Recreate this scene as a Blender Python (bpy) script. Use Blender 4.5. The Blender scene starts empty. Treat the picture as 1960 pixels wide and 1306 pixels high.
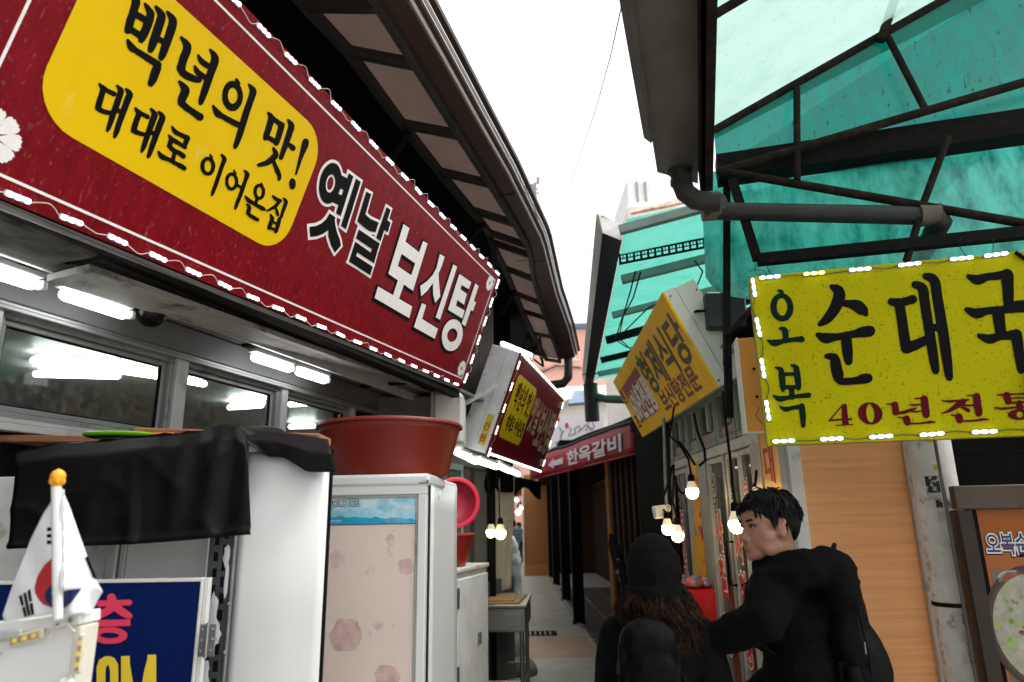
import bpy, bmesh, math, random
from math import sin, cos, tan, pi, radians, sqrt
from mathutils import Vector as V, Matrix, noise, Quaternion

random.seed(7)
SC = bpy.context.scene
COL = SC.collection

# ------------------------------------------------------------------ camera
FPX = 1307.0                       # 24 mm lens on a 36 mm sensor, photograph 1960 px wide
EYE = V((0, 0, 1.62))
PITCH = math.atan(347 / FPX); ROLL = radians(.93)
FWD = V((0, cos(PITCH), sin(PITCH)))
_u = V((0, -sin(PITCH), cos(PITCH))); _r = V((1, 0, 0))
RGT = _r * cos(ROLL) - _u * sin(ROLL); UPV = _u * cos(ROLL) + _r * sin(ROLL)
cam = bpy.data.cameras.new('camera'); camo = bpy.data.objects.new('camera', cam); COL.objects.link(camo)
cam.sensor_width = 36; cam.lens = 36 * FPX / 1960; cam.clip_start = .02; cam.clip_end = 500
camo.matrix_world = Matrix(((RGT.x, UPV.x, -FWD.x, EYE.x), (RGT.y, UPV.y, -FWD.y, EYE.y), (RGT.z, UPV.z, -FWD.z, EYE.z), (0, 0, 0, 1)))
cam.dof.use_dof = True; cam.dof.focus_distance = 2.75; cam.dof.aperture_fstop = 3.0
SC.camera = camo
# ------------------------------------------------------------------ sky, sun, exposure
W = bpy.data.worlds.new('World'); SC.world = W; W.use_nodes = True
wn = W.node_tree.nodes; wl = W.node_tree.links; wn.clear()
SUN_EL, SUN_AZ = 64, 85           # degrees; azimuth from +Y clockwise: high, behind thick cloud
sky = wn.new('ShaderNodeTexSky'); sky.sky_type = 'NISHITA'; sky.sun_disc = False
sky.sun_elevation = radians(SUN_EL); sky.sun_rotation = radians(SUN_AZ); sky.air_density = 1.0; sky.dust_density = 6.0; sky.ozone_density = 1.0
hs = wn.new('ShaderNodeHueSaturation'); hs.inputs['Saturation'].default_value = .10
bg = wn.new('ShaderNodeBackground'); bg.inputs['Strength'].default_value = .15
wo = wn.new('ShaderNodeOutputWorld')
wl.new(sky.outputs[0], hs.inputs['Color']); wl.new(hs.outputs[0], bg.inputs[0]); wl.new(bg.outputs[0], wo.inputs[0])
sl = bpy.data.lights.new('sun', 'SUN'); sl.energy = .5; sl.angle = radians(60); sl.color = (1, .96, .9)
so = bpy.data.objects.new('sun', sl); COL.objects.link(so)
_a = radians(SUN_AZ); _e = radians(SUN_EL)
sd = V((sin(_a) * cos(_e), cos(_a) * cos(_e), sin(_e)))
so.rotation_euler = sd.to_track_quat('Z', 'Y').to_euler(); so.location = (0, 0, 20)
vs = SC.view_settings; vs.view_transform = 'Standard'; vs.look = 'None'; vs.gamma = 1; vs.exposure = 1.5
vs.use_curve_mapping = False
SC.cycles.use_denoising = True; SC.cycles.max_bounces = 8; SC.cycles.transparent_max_bounces = 12
SC.cycles.sample_clamp_indirect = 4; SC.cycles.caustics_reflective = False; SC.cycles.caustics_refractive = False

# ------------------------------------------------------------------ helpers: places
def ray(x, y): return FWD + RGT * ((x - 980) / FPX) + UPV * ((653 - y) / FPX)
def at_y(x, y, Y): r = ray(x, y); return EYE + r * (Y / r.y)
def at_z(x, y, Z): r = ray(x, y); return EYE + r * ((Z - 1.62) / r.z)
def on_plane(x, y, p, n): r = ray(x, y); return EYE + r * ((p - EYE).dot(n) / r.dot(n))

class Frame:
    """local axes: d along, n out of the face, z up the face"""
    def __init__(s, o, d, n, z): s.o = V(o); s.d = V(d).normalized(); s.n = V(n).normalized(); s.z = V(z).normalized()
    def w(s, a, b, c): return s.o + s.d * a + s.n * b + s.z * c
    def hit(s, x, y, off=0): q = on_plane(x, y, s.o + s.n * off, s.n) - s.o; return V((q.dot(s.d), q.dot(s.n), q.dot(s.z)))
    def mat(s, a, b, c, spin=0):
        x, z = s.d * cos(spin) + s.z * sin(spin), s.z * cos(spin) - s.d * sin(spin)
        p = s.w(a, b, c); y = -s.n
        return Matrix(((x.x, y.x, z.x, p.x), (x.y, y.y, z.y, p.y), (x.z, y.z, z.z, p.z), (0, 0, 0, 1)))
def yaw_frame(o, deg, tilt=0, side=1):
    t = radians(deg); d = V((sin(t), cos(t), 0)); n = V((cos(t), -sin(t), 0)) * side; z = V((0, 0, 1)); a = radians(tilt)
    return Frame(o, d, n * cos(a) - z * sin(a), z * cos(a) + n * sin(a))
WORLD = Frame((0, 0, 0), (1, 0, 0), (0, 1, 0), (0, 0, 1))

# ------------------------------------------------------------------ helpers: meshes
class MB:
    def __init__(s): s.v = []; s.f = []; s.mi = []
    def add(s, vs, fs, m=0):
        k = len(s.v); s.v += [tuple(v) for v in vs]; s.f += [tuple(i + k for i in f) for f in fs]; s.mi += [m] * len(fs); return s
    def box(s, fr, a0, a1, b0, b1, c0, c1, ch=0.0, m=0):
        if ch <= 0:
            vs = [fr.w(a, b, c) for c in (c0, c1) for b in (b0, b1) for a in (a0, a1)]
            return s.add(vs, [(0, 2, 3, 1), (4, 5, 7, 6), (0, 1, 5, 4), (1, 3, 7, 5), (3, 2, 6, 7), (2, 0, 4, 6)], m)
        h = min(ch, .45 * min(abs(a1 - a0), abs(b1 - b0), abs(c1 - c0)))
        A, B, C = (min(a0, a1), max(a0, a1)), (min(b0, b1), max(b0, b1)), (min(c0, c1), max(c0, c1)); vs = []; ix = {}
        for i in (0, 1):
            for j in (0, 1):
                for k in (0, 1):
                    sa, sb, sc = (1, -1)[i], (1, -1)[j], (1, -1)[k]
                    for ax in range(3):
                        p = [A[i] + (0 if ax == 0 else sa * h), B[j] + (0 if ax == 1 else sb * h), C[k] + (0 if ax == 2 else sc * h)]
                        ix[i, j, k, ax] = len(vs); vs.append(fr.w(*p))
        fs = []
        for i in (0, 1):
            fs.append([ix[i, j, k, 0] for j, k in ((0, 0), (1, 0), (1, 1), (0, 1))]); fs.append([ix[j, i, k, 1] for j, k in ((0, 0), (1, 0), (1, 1), (0, 1))]); fs.append([ix[j, k, i, 2] for j, k in ((0, 0), (1, 0), (1, 1), (0, 1))])
            for j in (0, 1):
                fs.append([ix[0, i, j, 1], ix[1, i, j, 1], ix[1, i, j, 2], ix[0, i, j, 2]]); fs.append([ix[i, 0, j, 0], ix[i, 1, j, 0], ix[i, 1, j, 2], ix[i, 0, j, 2]]); fs.append([ix[i, j, 0, 0], ix[i, j, 1, 0], ix[i, j, 1, 1], ix[i, j, 0, 1]])
                for k in (0, 1): fs.append([ix[i, j, k, 0], ix[i, j, k, 1], ix[i, j, k, 2]])
        return s.add(vs, fs, m)
    def bar(s, p, q, w, h=None, up=V((0, 0, 1)), m=0):
        """rectangular bar from p to q"""
        p, q = V(p), V(q); d = (q - p); L = d.length; d.normalize(); n = d.cross(up)
        if n.length < 1e-4: n = d.cross(V((0, 1, 0)))
        n.normalize(); z = n.cross(d); h = h or w
        return s.box(Frame(p, d, n, z), 0, L, -w / 2, w / 2, -h / 2, h / 2, m=m)
    def tube(s, pts, r, n=10, cap=True, m=0):
        pts = [V(p) for p in pts]; R = r if isinstance(r, (list, tuple)) else [r] * len(pts); vs = []; fs = []; ref = None
        for i, p in enumerate(pts):
            d = (pts[min(i + 1, len(pts) - 1)] - pts[max(i - 1, 0)]).normalized()
            if ref is None: ref = d.orthogonal().normalized()
            ref = (ref - d * ref.dot(d)); ref = ref.normalized() if ref.length > 1e-6 else d.orthogonal().normalized()
            b = d.cross(ref)
            vs += [p + (ref * cos(2 * pi * k / n) + b * sin(2 * pi * k / n)) * R[i] for k in range(n)]
        for i in range(len(pts) - 1):
            for k in range(n): fs.append((i * n + k, i * n + (k + 1) % n, (i + 1) * n + (k + 1) % n, (i + 1) * n + k))
        if cap: fs.append(tuple(range(n))[::-1]); fs.append(tuple(range((len(pts) - 1) * n, len(pts) * n)))
        return s.add(vs, fs, m)
    def pill(s, p, q, r0, r1=None, n=12, k=4, m=0):
        """tapered capsule"""
        p, q = V(p), V(q); r1 = r0 if r1 is None else r1; d = (q - p).normalized(); P = []; R = []
        for i in range(k + 1): a = pi / 2 * (1 - i / k); P.append(p - d * r0 * sin(a)); R.append(max(r0 * cos(a), r0 * .02))
        for i in range(k + 1): a = pi / 2 * i / k; P.append(q + d * r1 * sin(a)); R.append(max(r1 * cos(a), r1 * .02))
        return s.tube(P, R, n, m=m)
    def limb(s, pts, rs, n=12, m=0):
        for i in range(len(pts) - 1): s.pill(pts[i], pts[i + 1], rs[i], rs[i + 1], n, m=m)
        return s
    def lathe(s, fr, prof, n=32, sx=1, sy=1, m=0):
        """profile of (radius, height) about fr.z"""
        vs = [fr.w(r * cos(2 * pi * k / n) * sx, r * sin(2 * pi * k / n) * sy, h) for r, h in prof for k in range(n)]
        fs = [(i * n + k, i * n + (k + 1) % n, (i + 1) * n + (k + 1) % n, (i + 1) * n + k) for i in range(len(prof) - 1) for k in range(n)]
        return s.add(vs, fs, m)
    def ell(s, c, rx, ry, rz, fr=WORLD, u=16, v=10, m=0):
        c = V(c); vs = [c + fr.d * (rx * sin(pi * j / v) * cos(2 * pi * i / u)) + fr.n * (ry * sin(pi * j / v) * sin(2 * pi * i / u)) + fr.z * (rz * cos(pi * j / v)) for j in range(1, v) for i in range(u)]
        vs += [c + fr.z * rz, c - fr.z * rz]; T = len(vs) - 2; fs = []
        for j in range(v - 2):
            for i in range(u): fs.append((j * u + i, j * u + (i + 1) % u, (j + 1) * u + (i + 1) % u, (j + 1) * u + i))
        for i in range(u): fs.append((T, (i + 1) % u, i)); fs.append((T + 1, (v - 2) * u + i, (v - 2) * u + (i + 1) % u))
        return s.add(vs, fs, m)
    def poly(s, fr, pts, b0, b1, m=0):
        """extruded polygon in the face plane of fr between offsets b0 and b1"""
        k = len(pts); vs = [fr.w(a, b0, c) for a, c in pts] + [fr.w(a, b1, c) for a, c in pts]
        return s.add(vs, [tuple(range(k))[::-1], tuple(range(k, 2 * k))] + [(i, (i + 1) % k, (i + 1) % k + k, i + k) for i in range(k)], m)
    def ring(s, fr, pts, b0, b1, m=0):
        k = len(pts) // 2; vs = [fr.w(a, b, c) for b in (b0, b1) for a, c in pts]; fs = []
        for i in range(k):
            j = (i + 1) % k
            fs += [(2 * k + i, 2 * k + j, 3 * k + j, 3 * k + i), (i, k + i, k + j, j), (i, j, 2 * k + j, 2 * k + i), (k + i, 3 * k + i, 3 * k + j, k + j)]
        return s.add(vs, fs, m)
    def quad(s, a, b, c, d, t=0.0, m=0):
        """a plate on four corners, thickness t"""
        a, b, c, d = V(a), V(b), V(c), V(d)
        if t == 0: return s.add([a, b, c, d], [(0, 1, 2, 3)], m)
        n = (b - a).cross(d - a).normalized() * t
        return s.add([a, b, c, d, a + n, b + n, c + n, d + n], [(3, 2, 1, 0), (4, 5, 6, 7), (0, 1, 5, 4), (1, 2, 6, 5), (2, 3, 7, 6), (3, 0, 4, 7)], m)
    def grid(s, fn, nu, nv, m=0):
        vs = [fn(i / nu, j / nv) for j in range(nv + 1) for i in range(nu + 1)]
        return s.add(vs, [(j * (nu + 1) + i, j * (nu + 1) + i + 1, (j + 1) * (nu + 1) + i + 1, (j + 1) * (nu + 1) + i) for j in range(nv) for i in range(nu)], m)
    def mesh(s, name):
        me = bpy.data.meshes.new(name); me.from_pydata(s.v, [], s.f); me.update(); return me

def fix_normals(me):
    bm = bmesh.new(); bm.from_mesh(me); bmesh.ops.recalc_face_normals(bm, faces=bm.faces); bm.to_mesh(me); bm.free()

def place(name, me, parent=None, matrix=None):
    o = bpy.data.objects.new(name, me); COL.objects.link(o)
    if matrix is not None: o.matrix_world = matrix
    if parent is not None:
        o.parent = parent; o.matrix_parent_inverse = wmat(parent).inverted()
    return o
def wmat(o):
    m = o.matrix_basis.copy()
    return wmat(o.parent) @ o.matrix_parent_inverse @ m if o.parent else m
def obj(name, mb, mats, parent=None, smooth=None, solid=0, bevel=0):
    me = mb.mesh(name); fix_normals(me)
    for k in (mats if isinstance(mats, (list, tuple)) else [mats]): me.materials.append(k)
    if len(me.materials) > 1:
        for p, i in zip(me.polygons, mb.mi): p.material_index = i
    o = place(name, me, parent)
    if smooth is not None:
        for p in me.polygons: p.use_smooth = True
        if smooth < 179: me.set_sharp_from_angle(angle=radians(smooth))
    if solid: md = o.modifiers.new('thickness', 'SOLIDIFY'); md.thickness = solid; md.offset = 0
    if bevel: md = o.modifiers.new('bevel', 'BEVEL'); md.width = bevel; md.segments = 2; md.limit_method = 'ANGLE'; md.angle_limit = radians(40)
    return o
def tag(o, label, cat, group=None, kind=None):
    if label: o['label'] = label
    if cat: o['category'] = cat
    if group: o['group'] = group
    if kind: o['kind'] = kind
    return o
def thing(name, label, cat, loc=(0, 0, 0), group=None):
    o = bpy.data.objects.new(name, None); COL.objects.link(o); o.location = loc; o.empty_display_size = .1
    return tag(o, label, cat, group)
def struct(name, mb, mats, smooth=None): o = obj(name, mb, mats, None, smooth); o['kind'] = 'structure'; return o

def remeshed(name, mb, mats, parent=None, voxel=.012, smooth_it=2, noise_amp=0, noise_scale=12, stretch=(1, 1, 1)):
    """fuse overlapping volumes into one continuous skin"""
    me = mb.mesh(name + '_raw'); fix_normals(me); o = bpy.data.objects.new('tmp', me); COL.objects.link(o)
    md = o.modifiers.new('r', 'REMESH'); md.mode = 'VOXEL'; md.voxel_size = voxel
    if smooth_it: sm = o.modifiers.new('s', 'SMOOTH'); sm.iterations = smooth_it; sm.factor = .5
    dg = bpy.context.evaluated_depsgraph_get(); m2 = bpy.data.meshes.new_from_object(o.evaluated_get(dg)); bpy.data.objects.remove(o); bpy.data.meshes.remove(me)
    m2.name = name; m2.materials.clear(); m2.materials.append(mats)
    if noise_amp:
        for v in m2.vertices:
            q = V((v.co.x * stretch[0], v.co.y * stretch[1], v.co.z * stretch[2])) * noise_scale
            v.co += v.normal * (noise.noise(q) + .5 * noise.noise(q * 2.3)) * noise_amp
    for p in m2.polygons: p.use_smooth = True
    return place(name, m2, parent)

# ------------------------------------------------------------------ helpers: lettering
def decode(txt):
    out = []
    for row in txt.split('|'):
        w = row.split(); out.append((w[0], [tuple(int(c) / 1000 for c in t.split(',')) for t in w[1:]]))
    return out
def grown(pts, r):
    """polygon pushed outwards by r, corners mitred"""
    k = len(pts); ar = sum(pts[i][0] * pts[(i + 1) % k][1] - pts[(i + 1) % k][0] * pts[i][1] for i in range(k)); sg = 1 if ar > 0 else -1; out = []
    for i in range(k):
        p0, p1, p2 = V(pts[i - 1]), V(pts[i]), V(pts[(i + 1) % k]); a = (p1 - p0).normalized(); b = (p2 - p1).normalized()
        n1 = V((a.y, -a.x)) * sg; n2 = V((b.y, -b.x)) * sg; h = n1 + n2; l2 = h.length_squared
        h = h * (2 / l2) if l2 > .5 else h.normalized() * 1.6
        if h.length > 1.7: h = h.normalized() * 1.7
        out.append(tuple(p1 + h * r))
    return out
def painted(name, fr, data, mat, parent, b=.001, t=.0006, grow=0, shift=(0, 0), label=None):
    """flat print cut to its outline; every stroke a hair above the one before"""
    mb = MB()
    for i, (kd, pts) in enumerate(decode(data)):
        b1 = b + t + .00004 * i; pts = [(x + shift[0], y + shift[1]) for x, y in pts]
        if kd == 'p': mb.poly(fr, grown(pts, grow) if grow else pts, b, b1)
        else:
            k = len(pts) // 2; o, n = pts[:k], pts[k:]
            if grow: o, n = grown(o, grow), grown(n, -grow * .75)
            mb.ring(fr, o + n, b, b1)
    o = obj(name, mb, mat, parent)
    if label: o['label'] = label
    return o
def text(name, body, fr, a, c, size, mat, parent, b=.001, bold=0.0, t=.0006, sx=1.0, vertical=False, step=1.05, spin=0, shear=0):
    """printed words in Blender's own font, laid flat on a face; (a, c) is the lower left corner"""
    if vertical: body = '\n'.join(body)
    cu = bpy.data.curves.new(name, 'FONT'); cu.body = body; cu.size = size; cu.extrude = t / 2; cu.offset = bold; cu.space_line = step; cu.resolution_u = 3; cu.shear = shear
    tmp = bpy.data.objects.new('tmp', cu); COL.objects.link(tmp)
    me = bpy.data.meshes.new_from_object(tmp.evaluated_get(bpy.context.evaluated_depsgraph_get())); bpy.data.objects.remove(tmp); bpy.data.curves.remove(cu)
    cs, sn = cos(spin), sin(spin)
    for v in me.vertices:
        x, y = v.co.x * sx, v.co.y; v.co = fr.w(a + x * cs - y * sn, b + t / 2 + v.co.z, c + x * sn + y * cs)
    me.materials.clear(); me.materials.append(mat); fix_normals(me)
    return place(name, me, parent)
GLYPHS = {
    'hundred_years':
        'p -2843,573 -2840,570 -2837,566 -2834,562 -2833,559 -2832,557 -2831,553 -2830,547 -2829,539 -2828,531 -2827,522 -2827,513 -2826,505 -2824,498 -2823,492 -2822,487 -2821,483 -2817,477 -2809,477 -2802,484 -2800,493 -2801,497 -2801,502 -2802,508 -2803,515 -2804,523 -2805,532 -2806,541 -2807,549 -2808,556 -2808,563 -2809,570 -2812,578 -2818,583 -2825,585 -2831,586 -2835,586 -2840,586 -2844,582 -2845,577|p -2799,575 -2797,573 -2793,570 -2790,567 -2786,564 -2784,562 -2782,561 -2783,561 -2783,559 -2782,554 -2782,547 -2781,539 -2781,530 -2780,522 -2780,514 -2780,506 -2779,499 -2779,494 -2778,491 -2777,489 -2777,487 -2774,481 -2767,480 -2760,485 -2758,493 -2757,495 -2757,497 -2756,501 -2756,506 -2755,513 -2755,521 -2755,531 -2755,540 -2756,549 -2757,558 -2759,566 -2761,574 -2764,579 -2769,582 -2772,583 -2775,583 -2780,584 -2785,585 -2790,585 -2794,585 -2797,585 -2801,582 -2801,578|p -2810,528 -2796,531 -2782,533 -2774,537 -2771,545 -2773,552 -2779,554 -2794,552 -2808,549 -2815,545 -2819,537 -2817,530|p -2805,485 -2792,486 -2779,487 -2772,491 -2768,498 -2770,505 -2776,508 -2789,506 -2802,505 -2808,501 -2812,494 -2810,487|p -2769,590 -2766,588 -2762,585 -2758,583 -2755,580 -2753,578 -2753,577 -2753,577 -2753,574 -2752,567 -2751,556 -2750,545 -2749,534 -2748,523 -2747,512 -2746,501 -2744,493 -2743,487 -2742,484 -2741,481 -2740,479 -2737,474 -2731,474 -2725,479 -2723,486 -2723,488 -2722,491 -2722,495 -2721,501 -2721,510 -2722,521 -2722,532 -2723,544 -2724,555 -2725,567 -2726,578 -2728,588 -2731,594 -2735,599 -2740,600 -2744,601 -2749,602 -2755,601 -2761,601 -2765,601 -2768,600 -2771,596 -2772,592|p -2733,602 -2730,600 -2725,596 -2721,593 -2718,590 -2717,588 -2717,587 -2716,584 -2715,579 -2714,568 -2712,554 -2711,539 -2710,526 -2709,516 -2708,506 -2707,499 -2706,492 -2705,488 -2705,485 -2704,483 -2704,482 -2701,476 -2694,475 -2688,479 -2685,487 -2685,488 -2684,491 -2684,494 -2683,499 -2683,506 -2683,515 -2684,525 -2684,536 -2685,549 -2686,564 -2687,579 -2689,591 -2691,599 -2694,605 -2698,609 -2703,612 -2710,613 -2718,613 -2725,612 -2729,612 -2733,611 -2735,607 -2736,604|p -2725,516 -2715,517 -2705,519 -2698,523 -2694,529 -2696,536 -2702,537 -2712,536 -2722,534 -2729,531 -2732,524 -2731,518|p -2804,460 -2802,457 -2798,452 -2794,447 -2789,444 -2784,443 -2779,443 -2775,445 -2770,446 -2764,446 -2756,447 -2749,447 -2741,448 -2733,448 -2725,449 -2718,449 -2712,450 -2707,450 -2703,449 -2701,449 -2698,449 -2689,452 -2684,461 -2685,470 -2693,473 -2695,473 -2698,473 -2702,472 -2708,472 -2715,471 -2722,470 -2730,469 -2738,468 -2746,467 -2753,466 -2761,465 -2767,464 -2772,464 -2775,465 -2777,465 -2779,466 -2783,466 -2789,467 -2794,468 -2798,469 -2801,469 -2804,466 -2805,463|p -2707,455 -2707,453 -2707,450 -2707,447 -2707,442 -2707,436 -2706,428 -2705,420 -2704,414 -2703,409 -2703,406 -2702,402 -2702,400 -2699,394 -2693,392 -2686,396 -2683,403 -2682,406 -2681,410 -2680,415 -2679,421 -2679,428 -2680,436 -2680,445 -2681,452 -2681,456 -2682,460 -2683,463 -2684,465 -2689,471 -2697,471 -2705,465|p -2665,569 -2662,567 -2657,565 -2653,562 -2650,559 -2647,557 -2646,555 -2646,554 -2645,552 -2645,547 -2644,539 -2644,530 -2644,521 -2642,512 -2641,504 -2640,497 -2639,493 -2634,486 -2624,486 -2615,494 -2612,505 -2613,509 -2615,516 -2616,523 -2617,530 -2617,538 -2617,547 -2617,557 -2619,566 -2622,573 -2627,578 -2632,580 -2637,581 -2643,581 -2650,581 -2656,580 -2660,580 -2664,579 -2667,575 -2667,571|p -2637,486 -2635,485 -2631,483 -2625,480 -2618,478 -2610,478 -2602,478 -2594,480 -2586,482 -2577,485 -2567,489 -2559,493 -2554,496 -2548,501 -2546,508 -2549,513 -2556,513 -2562,511 -2570,509 -2578,507 -2586,506 -2592,504 -2599,503 -2604,502 -2608,502 -2610,503 -2612,506 -2615,508 -2617,510 -2626,512 -2636,505 -2641,495|p -2563,602 -2560,600 -2555,597 -2551,594 -2549,590 -2547,588 -2547,586 -2546,584 -2546,581 -2545,574 -2544,564 -2543,553 -2542,541 -2541,528 -2540,513 -2538,498 -2537,486 -2535,475 -2534,466 -2533,458 -2532,452 -2531,448 -2530,446 -2529,446 -2528,445 -2526,441 -2520,440 -2515,444 -2513,450 -2513,451 -2512,452 -2511,454 -2511,458 -2511,465 -2511,473 -2511,483 -2511,494 -2512,507 -2513,522 -2514,537 -2515,551 -2515,563 -2515,574 -2516,585 -2517,594 -2520,601 -2524,606 -2529,609 -2534,611 -2540,612 -2547,612 -2554,611 -2558,611 -2562,611 -2565,607 -2565,604|p -2593,561 -2591,559 -2587,555 -2582,550 -2574,548 -2564,548 -2554,549 -2544,551 -2538,552 -2531,556 -2527,563 -2529,569 -2535,571 -2542,570 -2551,569 -2560,568 -2567,568 -2572,568 -2578,568 -2583,569 -2587,570 -2590,570 -2594,568 -2595,564|p -2590,527 -2588,524 -2585,519 -2580,515 -2573,512 -2564,511 -2554,512 -2545,514 -2539,515 -2532,518 -2528,525 -2530,532 -2536,533 -2542,533 -2550,532 -2559,532 -2565,531 -2569,532 -2575,533 -2580,534 -2584,535 -2587,535 -2591,533 -2592,529|p -2616,456 -2613,454 -2608,451 -2604,448 -2601,446 -2599,443 -2598,442 -2598,441 -2599,441 -2598,439 -2598,434 -2598,428 -2598,422 -2597,416 -2596,412 -2595,409 -2594,407 -2589,401 -2580,401 -2572,407 -2570,417 -2570,419 -2570,422 -2570,426 -2570,429 -2570,434 -2569,440 -2569,448 -2570,455 -2574,462 -2579,465 -2584,467 -2589,467 -2595,467 -2601,467 -2607,467 -2611,466 -2615,465 -2618,462 -2619,458|p -2586,399 -2582,399 -2577,398 -2570,398 -2563,397 -2555,397 -2546,398 -2537,398 -2530,398 -2523,398 -2516,397 -2511,396 -2507,396 -2496,400 -2490,410 -2492,419 -2501,423 -2505,422 -2511,421 -2517,421 -2525,420 -2533,420 -2541,419 -2550,419 -2557,419 -2563,420 -2569,421 -2574,422 -2577,422 -2587,420 -2593,412 -2593,404|r -2386,559 -2382,549 -2380,538 -2380,527 -2383,517 -2387,507 -2393,499 -2401,493 -2410,489 -2419,487 -2429,488 -2438,491 -2447,496 -2454,503 -2459,512 -2463,522 -2465,532 -2465,542 -2463,552 -2459,562 -2453,570 -2445,576 -2437,580 -2427,582 -2418,582 -2408,579 -2400,574 -2392,567 -2405,547 -2403,542 -2402,537 -2402,531 -2403,526 -2405,521 -2408,517 -2411,514 -2415,512 -2420,511 -2425,512 -2429,514 -2433,516 -2437,520 -2440,525 -2442,530 -2443,535 -2444,541 -2443,546 -2441,551 -2438,555 -2434,558 -2430,560 -2426,560 -2421,560 -2416,558 -2412,556 -2408,552|p -2437,583 -2432,579 -2427,575 -2420,575 -2415,579 -2413,585 -2416,589 -2423,591 -2430,593 -2434,593 -2438,590 -2439,585|p -2382,599 -2379,597 -2374,594 -2370,590 -2368,588 -2368,587 -2368,586 -2367,582 -2366,574 -2365,562 -2364,547 -2363,530 -2362,514 -2360,497 -2358,480 -2356,464 -2354,450 -2353,437 -2351,426 -2350,416 -2349,408 -2348,402 -2347,399 -2346,397 -2345,395 -2343,391 -2338,390 -2333,393 -2331,397 -2330,400 -2329,403 -2328,407 -2327,414 -2327,422 -2327,432 -2327,444 -2328,458 -2330,473 -2331,489 -2333,506 -2335,523 -2336,539 -2337,556 -2338,571 -2339,584 -2339,592 -2340,598 -2342,604 -2348,608 -2356,611 -2365,610 -2372,609 -2377,609 -2381,608 -2385,605 -2385,601|p -2478,461 -2475,458 -2469,452 -2463,447 -2455,443 -2448,442 -2441,444 -2435,446 -2428,448 -2418,449 -2406,450 -2394,452 -2383,453 -2372,455 -2362,457 -2353,458 -2347,460 -2338,464 -2334,472 -2337,479 -2345,481 -2352,480 -2360,478 -2370,476 -2381,474 -2392,472 -2404,470 -2416,468 -2426,467 -2433,466 -2438,466 -2441,467 -2444,467 -2450,467 -2458,468 -2467,469 -2472,470 -2476,470 -2479,467 -2480,464|p -2264,566 -2261,564 -2258,562 -2255,559 -2255,556 -2253,551 -2252,543 -2251,534 -2250,526 -2249,518 -2248,512 -2248,505 -2247,499 -2246,495 -2245,491 -2244,489 -2243,487 -2239,482 -2231,482 -2224,487 -2222,494 -2221,496 -2221,499 -2221,503 -2221,507 -2221,513 -2221,520 -2221,527 -2222,535 -2223,544 -2224,554 -2226,563 -2230,572 -2238,577 -2247,578 -2254,577 -2258,577 -2263,576 -2267,572 -2267,568|p -2253,559 -2248,559 -2240,558 -2231,558 -2222,557 -2214,558 -2205,558 -2197,558 -2191,559 -2182,563 -2176,570 -2178,578 -2186,580 -2191,579 -2199,578 -2208,577 -2216,577 -2224,576 -2233,576 -2241,576 -2247,576 -2254,573 -2259,567 -2259,561|p -2200,564 -2200,558 -2198,550 -2197,541 -2195,532 -2194,523 -2192,513 -2191,503 -2190,497 -2186,492 -2177,491 -2169,497 -2166,504 -2166,511 -2166,521 -2167,531 -2168,541 -2169,551 -2170,560 -2171,569 -2172,574 -2177,581 -2188,580 -2197,573|p -2227,490 -2205,492 -2183,494 -2174,498 -2170,505 -2171,511 -2179,513 -2201,511 -2223,508 -2231,505 -2236,498 -2234,492|p -2170,596 -2166,593 -2161,590 -2158,586 -2156,583 -2155,578 -2154,571 -2153,561 -2152,551 -2151,540 -2150,528 -2149,516 -2148,505 -2147,493 -2145,482 -2144,472 -2143,465 -2139,460 -2132,460 -2124,465 -2122,471 -2122,478 -2122,489 -2122,501 -2122,512 -2122,524 -2122,536 -2123,549 -2123,560 -2124,570 -2124,581 -2125,591 -2129,600 -2138,606 -2149,607 -2157,606 -2163,606 -2168,605 -2172,602 -2173,598|p -2131,516 -2127,517 -2123,518 -2118,519 -2115,519 -2113,519 -2109,518 -2105,517 -2102,516 -2091,518 -2083,526 -2083,535 -2090,539 -2093,539 -2098,539 -2105,539 -2112,538 -2119,536 -2125,534 -2130,532 -2133,531 -2140,526 -2142,520 -2138,516|p -2187,475 -2183,472 -2179,468 -2176,465 -2175,462 -2176,461 -2176,459 -2178,456 -2180,451 -2182,445 -2186,439 -2190,432 -2195,425 -2200,419 -2208,412 -2215,405 -2220,400 -2224,395 -2222,390 -2216,389 -2210,391 -2204,395 -2195,401 -2185,408 -2176,416 -2169,424 -2162,433 -2157,441 -2153,448 -2150,455 -2148,462 -2148,469 -2152,476 -2159,480 -2167,482 -2174,483 -2179,484 -2183,484 -2187,481 -2189,478|p -2169,437 -2165,435 -2161,431 -2156,427 -2151,424 -2146,420 -2141,417 -2136,413 -2132,411 -2127,408 -2122,406 -2118,404 -2115,402 -2114,401 -2113,399 -2112,397 -2111,395 -2108,391 -2102,391 -2097,395 -2096,400 -2096,401 -2096,405 -2096,409 -2099,413 -2102,417 -2106,420 -2111,423 -2115,426 -2120,429 -2126,432 -2132,434 -2137,437 -2143,440 -2149,443 -2154,446 -2158,448 -2163,448 -2168,446 -2171,441|p -2064,575 -2064,572 -2063,568 -2062,563 -2061,557 -2059,549 -2057,540 -2055,529 -2052,517 -2049,501 -2045,482 -2041,465 -2039,453 -2037,451 -2033,451 -2030,453 -2029,456 -2030,468 -2031,487 -2032,506 -2032,523 -2032,536 -2030,548 -2029,558 -2028,567 -2028,575 -2030,581 -2031,585 -2032,588 -2039,594 -2051,593 -2062,585|p -2017,422 -2015,417 -2014,413 -2014,409 -2015,405 -2016,401 -2019,398 -2022,396 -2026,395 -2030,394 -2034,395 -2038,397 -2042,399 -2045,403 -2048,406 -2050,411 -2051,415 -2051,419 -2050,423 -2049,427 -2046,430 -2043,432 -2039,433 -2035,433 -2031,433 -2027,431 -2023,429 -2020,425',
    'handed_down':
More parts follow.
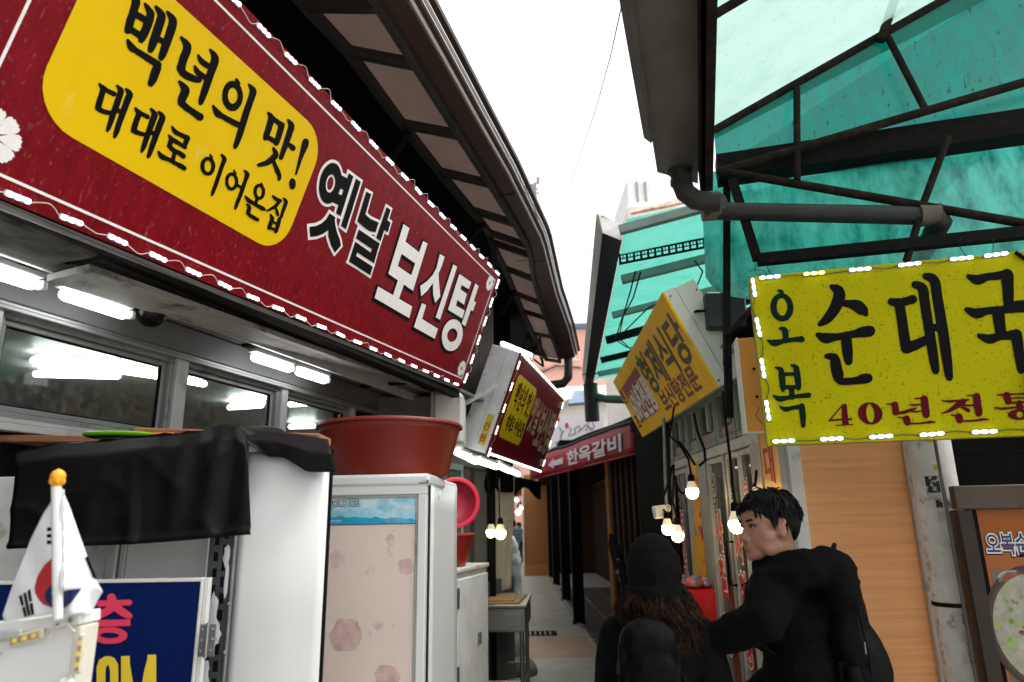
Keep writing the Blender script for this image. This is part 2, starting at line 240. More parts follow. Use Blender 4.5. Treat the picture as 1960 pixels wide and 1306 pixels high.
        'p -2824,312 -2822,310 -2819,308 -2815,305 -2811,304 -2807,303 -2802,304 -2799,305 -2795,306 -2790,306 -2785,307 -2780,307 -2777,307 -2772,310 -2769,316 -2771,322 -2777,323 -2780,322 -2785,321 -2789,320 -2794,319 -2798,319 -2801,319 -2804,320 -2807,320 -2810,320 -2814,319 -2817,319 -2820,319 -2823,319 -2825,317 -2825,314|p -2816,307 -2815,303 -2814,296 -2813,290 -2813,283 -2812,276 -2811,268 -2810,261 -2809,256 -2806,251 -2800,250 -2794,254 -2793,261 -2793,266 -2794,273 -2795,281 -2796,288 -2797,295 -2798,302 -2799,308 -2800,313 -2803,318 -2809,318 -2815,314|p -2803,249 -2800,249 -2796,249 -2790,249 -2784,250 -2777,252 -2769,255 -2763,258 -2759,261 -2755,264 -2754,269 -2757,273 -2762,273 -2767,271 -2773,268 -2779,266 -2784,264 -2788,264 -2792,264 -2796,265 -2799,266 -2805,264 -2809,258 -2808,252|p -2779,335 -2776,334 -2773,332 -2770,329 -2770,327 -2770,327 -2770,325 -2769,321 -2769,314 -2768,304 -2767,292 -2766,279 -2765,267 -2764,256 -2762,245 -2761,235 -2760,228 -2759,223 -2758,220 -2758,218 -2757,217 -2756,214 -2753,213 -2750,214 -2748,218 -2748,219 -2747,222 -2746,225 -2746,231 -2746,239 -2746,249 -2747,260 -2748,271 -2748,283 -2749,296 -2750,309 -2751,319 -2751,325 -2752,331 -2753,336 -2756,341 -2762,344 -2768,344 -2773,344 -2776,343 -2779,343 -2781,340 -2781,337|p -2753,342 -2751,340 -2747,338 -2745,335 -2744,333 -2745,333 -2745,330 -2745,325 -2745,317 -2744,308 -2743,296 -2742,284 -2741,272 -2740,259 -2739,247 -2737,235 -2736,226 -2735,220 -2733,216 -2732,213 -2732,211 -2730,209 -2727,208 -2724,210 -2723,213 -2722,215 -2721,218 -2721,223 -2720,230 -2721,239 -2722,251 -2723,264 -2723,276 -2724,288 -2724,300 -2725,312 -2725,322 -2725,329 -2725,334 -2725,340 -2728,347 -2735,351 -2741,351 -2747,351 -2750,350 -2753,350 -2755,347 -2755,344|p -2753,275 -2744,275 -2736,275 -2731,277 -2728,282 -2729,287 -2734,289 -2742,289 -2751,289 -2756,287 -2759,282 -2757,277|p -2707,312 -2705,310 -2703,307 -2699,305 -2694,303 -2689,303 -2684,304 -2681,305 -2677,306 -2673,306 -2669,307 -2665,307 -2662,307 -2657,309 -2654,315 -2656,320 -2661,322 -2664,322 -2668,321 -2672,320 -2676,320 -2681,319 -2685,319 -2688,319 -2690,319 -2692,319 -2696,319 -2700,319 -2702,320 -2705,320 -2708,317 -2709,314|p -2698,308 -2698,303 -2697,297 -2697,290 -2696,283 -2696,276 -2695,268 -2694,261 -2693,256 -2690,250 -2683,250 -2677,254 -2675,261 -2676,266 -2677,273 -2678,281 -2679,288 -2679,295 -2680,302 -2680,308 -2680,312 -2683,318 -2690,319 -2696,315|p -2686,249 -2682,250 -2677,250 -2671,251 -2665,253 -2658,255 -2651,258 -2645,260 -2641,262 -2637,266 -2636,270 -2639,274 -2644,274 -2648,272 -2654,270 -2661,268 -2666,267 -2671,266 -2676,266 -2681,266 -2684,266 -2690,264 -2693,258 -2691,252|p -2663,336 -2661,334 -2657,331 -2654,328 -2654,326 -2654,325 -2654,323 -2653,319 -2653,312 -2652,303 -2651,293 -2650,281 -2649,270 -2648,259 -2647,248 -2645,237 -2644,229 -2643,224 -2642,221 -2642,219 -2641,217 -2640,214 -2637,213 -2633,215 -2632,218 -2631,220 -2631,222 -2630,226 -2629,232 -2629,240 -2630,251 -2630,263 -2631,274 -2631,286 -2632,297 -2632,308 -2633,317 -2633,324 -2633,329 -2634,334 -2638,340 -2644,343 -2650,344 -2656,344 -2660,344 -2663,344 -2665,341 -2665,338|p -2638,342 -2635,340 -2631,338 -2628,335 -2628,333 -2628,332 -2628,329 -2628,323 -2628,315 -2627,304 -2626,292 -2625,279 -2624,266 -2623,255 -2622,243 -2620,233 -2619,225 -2618,219 -2617,216 -2617,214 -2616,213 -2615,210 -2611,209 -2608,210 -2606,214 -2606,215 -2605,218 -2604,222 -2604,228 -2604,236 -2604,247 -2605,259 -2605,271 -2606,283 -2606,296 -2606,309 -2607,319 -2607,327 -2607,333 -2608,340 -2611,346 -2618,350 -2625,351 -2631,351 -2634,350 -2638,350 -2640,347 -2640,344|p -2638,275 -2629,275 -2620,276 -2614,278 -2611,283 -2613,288 -2618,290 -2627,289 -2636,289 -2642,286 -2644,281 -2643,277|p -2581,329 -2579,327 -2576,323 -2571,319 -2566,317 -2559,316 -2552,317 -2545,318 -2538,319 -2532,320 -2526,320 -2521,321 -2517,321 -2510,325 -2508,332 -2511,337 -2517,339 -2521,338 -2526,336 -2532,335 -2538,334 -2544,333 -2550,332 -2556,332 -2560,332 -2564,332 -2568,333 -2573,334 -2576,335 -2578,336 -2581,334 -2582,331|p -2525,328 -2525,324 -2524,318 -2524,312 -2523,307 -2523,304 -2522,301 -2521,299 -2521,298 -2519,294 -2514,294 -2509,296 -2508,301 -2507,302 -2507,304 -2507,307 -2506,311 -2506,316 -2506,322 -2506,328 -2506,332 -2509,337 -2516,338 -2522,335|p -2579,300 -2576,298 -2573,295 -2568,293 -2562,291 -2554,291 -2547,292 -2539,293 -2533,294 -2527,294 -2521,294 -2516,294 -2512,294 -2507,296 -2504,300 -2505,305 -2509,306 -2513,307 -2518,307 -2524,307 -2531,307 -2538,307 -2545,307 -2552,307 -2557,306 -2562,306 -2567,307 -2571,307 -2575,307 -2578,307 -2580,305 -2581,302|p -2573,294 -2571,284 -2570,275 -2567,270 -2561,270 -2556,274 -2554,280 -2556,289 -2557,299 -2561,303 -2567,304 -2572,300|p -2566,270 -2563,269 -2558,267 -2552,266 -2545,265 -2539,265 -2533,266 -2528,267 -2523,267 -2519,267 -2514,266 -2510,266 -2507,265 -2500,267 -2496,273 -2497,279 -2502,282 -2505,282 -2510,283 -2515,283 -2521,283 -2527,282 -2533,281 -2537,280 -2542,280 -2546,280 -2551,282 -2556,283 -2560,284 -2565,283 -2570,279 -2570,273|p -2544,267 -2542,254 -2539,241 -2536,238 -2531,238 -2527,241 -2526,246 -2528,258 -2531,271 -2534,275 -2539,275 -2543,272|p -2590,241 -2588,238 -2584,234 -2580,231 -2573,228 -2566,228 -2559,230 -2552,232 -2547,233 -2540,234 -2533,234 -2526,234 -2519,234 -2514,235 -2509,235 -2505,234 -2501,234 -2497,235 -2493,235 -2489,235 -2486,235 -2480,237 -2477,242 -2478,247 -2483,250 -2486,250 -2489,250 -2494,251 -2498,251 -2503,250 -2508,250 -2512,249 -2518,248 -2524,248 -2531,248 -2539,247 -2546,247 -2553,246 -2560,245 -2565,245 -2568,245 -2572,245 -2577,245 -2582,246 -2585,247 -2588,247 -2591,246 -2591,243|r -2382,304 -2380,297 -2379,291 -2379,284 -2381,277 -2384,271 -2389,267 -2395,263 -2401,261 -2407,260 -2414,260 -2420,263 -2426,266 -2431,271 -2434,276 -2437,283 -2438,289 -2437,296 -2435,302 -2432,308 -2428,313 -2422,317 -2416,319 -2410,320 -2403,320 -2397,318 -2391,314 -2386,310 -2396,296 -2395,293 -2394,289 -2394,285 -2394,281 -2396,278 -2398,276 -2400,274 -2403,273 -2406,273 -2409,273 -2413,275 -2416,277 -2418,280 -2420,284 -2422,287 -2423,291 -2423,295 -2422,299 -2421,302 -2419,304 -2417,306 -2414,307 -2411,307 -2407,307 -2404,305 -2401,303 -2398,300|p -2419,324 -2415,320 -2412,317 -2408,316 -2404,318 -2402,322 -2404,325 -2409,327 -2414,329 -2417,330 -2419,328 -2420,326|p -2378,345 -2375,343 -2371,341 -2368,339 -2367,337 -2367,335 -2367,331 -2366,325 -2366,316 -2365,305 -2364,292 -2363,278 -2362,266 -2361,255 -2360,244 -2360,235 -2359,227 -2358,221 -2357,218 -2356,216 -2355,214 -2354,212 -2351,211 -2348,213 -2347,216 -2346,217 -2346,220 -2345,224 -2345,229 -2345,237 -2345,247 -2345,258 -2346,269 -2347,282 -2348,295 -2349,309 -2350,320 -2350,328 -2349,334 -2349,341 -2351,347 -2358,351 -2365,352 -2371,352 -2375,352 -2378,351 -2380,349 -2380,346|r -2272,304 -2269,298 -2268,291 -2269,284 -2270,278 -2274,272 -2278,268 -2283,264 -2290,262 -2296,261 -2303,262 -2309,265 -2315,268 -2319,273 -2323,279 -2326,285 -2327,291 -2327,298 -2325,304 -2322,310 -2317,315 -2312,318 -2306,320 -2300,321 -2293,320 -2287,318 -2281,315 -2276,310 -2285,298 -2283,294 -2282,290 -2282,286 -2283,282 -2284,279 -2286,276 -2289,274 -2292,273 -2295,273 -2299,274 -2302,276 -2306,278 -2308,281 -2311,285 -2312,289 -2313,293 -2314,297 -2313,300 -2312,304 -2309,306 -2307,308 -2304,309 -2300,309 -2297,309 -2293,307 -2290,304 -2287,301|p -2308,325 -2304,321 -2300,317 -2296,316 -2292,318 -2290,322 -2292,325 -2297,328 -2302,330 -2305,331 -2308,330 -2310,327|p -2270,285 -2260,286 -2249,287 -2244,289 -2242,293 -2243,297 -2248,298 -2259,297 -2269,296 -2274,294 -2277,290 -2275,286|p -2266,345 -2263,343 -2259,341 -2257,339 -2256,337 -2256,335 -2255,330 -2254,323 -2253,314 -2253,304 -2252,292 -2251,279 -2251,268 -2250,257 -2250,246 -2250,237 -2249,229 -2248,223 -2247,219 -2246,217 -2245,215 -2243,212 -2240,212 -2237,214 -2236,217 -2235,219 -2235,222 -2234,226 -2234,231 -2234,239 -2234,249 -2234,260 -2234,271 -2234,282 -2235,295 -2236,307 -2237,318 -2237,326 -2236,334 -2236,341 -2238,348 -2245,352 -2252,353 -2258,353 -2262,352 -2266,352 -2268,349 -2268,346|r -2143,327 -2141,321 -2140,315 -2140,309 -2142,303 -2145,298 -2149,293 -2155,290 -2161,288 -2167,287 -2173,288 -2180,290 -2185,294 -2190,298 -2193,303 -2196,309 -2197,315 -2197,321 -2195,327 -2192,332 -2188,337 -2183,340 -2177,342 -2170,343 -2164,342 -2158,340 -2152,337 -2147,333 -2157,321 -2156,317 -2155,314 -2155,310 -2155,307 -2156,304 -2158,302 -2161,300 -2163,300 -2166,299 -2169,300 -2172,302 -2175,304 -2178,307 -2180,310 -2181,313 -2182,317 -2183,320 -2182,323 -2181,326 -2179,328 -2177,330 -2174,331 -2171,331 -2168,330 -2165,329 -2162,327 -2159,324|p -2178,343 -2175,339 -2171,336 -2167,335 -2163,337 -2161,341 -2163,344 -2168,346 -2172,348 -2175,349 -2178,347 -2179,345|p -2173,285 -2173,278 -2172,270 -2170,267 -2165,266 -2160,269 -2158,273 -2158,281 -2159,288 -2161,292 -2166,293 -2172,290|p -2221,270 -2218,268 -2214,265 -2208,262 -2201,259 -2193,259 -2185,260 -2176,261 -2168,261 -2158,261 -2147,262 -2137,262 -2130,262 -2125,262 -2122,263 -2119,264 -2118,264 -2112,266 -2108,270 -2109,274 -2114,276 -2115,276 -2118,277 -2121,278 -2127,278 -2135,277 -2145,276 -2156,275 -2165,275 -2174,275 -2182,275 -2189,275 -2195,275 -2201,275 -2207,276 -2213,276 -2217,277 -2220,277 -2223,275 -2223,272|p -2201,248 -2199,247 -2195,246 -2193,244 -2193,243 -2192,240 -2192,236 -2191,230 -2191,227 -2188,222 -2182,221 -2175,224 -2173,230 -2173,234 -2173,239 -2174,245 -2177,251 -2183,255 -2189,256 -2194,256 -2197,256 -2201,255 -2204,253 -2204,250|p -2187,222 -2186,221 -2183,220 -2178,219 -2173,218 -2166,217 -2158,217 -2150,217 -2144,217 -2139,217 -2135,218 -2132,218 -2130,218 -2123,220 -2120,225 -2122,230 -2128,232 -2130,232 -2133,231 -2136,231 -2141,231 -2148,231 -2155,231 -2163,231 -2168,231 -2171,232 -2173,233 -2175,234 -2177,235 -2183,235 -2189,231 -2191,226|p -2104,327 -2101,326 -2097,324 -2092,322 -2086,321 -2078,321 -2070,323 -2063,324 -2059,325 -2052,328 -2050,333 -2052,337 -2058,338 -2063,338 -2070,337 -2077,336 -2082,336 -2086,335 -2091,335 -2096,335 -2099,335 -2103,334 -2106,332 -2106,329|p -2070,330 -2072,325 -2074,318 -2077,310 -2081,303 -2086,296 -2093,288 -2099,280 -2104,274 -2105,272 -2104,269 -2100,269 -2097,271 -2091,275 -2083,283 -2074,291 -2066,299 -2061,308 -2058,317 -2055,324 -2054,329 -2055,334 -2060,336 -2066,334|p -2071,297 -2068,293 -2063,289 -2059,284 -2055,281 -2053,279 -2051,278 -2049,277 -2048,277 -2044,275 -2040,277 -2038,280 -2038,283 -2039,284 -2039,285 -2041,287 -2043,289 -2047,293 -2053,297 -2059,300 -2063,303 -2066,304 -2070,302 -2072,299|p -2049,343 -2046,342 -2042,340 -2040,338 -2039,337 -2038,333 -2037,327 -2037,319 -2036,311 -2035,303 -2034,294 -2033,285 -2032,280 -2030,276 -2025,276 -2020,278 -2018,282 -2018,288 -2019,297 -2019,306 -2019,314 -2019,322 -2019,330 -2019,338 -2022,345 -2028,350 -2036,351 -2041,351 -2045,351 -2049,350 -2052,347 -2052,344|p -2081,263 -2079,261 -2076,259 -2074,256 -2074,254 -2073,249 -2073,242 -2072,234 -2072,228 -2072,224 -2071,222 -2071,220 -2071,219 -2069,215 -2064,213 -2058,215 -2055,220 -2055,221 -2054,223 -2053,226 -2053,230 -2053,237 -2053,245 -2053,253 -2055,261 -2060,266 -2067,268 -2072,269 -2075,270 -2079,270 -2082,268 -2083,265|p -2038,271 -2038,266 -2037,258 -2036,250 -2035,243 -2034,237 -2032,230 -2031,224 -2030,220 -2028,217 -2022,216 -2017,219 -2015,223 -2015,227 -2015,233 -2015,240 -2015,247 -2016,255 -2018,263 -2020,270 -2021,275 -2025,279 -2031,279 -2037,276|p -2063,242 -2044,244 -2024,246 -2019,248 -2017,252 -2019,255 -2023,256 -2043,254 -2063,251 -2067,249 -2070,246 -2068,243|p -2061,218 -2041,220 -2020,222 -2015,224 -2013,228 -2014,232 -2019,233 -2040,231 -2060,229 -2065,227 -2068,223 -2066,219',
    'old_days':
        'r -1778,543 -1772,525 -1771,506 -1772,487 -1777,470 -1786,455 -1797,443 -1810,435 -1824,431 -1839,430 -1854,434 -1868,442 -1881,453 -1891,466 -1899,482 -1904,500 -1906,518 -1905,536 -1900,552 -1892,567 -1882,579 -1869,588 -1855,593 -1840,595 -1825,591 -1810,584 -1797,574 -1786,559 -1812,525 -1810,517 -1809,509 -1810,501 -1812,493 -1815,487 -1820,481 -1825,478 -1831,476 -1838,476 -1844,477 -1850,481 -1856,486 -1860,492 -1864,499 -1866,507 -1867,515 -1867,523 -1865,530 -1861,537 -1857,542 -1852,546 -1846,548 -1839,548 -1833,547 -1826,543 -1821,538 -1816,532|p -1756,600 -1722,602 -1708,426 -1743,424|p -1809,569 -1749,578 -1741,526 -1781,521 -1805,532|p -1774,498 -1740,504 -1738,461 -1786,453 -1785,476|p -1701,603 -1664,606 -1646,392 -1684,393|p -1779,407 -1737,408 -1734,382 -1746,351 -1772,319 -1802,296 -1837,278 -1862,311 -1829,329 -1803,352 -1786,378|p -1735,396 -1723,382 -1695,359 -1659,338 -1639,319 -1660,279 -1701,297 -1735,321 -1753,348|p -1606,589 -1568,594 -1556,502 -1514,500 -1444,511 -1441,464 -1490,450 -1544,450 -1592,453|p -1427,596 -1391,599 -1380,445 -1422,445|p -1388,548 -1356,549 -1351,502 -1389,499|p -1563,427 -1381,433 -1377,407 -1416,389 -1559,386|p -1423,387 -1380,417 -1369,338 -1412,337|p -1556,371 -1414,372 -1376,372 -1369,338 -1514,336|p -1556,371 -1520,372 -1516,319 -1509,281 -1549,280|p -1518,319 -1369,321 -1365,280 -1549,280',
    'dog_soup':
        'p -1251,587 -1190,591 -1170,339 -1229,337|p -1032,587 -983,593 -963,335 -1029,335|p -1198,522 -1024,524 -1027,463 -1194,459|p -1175,396 -1017,398 -982,336 -1223,336|p -1130,339 -1066,339 -1064,260 -1126,259|p -1274,255 -917,262 -907,200 -1268,198|p -827,594 -769,600 -766,548 -772,496 -794,439 -826,379 -865,336 -910,380 -860,423 -825,471 -812,518|p -784,515 -744,469 -668,398 -699,351 -749,382 -797,438|p -647,600 -596,604 -582,284 -638,283|p -834,307 -785,310 -778,233 -569,233 -567,173 -831,171|p -541,578 -478,583 -447,366 -529,363|p -531,580 -364,589 -364,543 -522,531|p -502,507 -368,511 -357,445 -492,442|p -481,408 -326,417 -318,368 -528,361|p -306,600 -251,602 -244,338 -302,338|p -271,507 -211,504 -214,446 -275,445|r -241,280 -233,259 -232,237 -239,216 -252,196 -272,179 -296,166 -325,157 -355,152 -385,152 -415,157 -442,166 -465,179 -484,194 -497,213 -505,233 -505,253 -500,273 -488,292 -470,309 -447,323 -421,333 -391,339 -361,340 -330,337 -301,328 -276,316 -255,300 -308,263 -305,254 -305,245 -309,235 -316,227 -326,219 -339,213 -353,208 -367,205 -382,205 -397,206 -410,210 -421,215 -430,221 -436,229 -439,238 -439,247 -435,255 -428,264 -419,272 -407,278 -393,283 -379,286 -363,287 -349,285 -335,282 -323,277 -314,271',
    'five_blessings':
        'r 135,476 133,464 130,454 124,444 117,436 110,431 101,428 93,427 84,429 76,434 69,441 64,449 60,460 58,471 58,483 60,495 64,505 69,515 76,523 84,528 92,532 101,532 110,530 118,525 124,518 130,509 133,499 135,488 115,479 114,472 112,466 109,460 106,455 102,451 99,449 95,449 91,450 87,453 84,457 82,462 80,468 80,475 80,483 81,490 83,496 85,502 88,507 92,511 96,513 100,513 104,512 107,510 110,505 113,500 114,494 115,487|p 90,538 92,536 94,535 96,533 96,533 96,532 96,530 96,528 96,526 99,521 103,519 108,522 109,527 109,529 109,533 109,537 107,542 103,545 99,546 96,547 94,547 90,547 88,544 88,540|p 81,398 84,396 87,393 88,391 88,391 88,386 87,376 87,366 86,359 89,351 96,348 103,351 107,358 107,366 108,376 109,388 107,399 100,407 92,409 87,409 84,408 80,407 78,404 78,400|p 36,358 39,355 42,350 48,344 56,340 65,340 73,343 80,345 88,348 97,349 107,350 117,351 125,351 132,350 138,349 143,348 147,347 155,350 159,358 156,366 150,370 146,370 140,369 133,369 126,368 117,367 107,366 97,366 87,365 78,364 71,364 64,364 60,364 56,364 50,364 45,365 40,366 37,367 35,364 34,361|p 52,260 55,258 58,255 61,252 61,251 61,249 60,245 59,238 59,231 59,223 59,215 59,208 59,201 59,195 60,191 61,187 61,185 63,179 68,177 73,180 75,185 76,188 77,191 78,196 79,202 79,208 80,216 80,225 80,232 79,239 79,245 79,253 76,261 70,266 63,267 58,268 55,268 52,267 49,265 50,262|p 103,265 105,263 108,261 111,258 111,257 110,255 110,252 109,247 109,240 109,232 109,224 109,215 110,208 110,201 110,195 111,190 111,187 113,181 118,179 123,181 126,187 127,190 128,195 129,202 129,209 130,216 130,225 130,234 130,242 129,248 129,254 128,260 125,267 119,271 114,273 109,273 106,273 103,273 101,271 101,267|p 78,232 95,232 113,231 117,233 119,237 118,242 114,244 96,245 79,246 74,244 72,239 74,235|p 76,186 93,186 110,185 114,187 117,192 115,197 111,199 94,200 77,201 72,199 70,194 71,189|p 86,187 86,173 85,158 87,151 93,148 100,151 103,158 104,173 105,187 103,194 96,197 90,194|p 33,162 36,159 39,153 45,148 52,144 61,144 68,146 74,148 81,150 90,151 99,152 109,153 118,153 126,153 134,153 141,152 146,152 153,155 156,162 154,169 148,171 143,171 135,170 127,169 118,168 109,167 99,166 89,165 80,164 73,164 66,164 61,164 57,164 53,164 48,166 42,168 38,169 35,170 32,168 32,165|p 50,125 52,122 56,117 60,113 66,109 74,109 80,111 86,113 91,114 97,115 105,115 111,116 116,116 120,117 122,117 123,117 124,118 129,121 130,127 128,131 122,133 122,133 121,133 119,133 116,132 111,131 104,130 97,129 90,128 84,127 78,126 73,126 70,126 67,126 62,127 58,129 54,130 52,131 50,130 49,127|p 112,125 112,118 111,110 111,100 111,91 111,83 111,74 111,66 111,60 113,54 118,52 123,54 126,60 127,65 128,73 130,83 131,92 131,101 131,111 131,120 131,126 128,133 121,136 115,132',
    'blood_sausage_soup':
        'p 263,531 266,527 269,521 271,516 271,513 270,512 269,510 269,508 268,504 265,497 261,488 257,478 252,469 247,461 241,452 235,445 230,438 225,432 220,426 214,420 210,416 206,410 206,403 211,399 217,400 222,401 230,403 239,407 248,412 257,419 265,427 273,436 281,446 288,457 295,468 301,480 305,491 308,503 308,514 306,525 302,535 294,542 285,546 278,547 273,548 267,549 261,545 260,537|p 284,469 289,467 297,464 305,461 312,458 317,454 322,450 326,447 328,444 331,441 335,437 339,434 343,431 346,429 350,429 353,427 355,426 360,422 367,423 371,429 371,436 371,439 372,444 372,449 370,455 367,461 363,468 358,475 351,481 343,484 335,486 327,486 320,486 311,487 301,487 293,488 287,488 281,486 277,480 278,473|p 197,363 200,358 204,351 211,343 220,338 231,337 242,340 251,343 262,345 274,347 288,348 301,350 313,350 323,351 331,350 338,350 344,349 351,349 357,350 363,350 367,350 379,357 385,371 380,385 368,390 364,389 358,389 351,388 343,387 336,385 329,382 321,379 312,377 301,375 287,373 274,372 261,371 251,372 241,373 234,374 229,375 225,375 219,375 212,377 207,378 201,379 196,375 194,368|p 274,357 273,347 272,333 272,318 271,304 272,293 273,283 274,275 274,269 278,259 286,256 296,260 300,270 301,276 302,285 304,295 305,305 306,318 307,334 307,348 308,358 304,371 292,376 280,371|p 220,283 224,281 230,278 233,275 232,275 230,275 229,270 228,263 228,253 228,243 229,234 230,225 230,218 237,206 250,202 262,210 266,225 266,231 265,240 264,250 264,258 263,265 263,273 261,283 256,295 246,302 236,303 229,303 224,302 217,301 213,294 214,287|p 233,207 235,205 238,201 245,194 254,190 264,189 276,189 287,189 296,189 305,189 312,190 318,190 323,190 327,190 332,191 336,191 339,192 350,198 354,210 350,221 339,225 336,225 332,225 327,224 321,223 315,221 309,218 303,216 297,215 288,214 278,214 268,214 262,215 263,217 264,218 265,221 265,224 256,234 242,233 233,222|p 443,455 447,453 451,451 458,448 464,447 471,446 478,447 484,448 490,449 498,451 505,452 512,453 516,454 526,461 529,473 523,484 513,486 508,484 502,482 495,480 489,479 483,478 478,478 473,478 469,478 465,479 460,479 456,480 452,481 443,480 437,472 437,462|p 455,454 455,442 455,425 455,406 455,388 454,367 453,345 453,325 452,311 457,299 468,294 480,301 486,314 486,328 486,348 486,370 487,390 487,409 487,429 487,445 487,457 482,469 471,474 459,467|p 471,283 476,285 482,287 490,290 499,293 510,298 522,304 534,309 542,313 551,321 552,333 546,341 535,342 527,339 515,335 502,330 492,327 484,325 477,323 471,322 466,321 455,312 452,297 459,286|p 524,509 528,506 533,503 535,499 535,497 535,494 535,485 534,471 534,454 533,434 533,411 533,386 532,363 532,339 531,316 531,293 531,273 531,256 532,241 533,228 534,219 537,210 545,207 553,212 557,222 558,231 559,244 560,259 561,277 562,296 562,319 563,343 563,366 563,389 564,414 564,437 565,457 565,472 567,486 567,499 564,514 556,525 546,531 538,533 534,534 525,533 519,526 518,516|p 562,536 566,533 571,529 574,526 574,523 575,517 575,505 574,489 574,469 573,444 573,416 572,387 571,359 571,333 570,307 569,282 569,260 569,240 569,221 569,206 570,195 573,186 581,183 589,187 593,197 594,208 596,224 598,242 599,263 601,285 602,310 603,336 604,362 604,390 605,420 605,448 605,472 606,491 607,508 607,524 603,540 594,552 583,558 575,559 570,559 562,559 556,552 556,542|p 554,354 565,353 577,352 585,356 590,364 588,374 581,378 569,379 558,380 549,377 545,368 547,359|p 689,527 692,523 697,515 704,507 714,502 725,503 734,506 741,510 748,513 757,514 767,513 778,513 788,513 796,514 803,516 808,517 812,518 820,525 823,536 818,546 809,547 806,546 801,545 795,544 789,543 780,542 770,541 759,541 748,540 738,539 730,538 724,537 721,537 717,537 711,538 703,540 698,542 693,543 688,539 687,533|p 788,528 787,519 786,505 785,490 784,476 782,461 780,445 779,430 778,419 780,407 789,402 800,406 806,418 808,428 811,443 814,459 817,475 819,490 822,505 824,518 825,528 821,543 809,550 795,544|p 665,412 668,407 674,399 682,391 693,386 704,387 713,390 720,394 728,397 737,397 748,397 760,396 773,396 785,396 796,396 806,396 815,396 824,395 834,395 844,394 851,393 864,397 872,411 870,426 859,433 852,434 843,436 831,437 819,437 806,434 795,430 784,426 774,423 764,422 752,423 740,423 729,423 718,422 709,421 704,421 700,421 695,421 688,423 680,426 674,427 668,428 663,424 661,417|p 741,403 739,367 738,332 742,319 753,314 765,321 770,334 773,369 777,405 773,419 760,425 747,418|p 686,321 690,317 696,310 704,303 714,298 725,299 734,302 741,306 749,308 759,308 772,307 784,306 792,306 803,311 809,323 806,335 796,340 787,339 775,337 761,336 749,334 739,332 730,331 725,330 721,330 716,330 708,332 700,334 694,335 689,336 685,332 684,326|p 780,321 780,313 779,301 779,287 779,273 778,256 778,236 778,218 778,206 781,196 789,193 798,198 803,208 804,221 806,239 808,258 809,276 811,290 812,304 812,316 813,324 809,337 797,342 785,335',
    'forty_years_tradition':
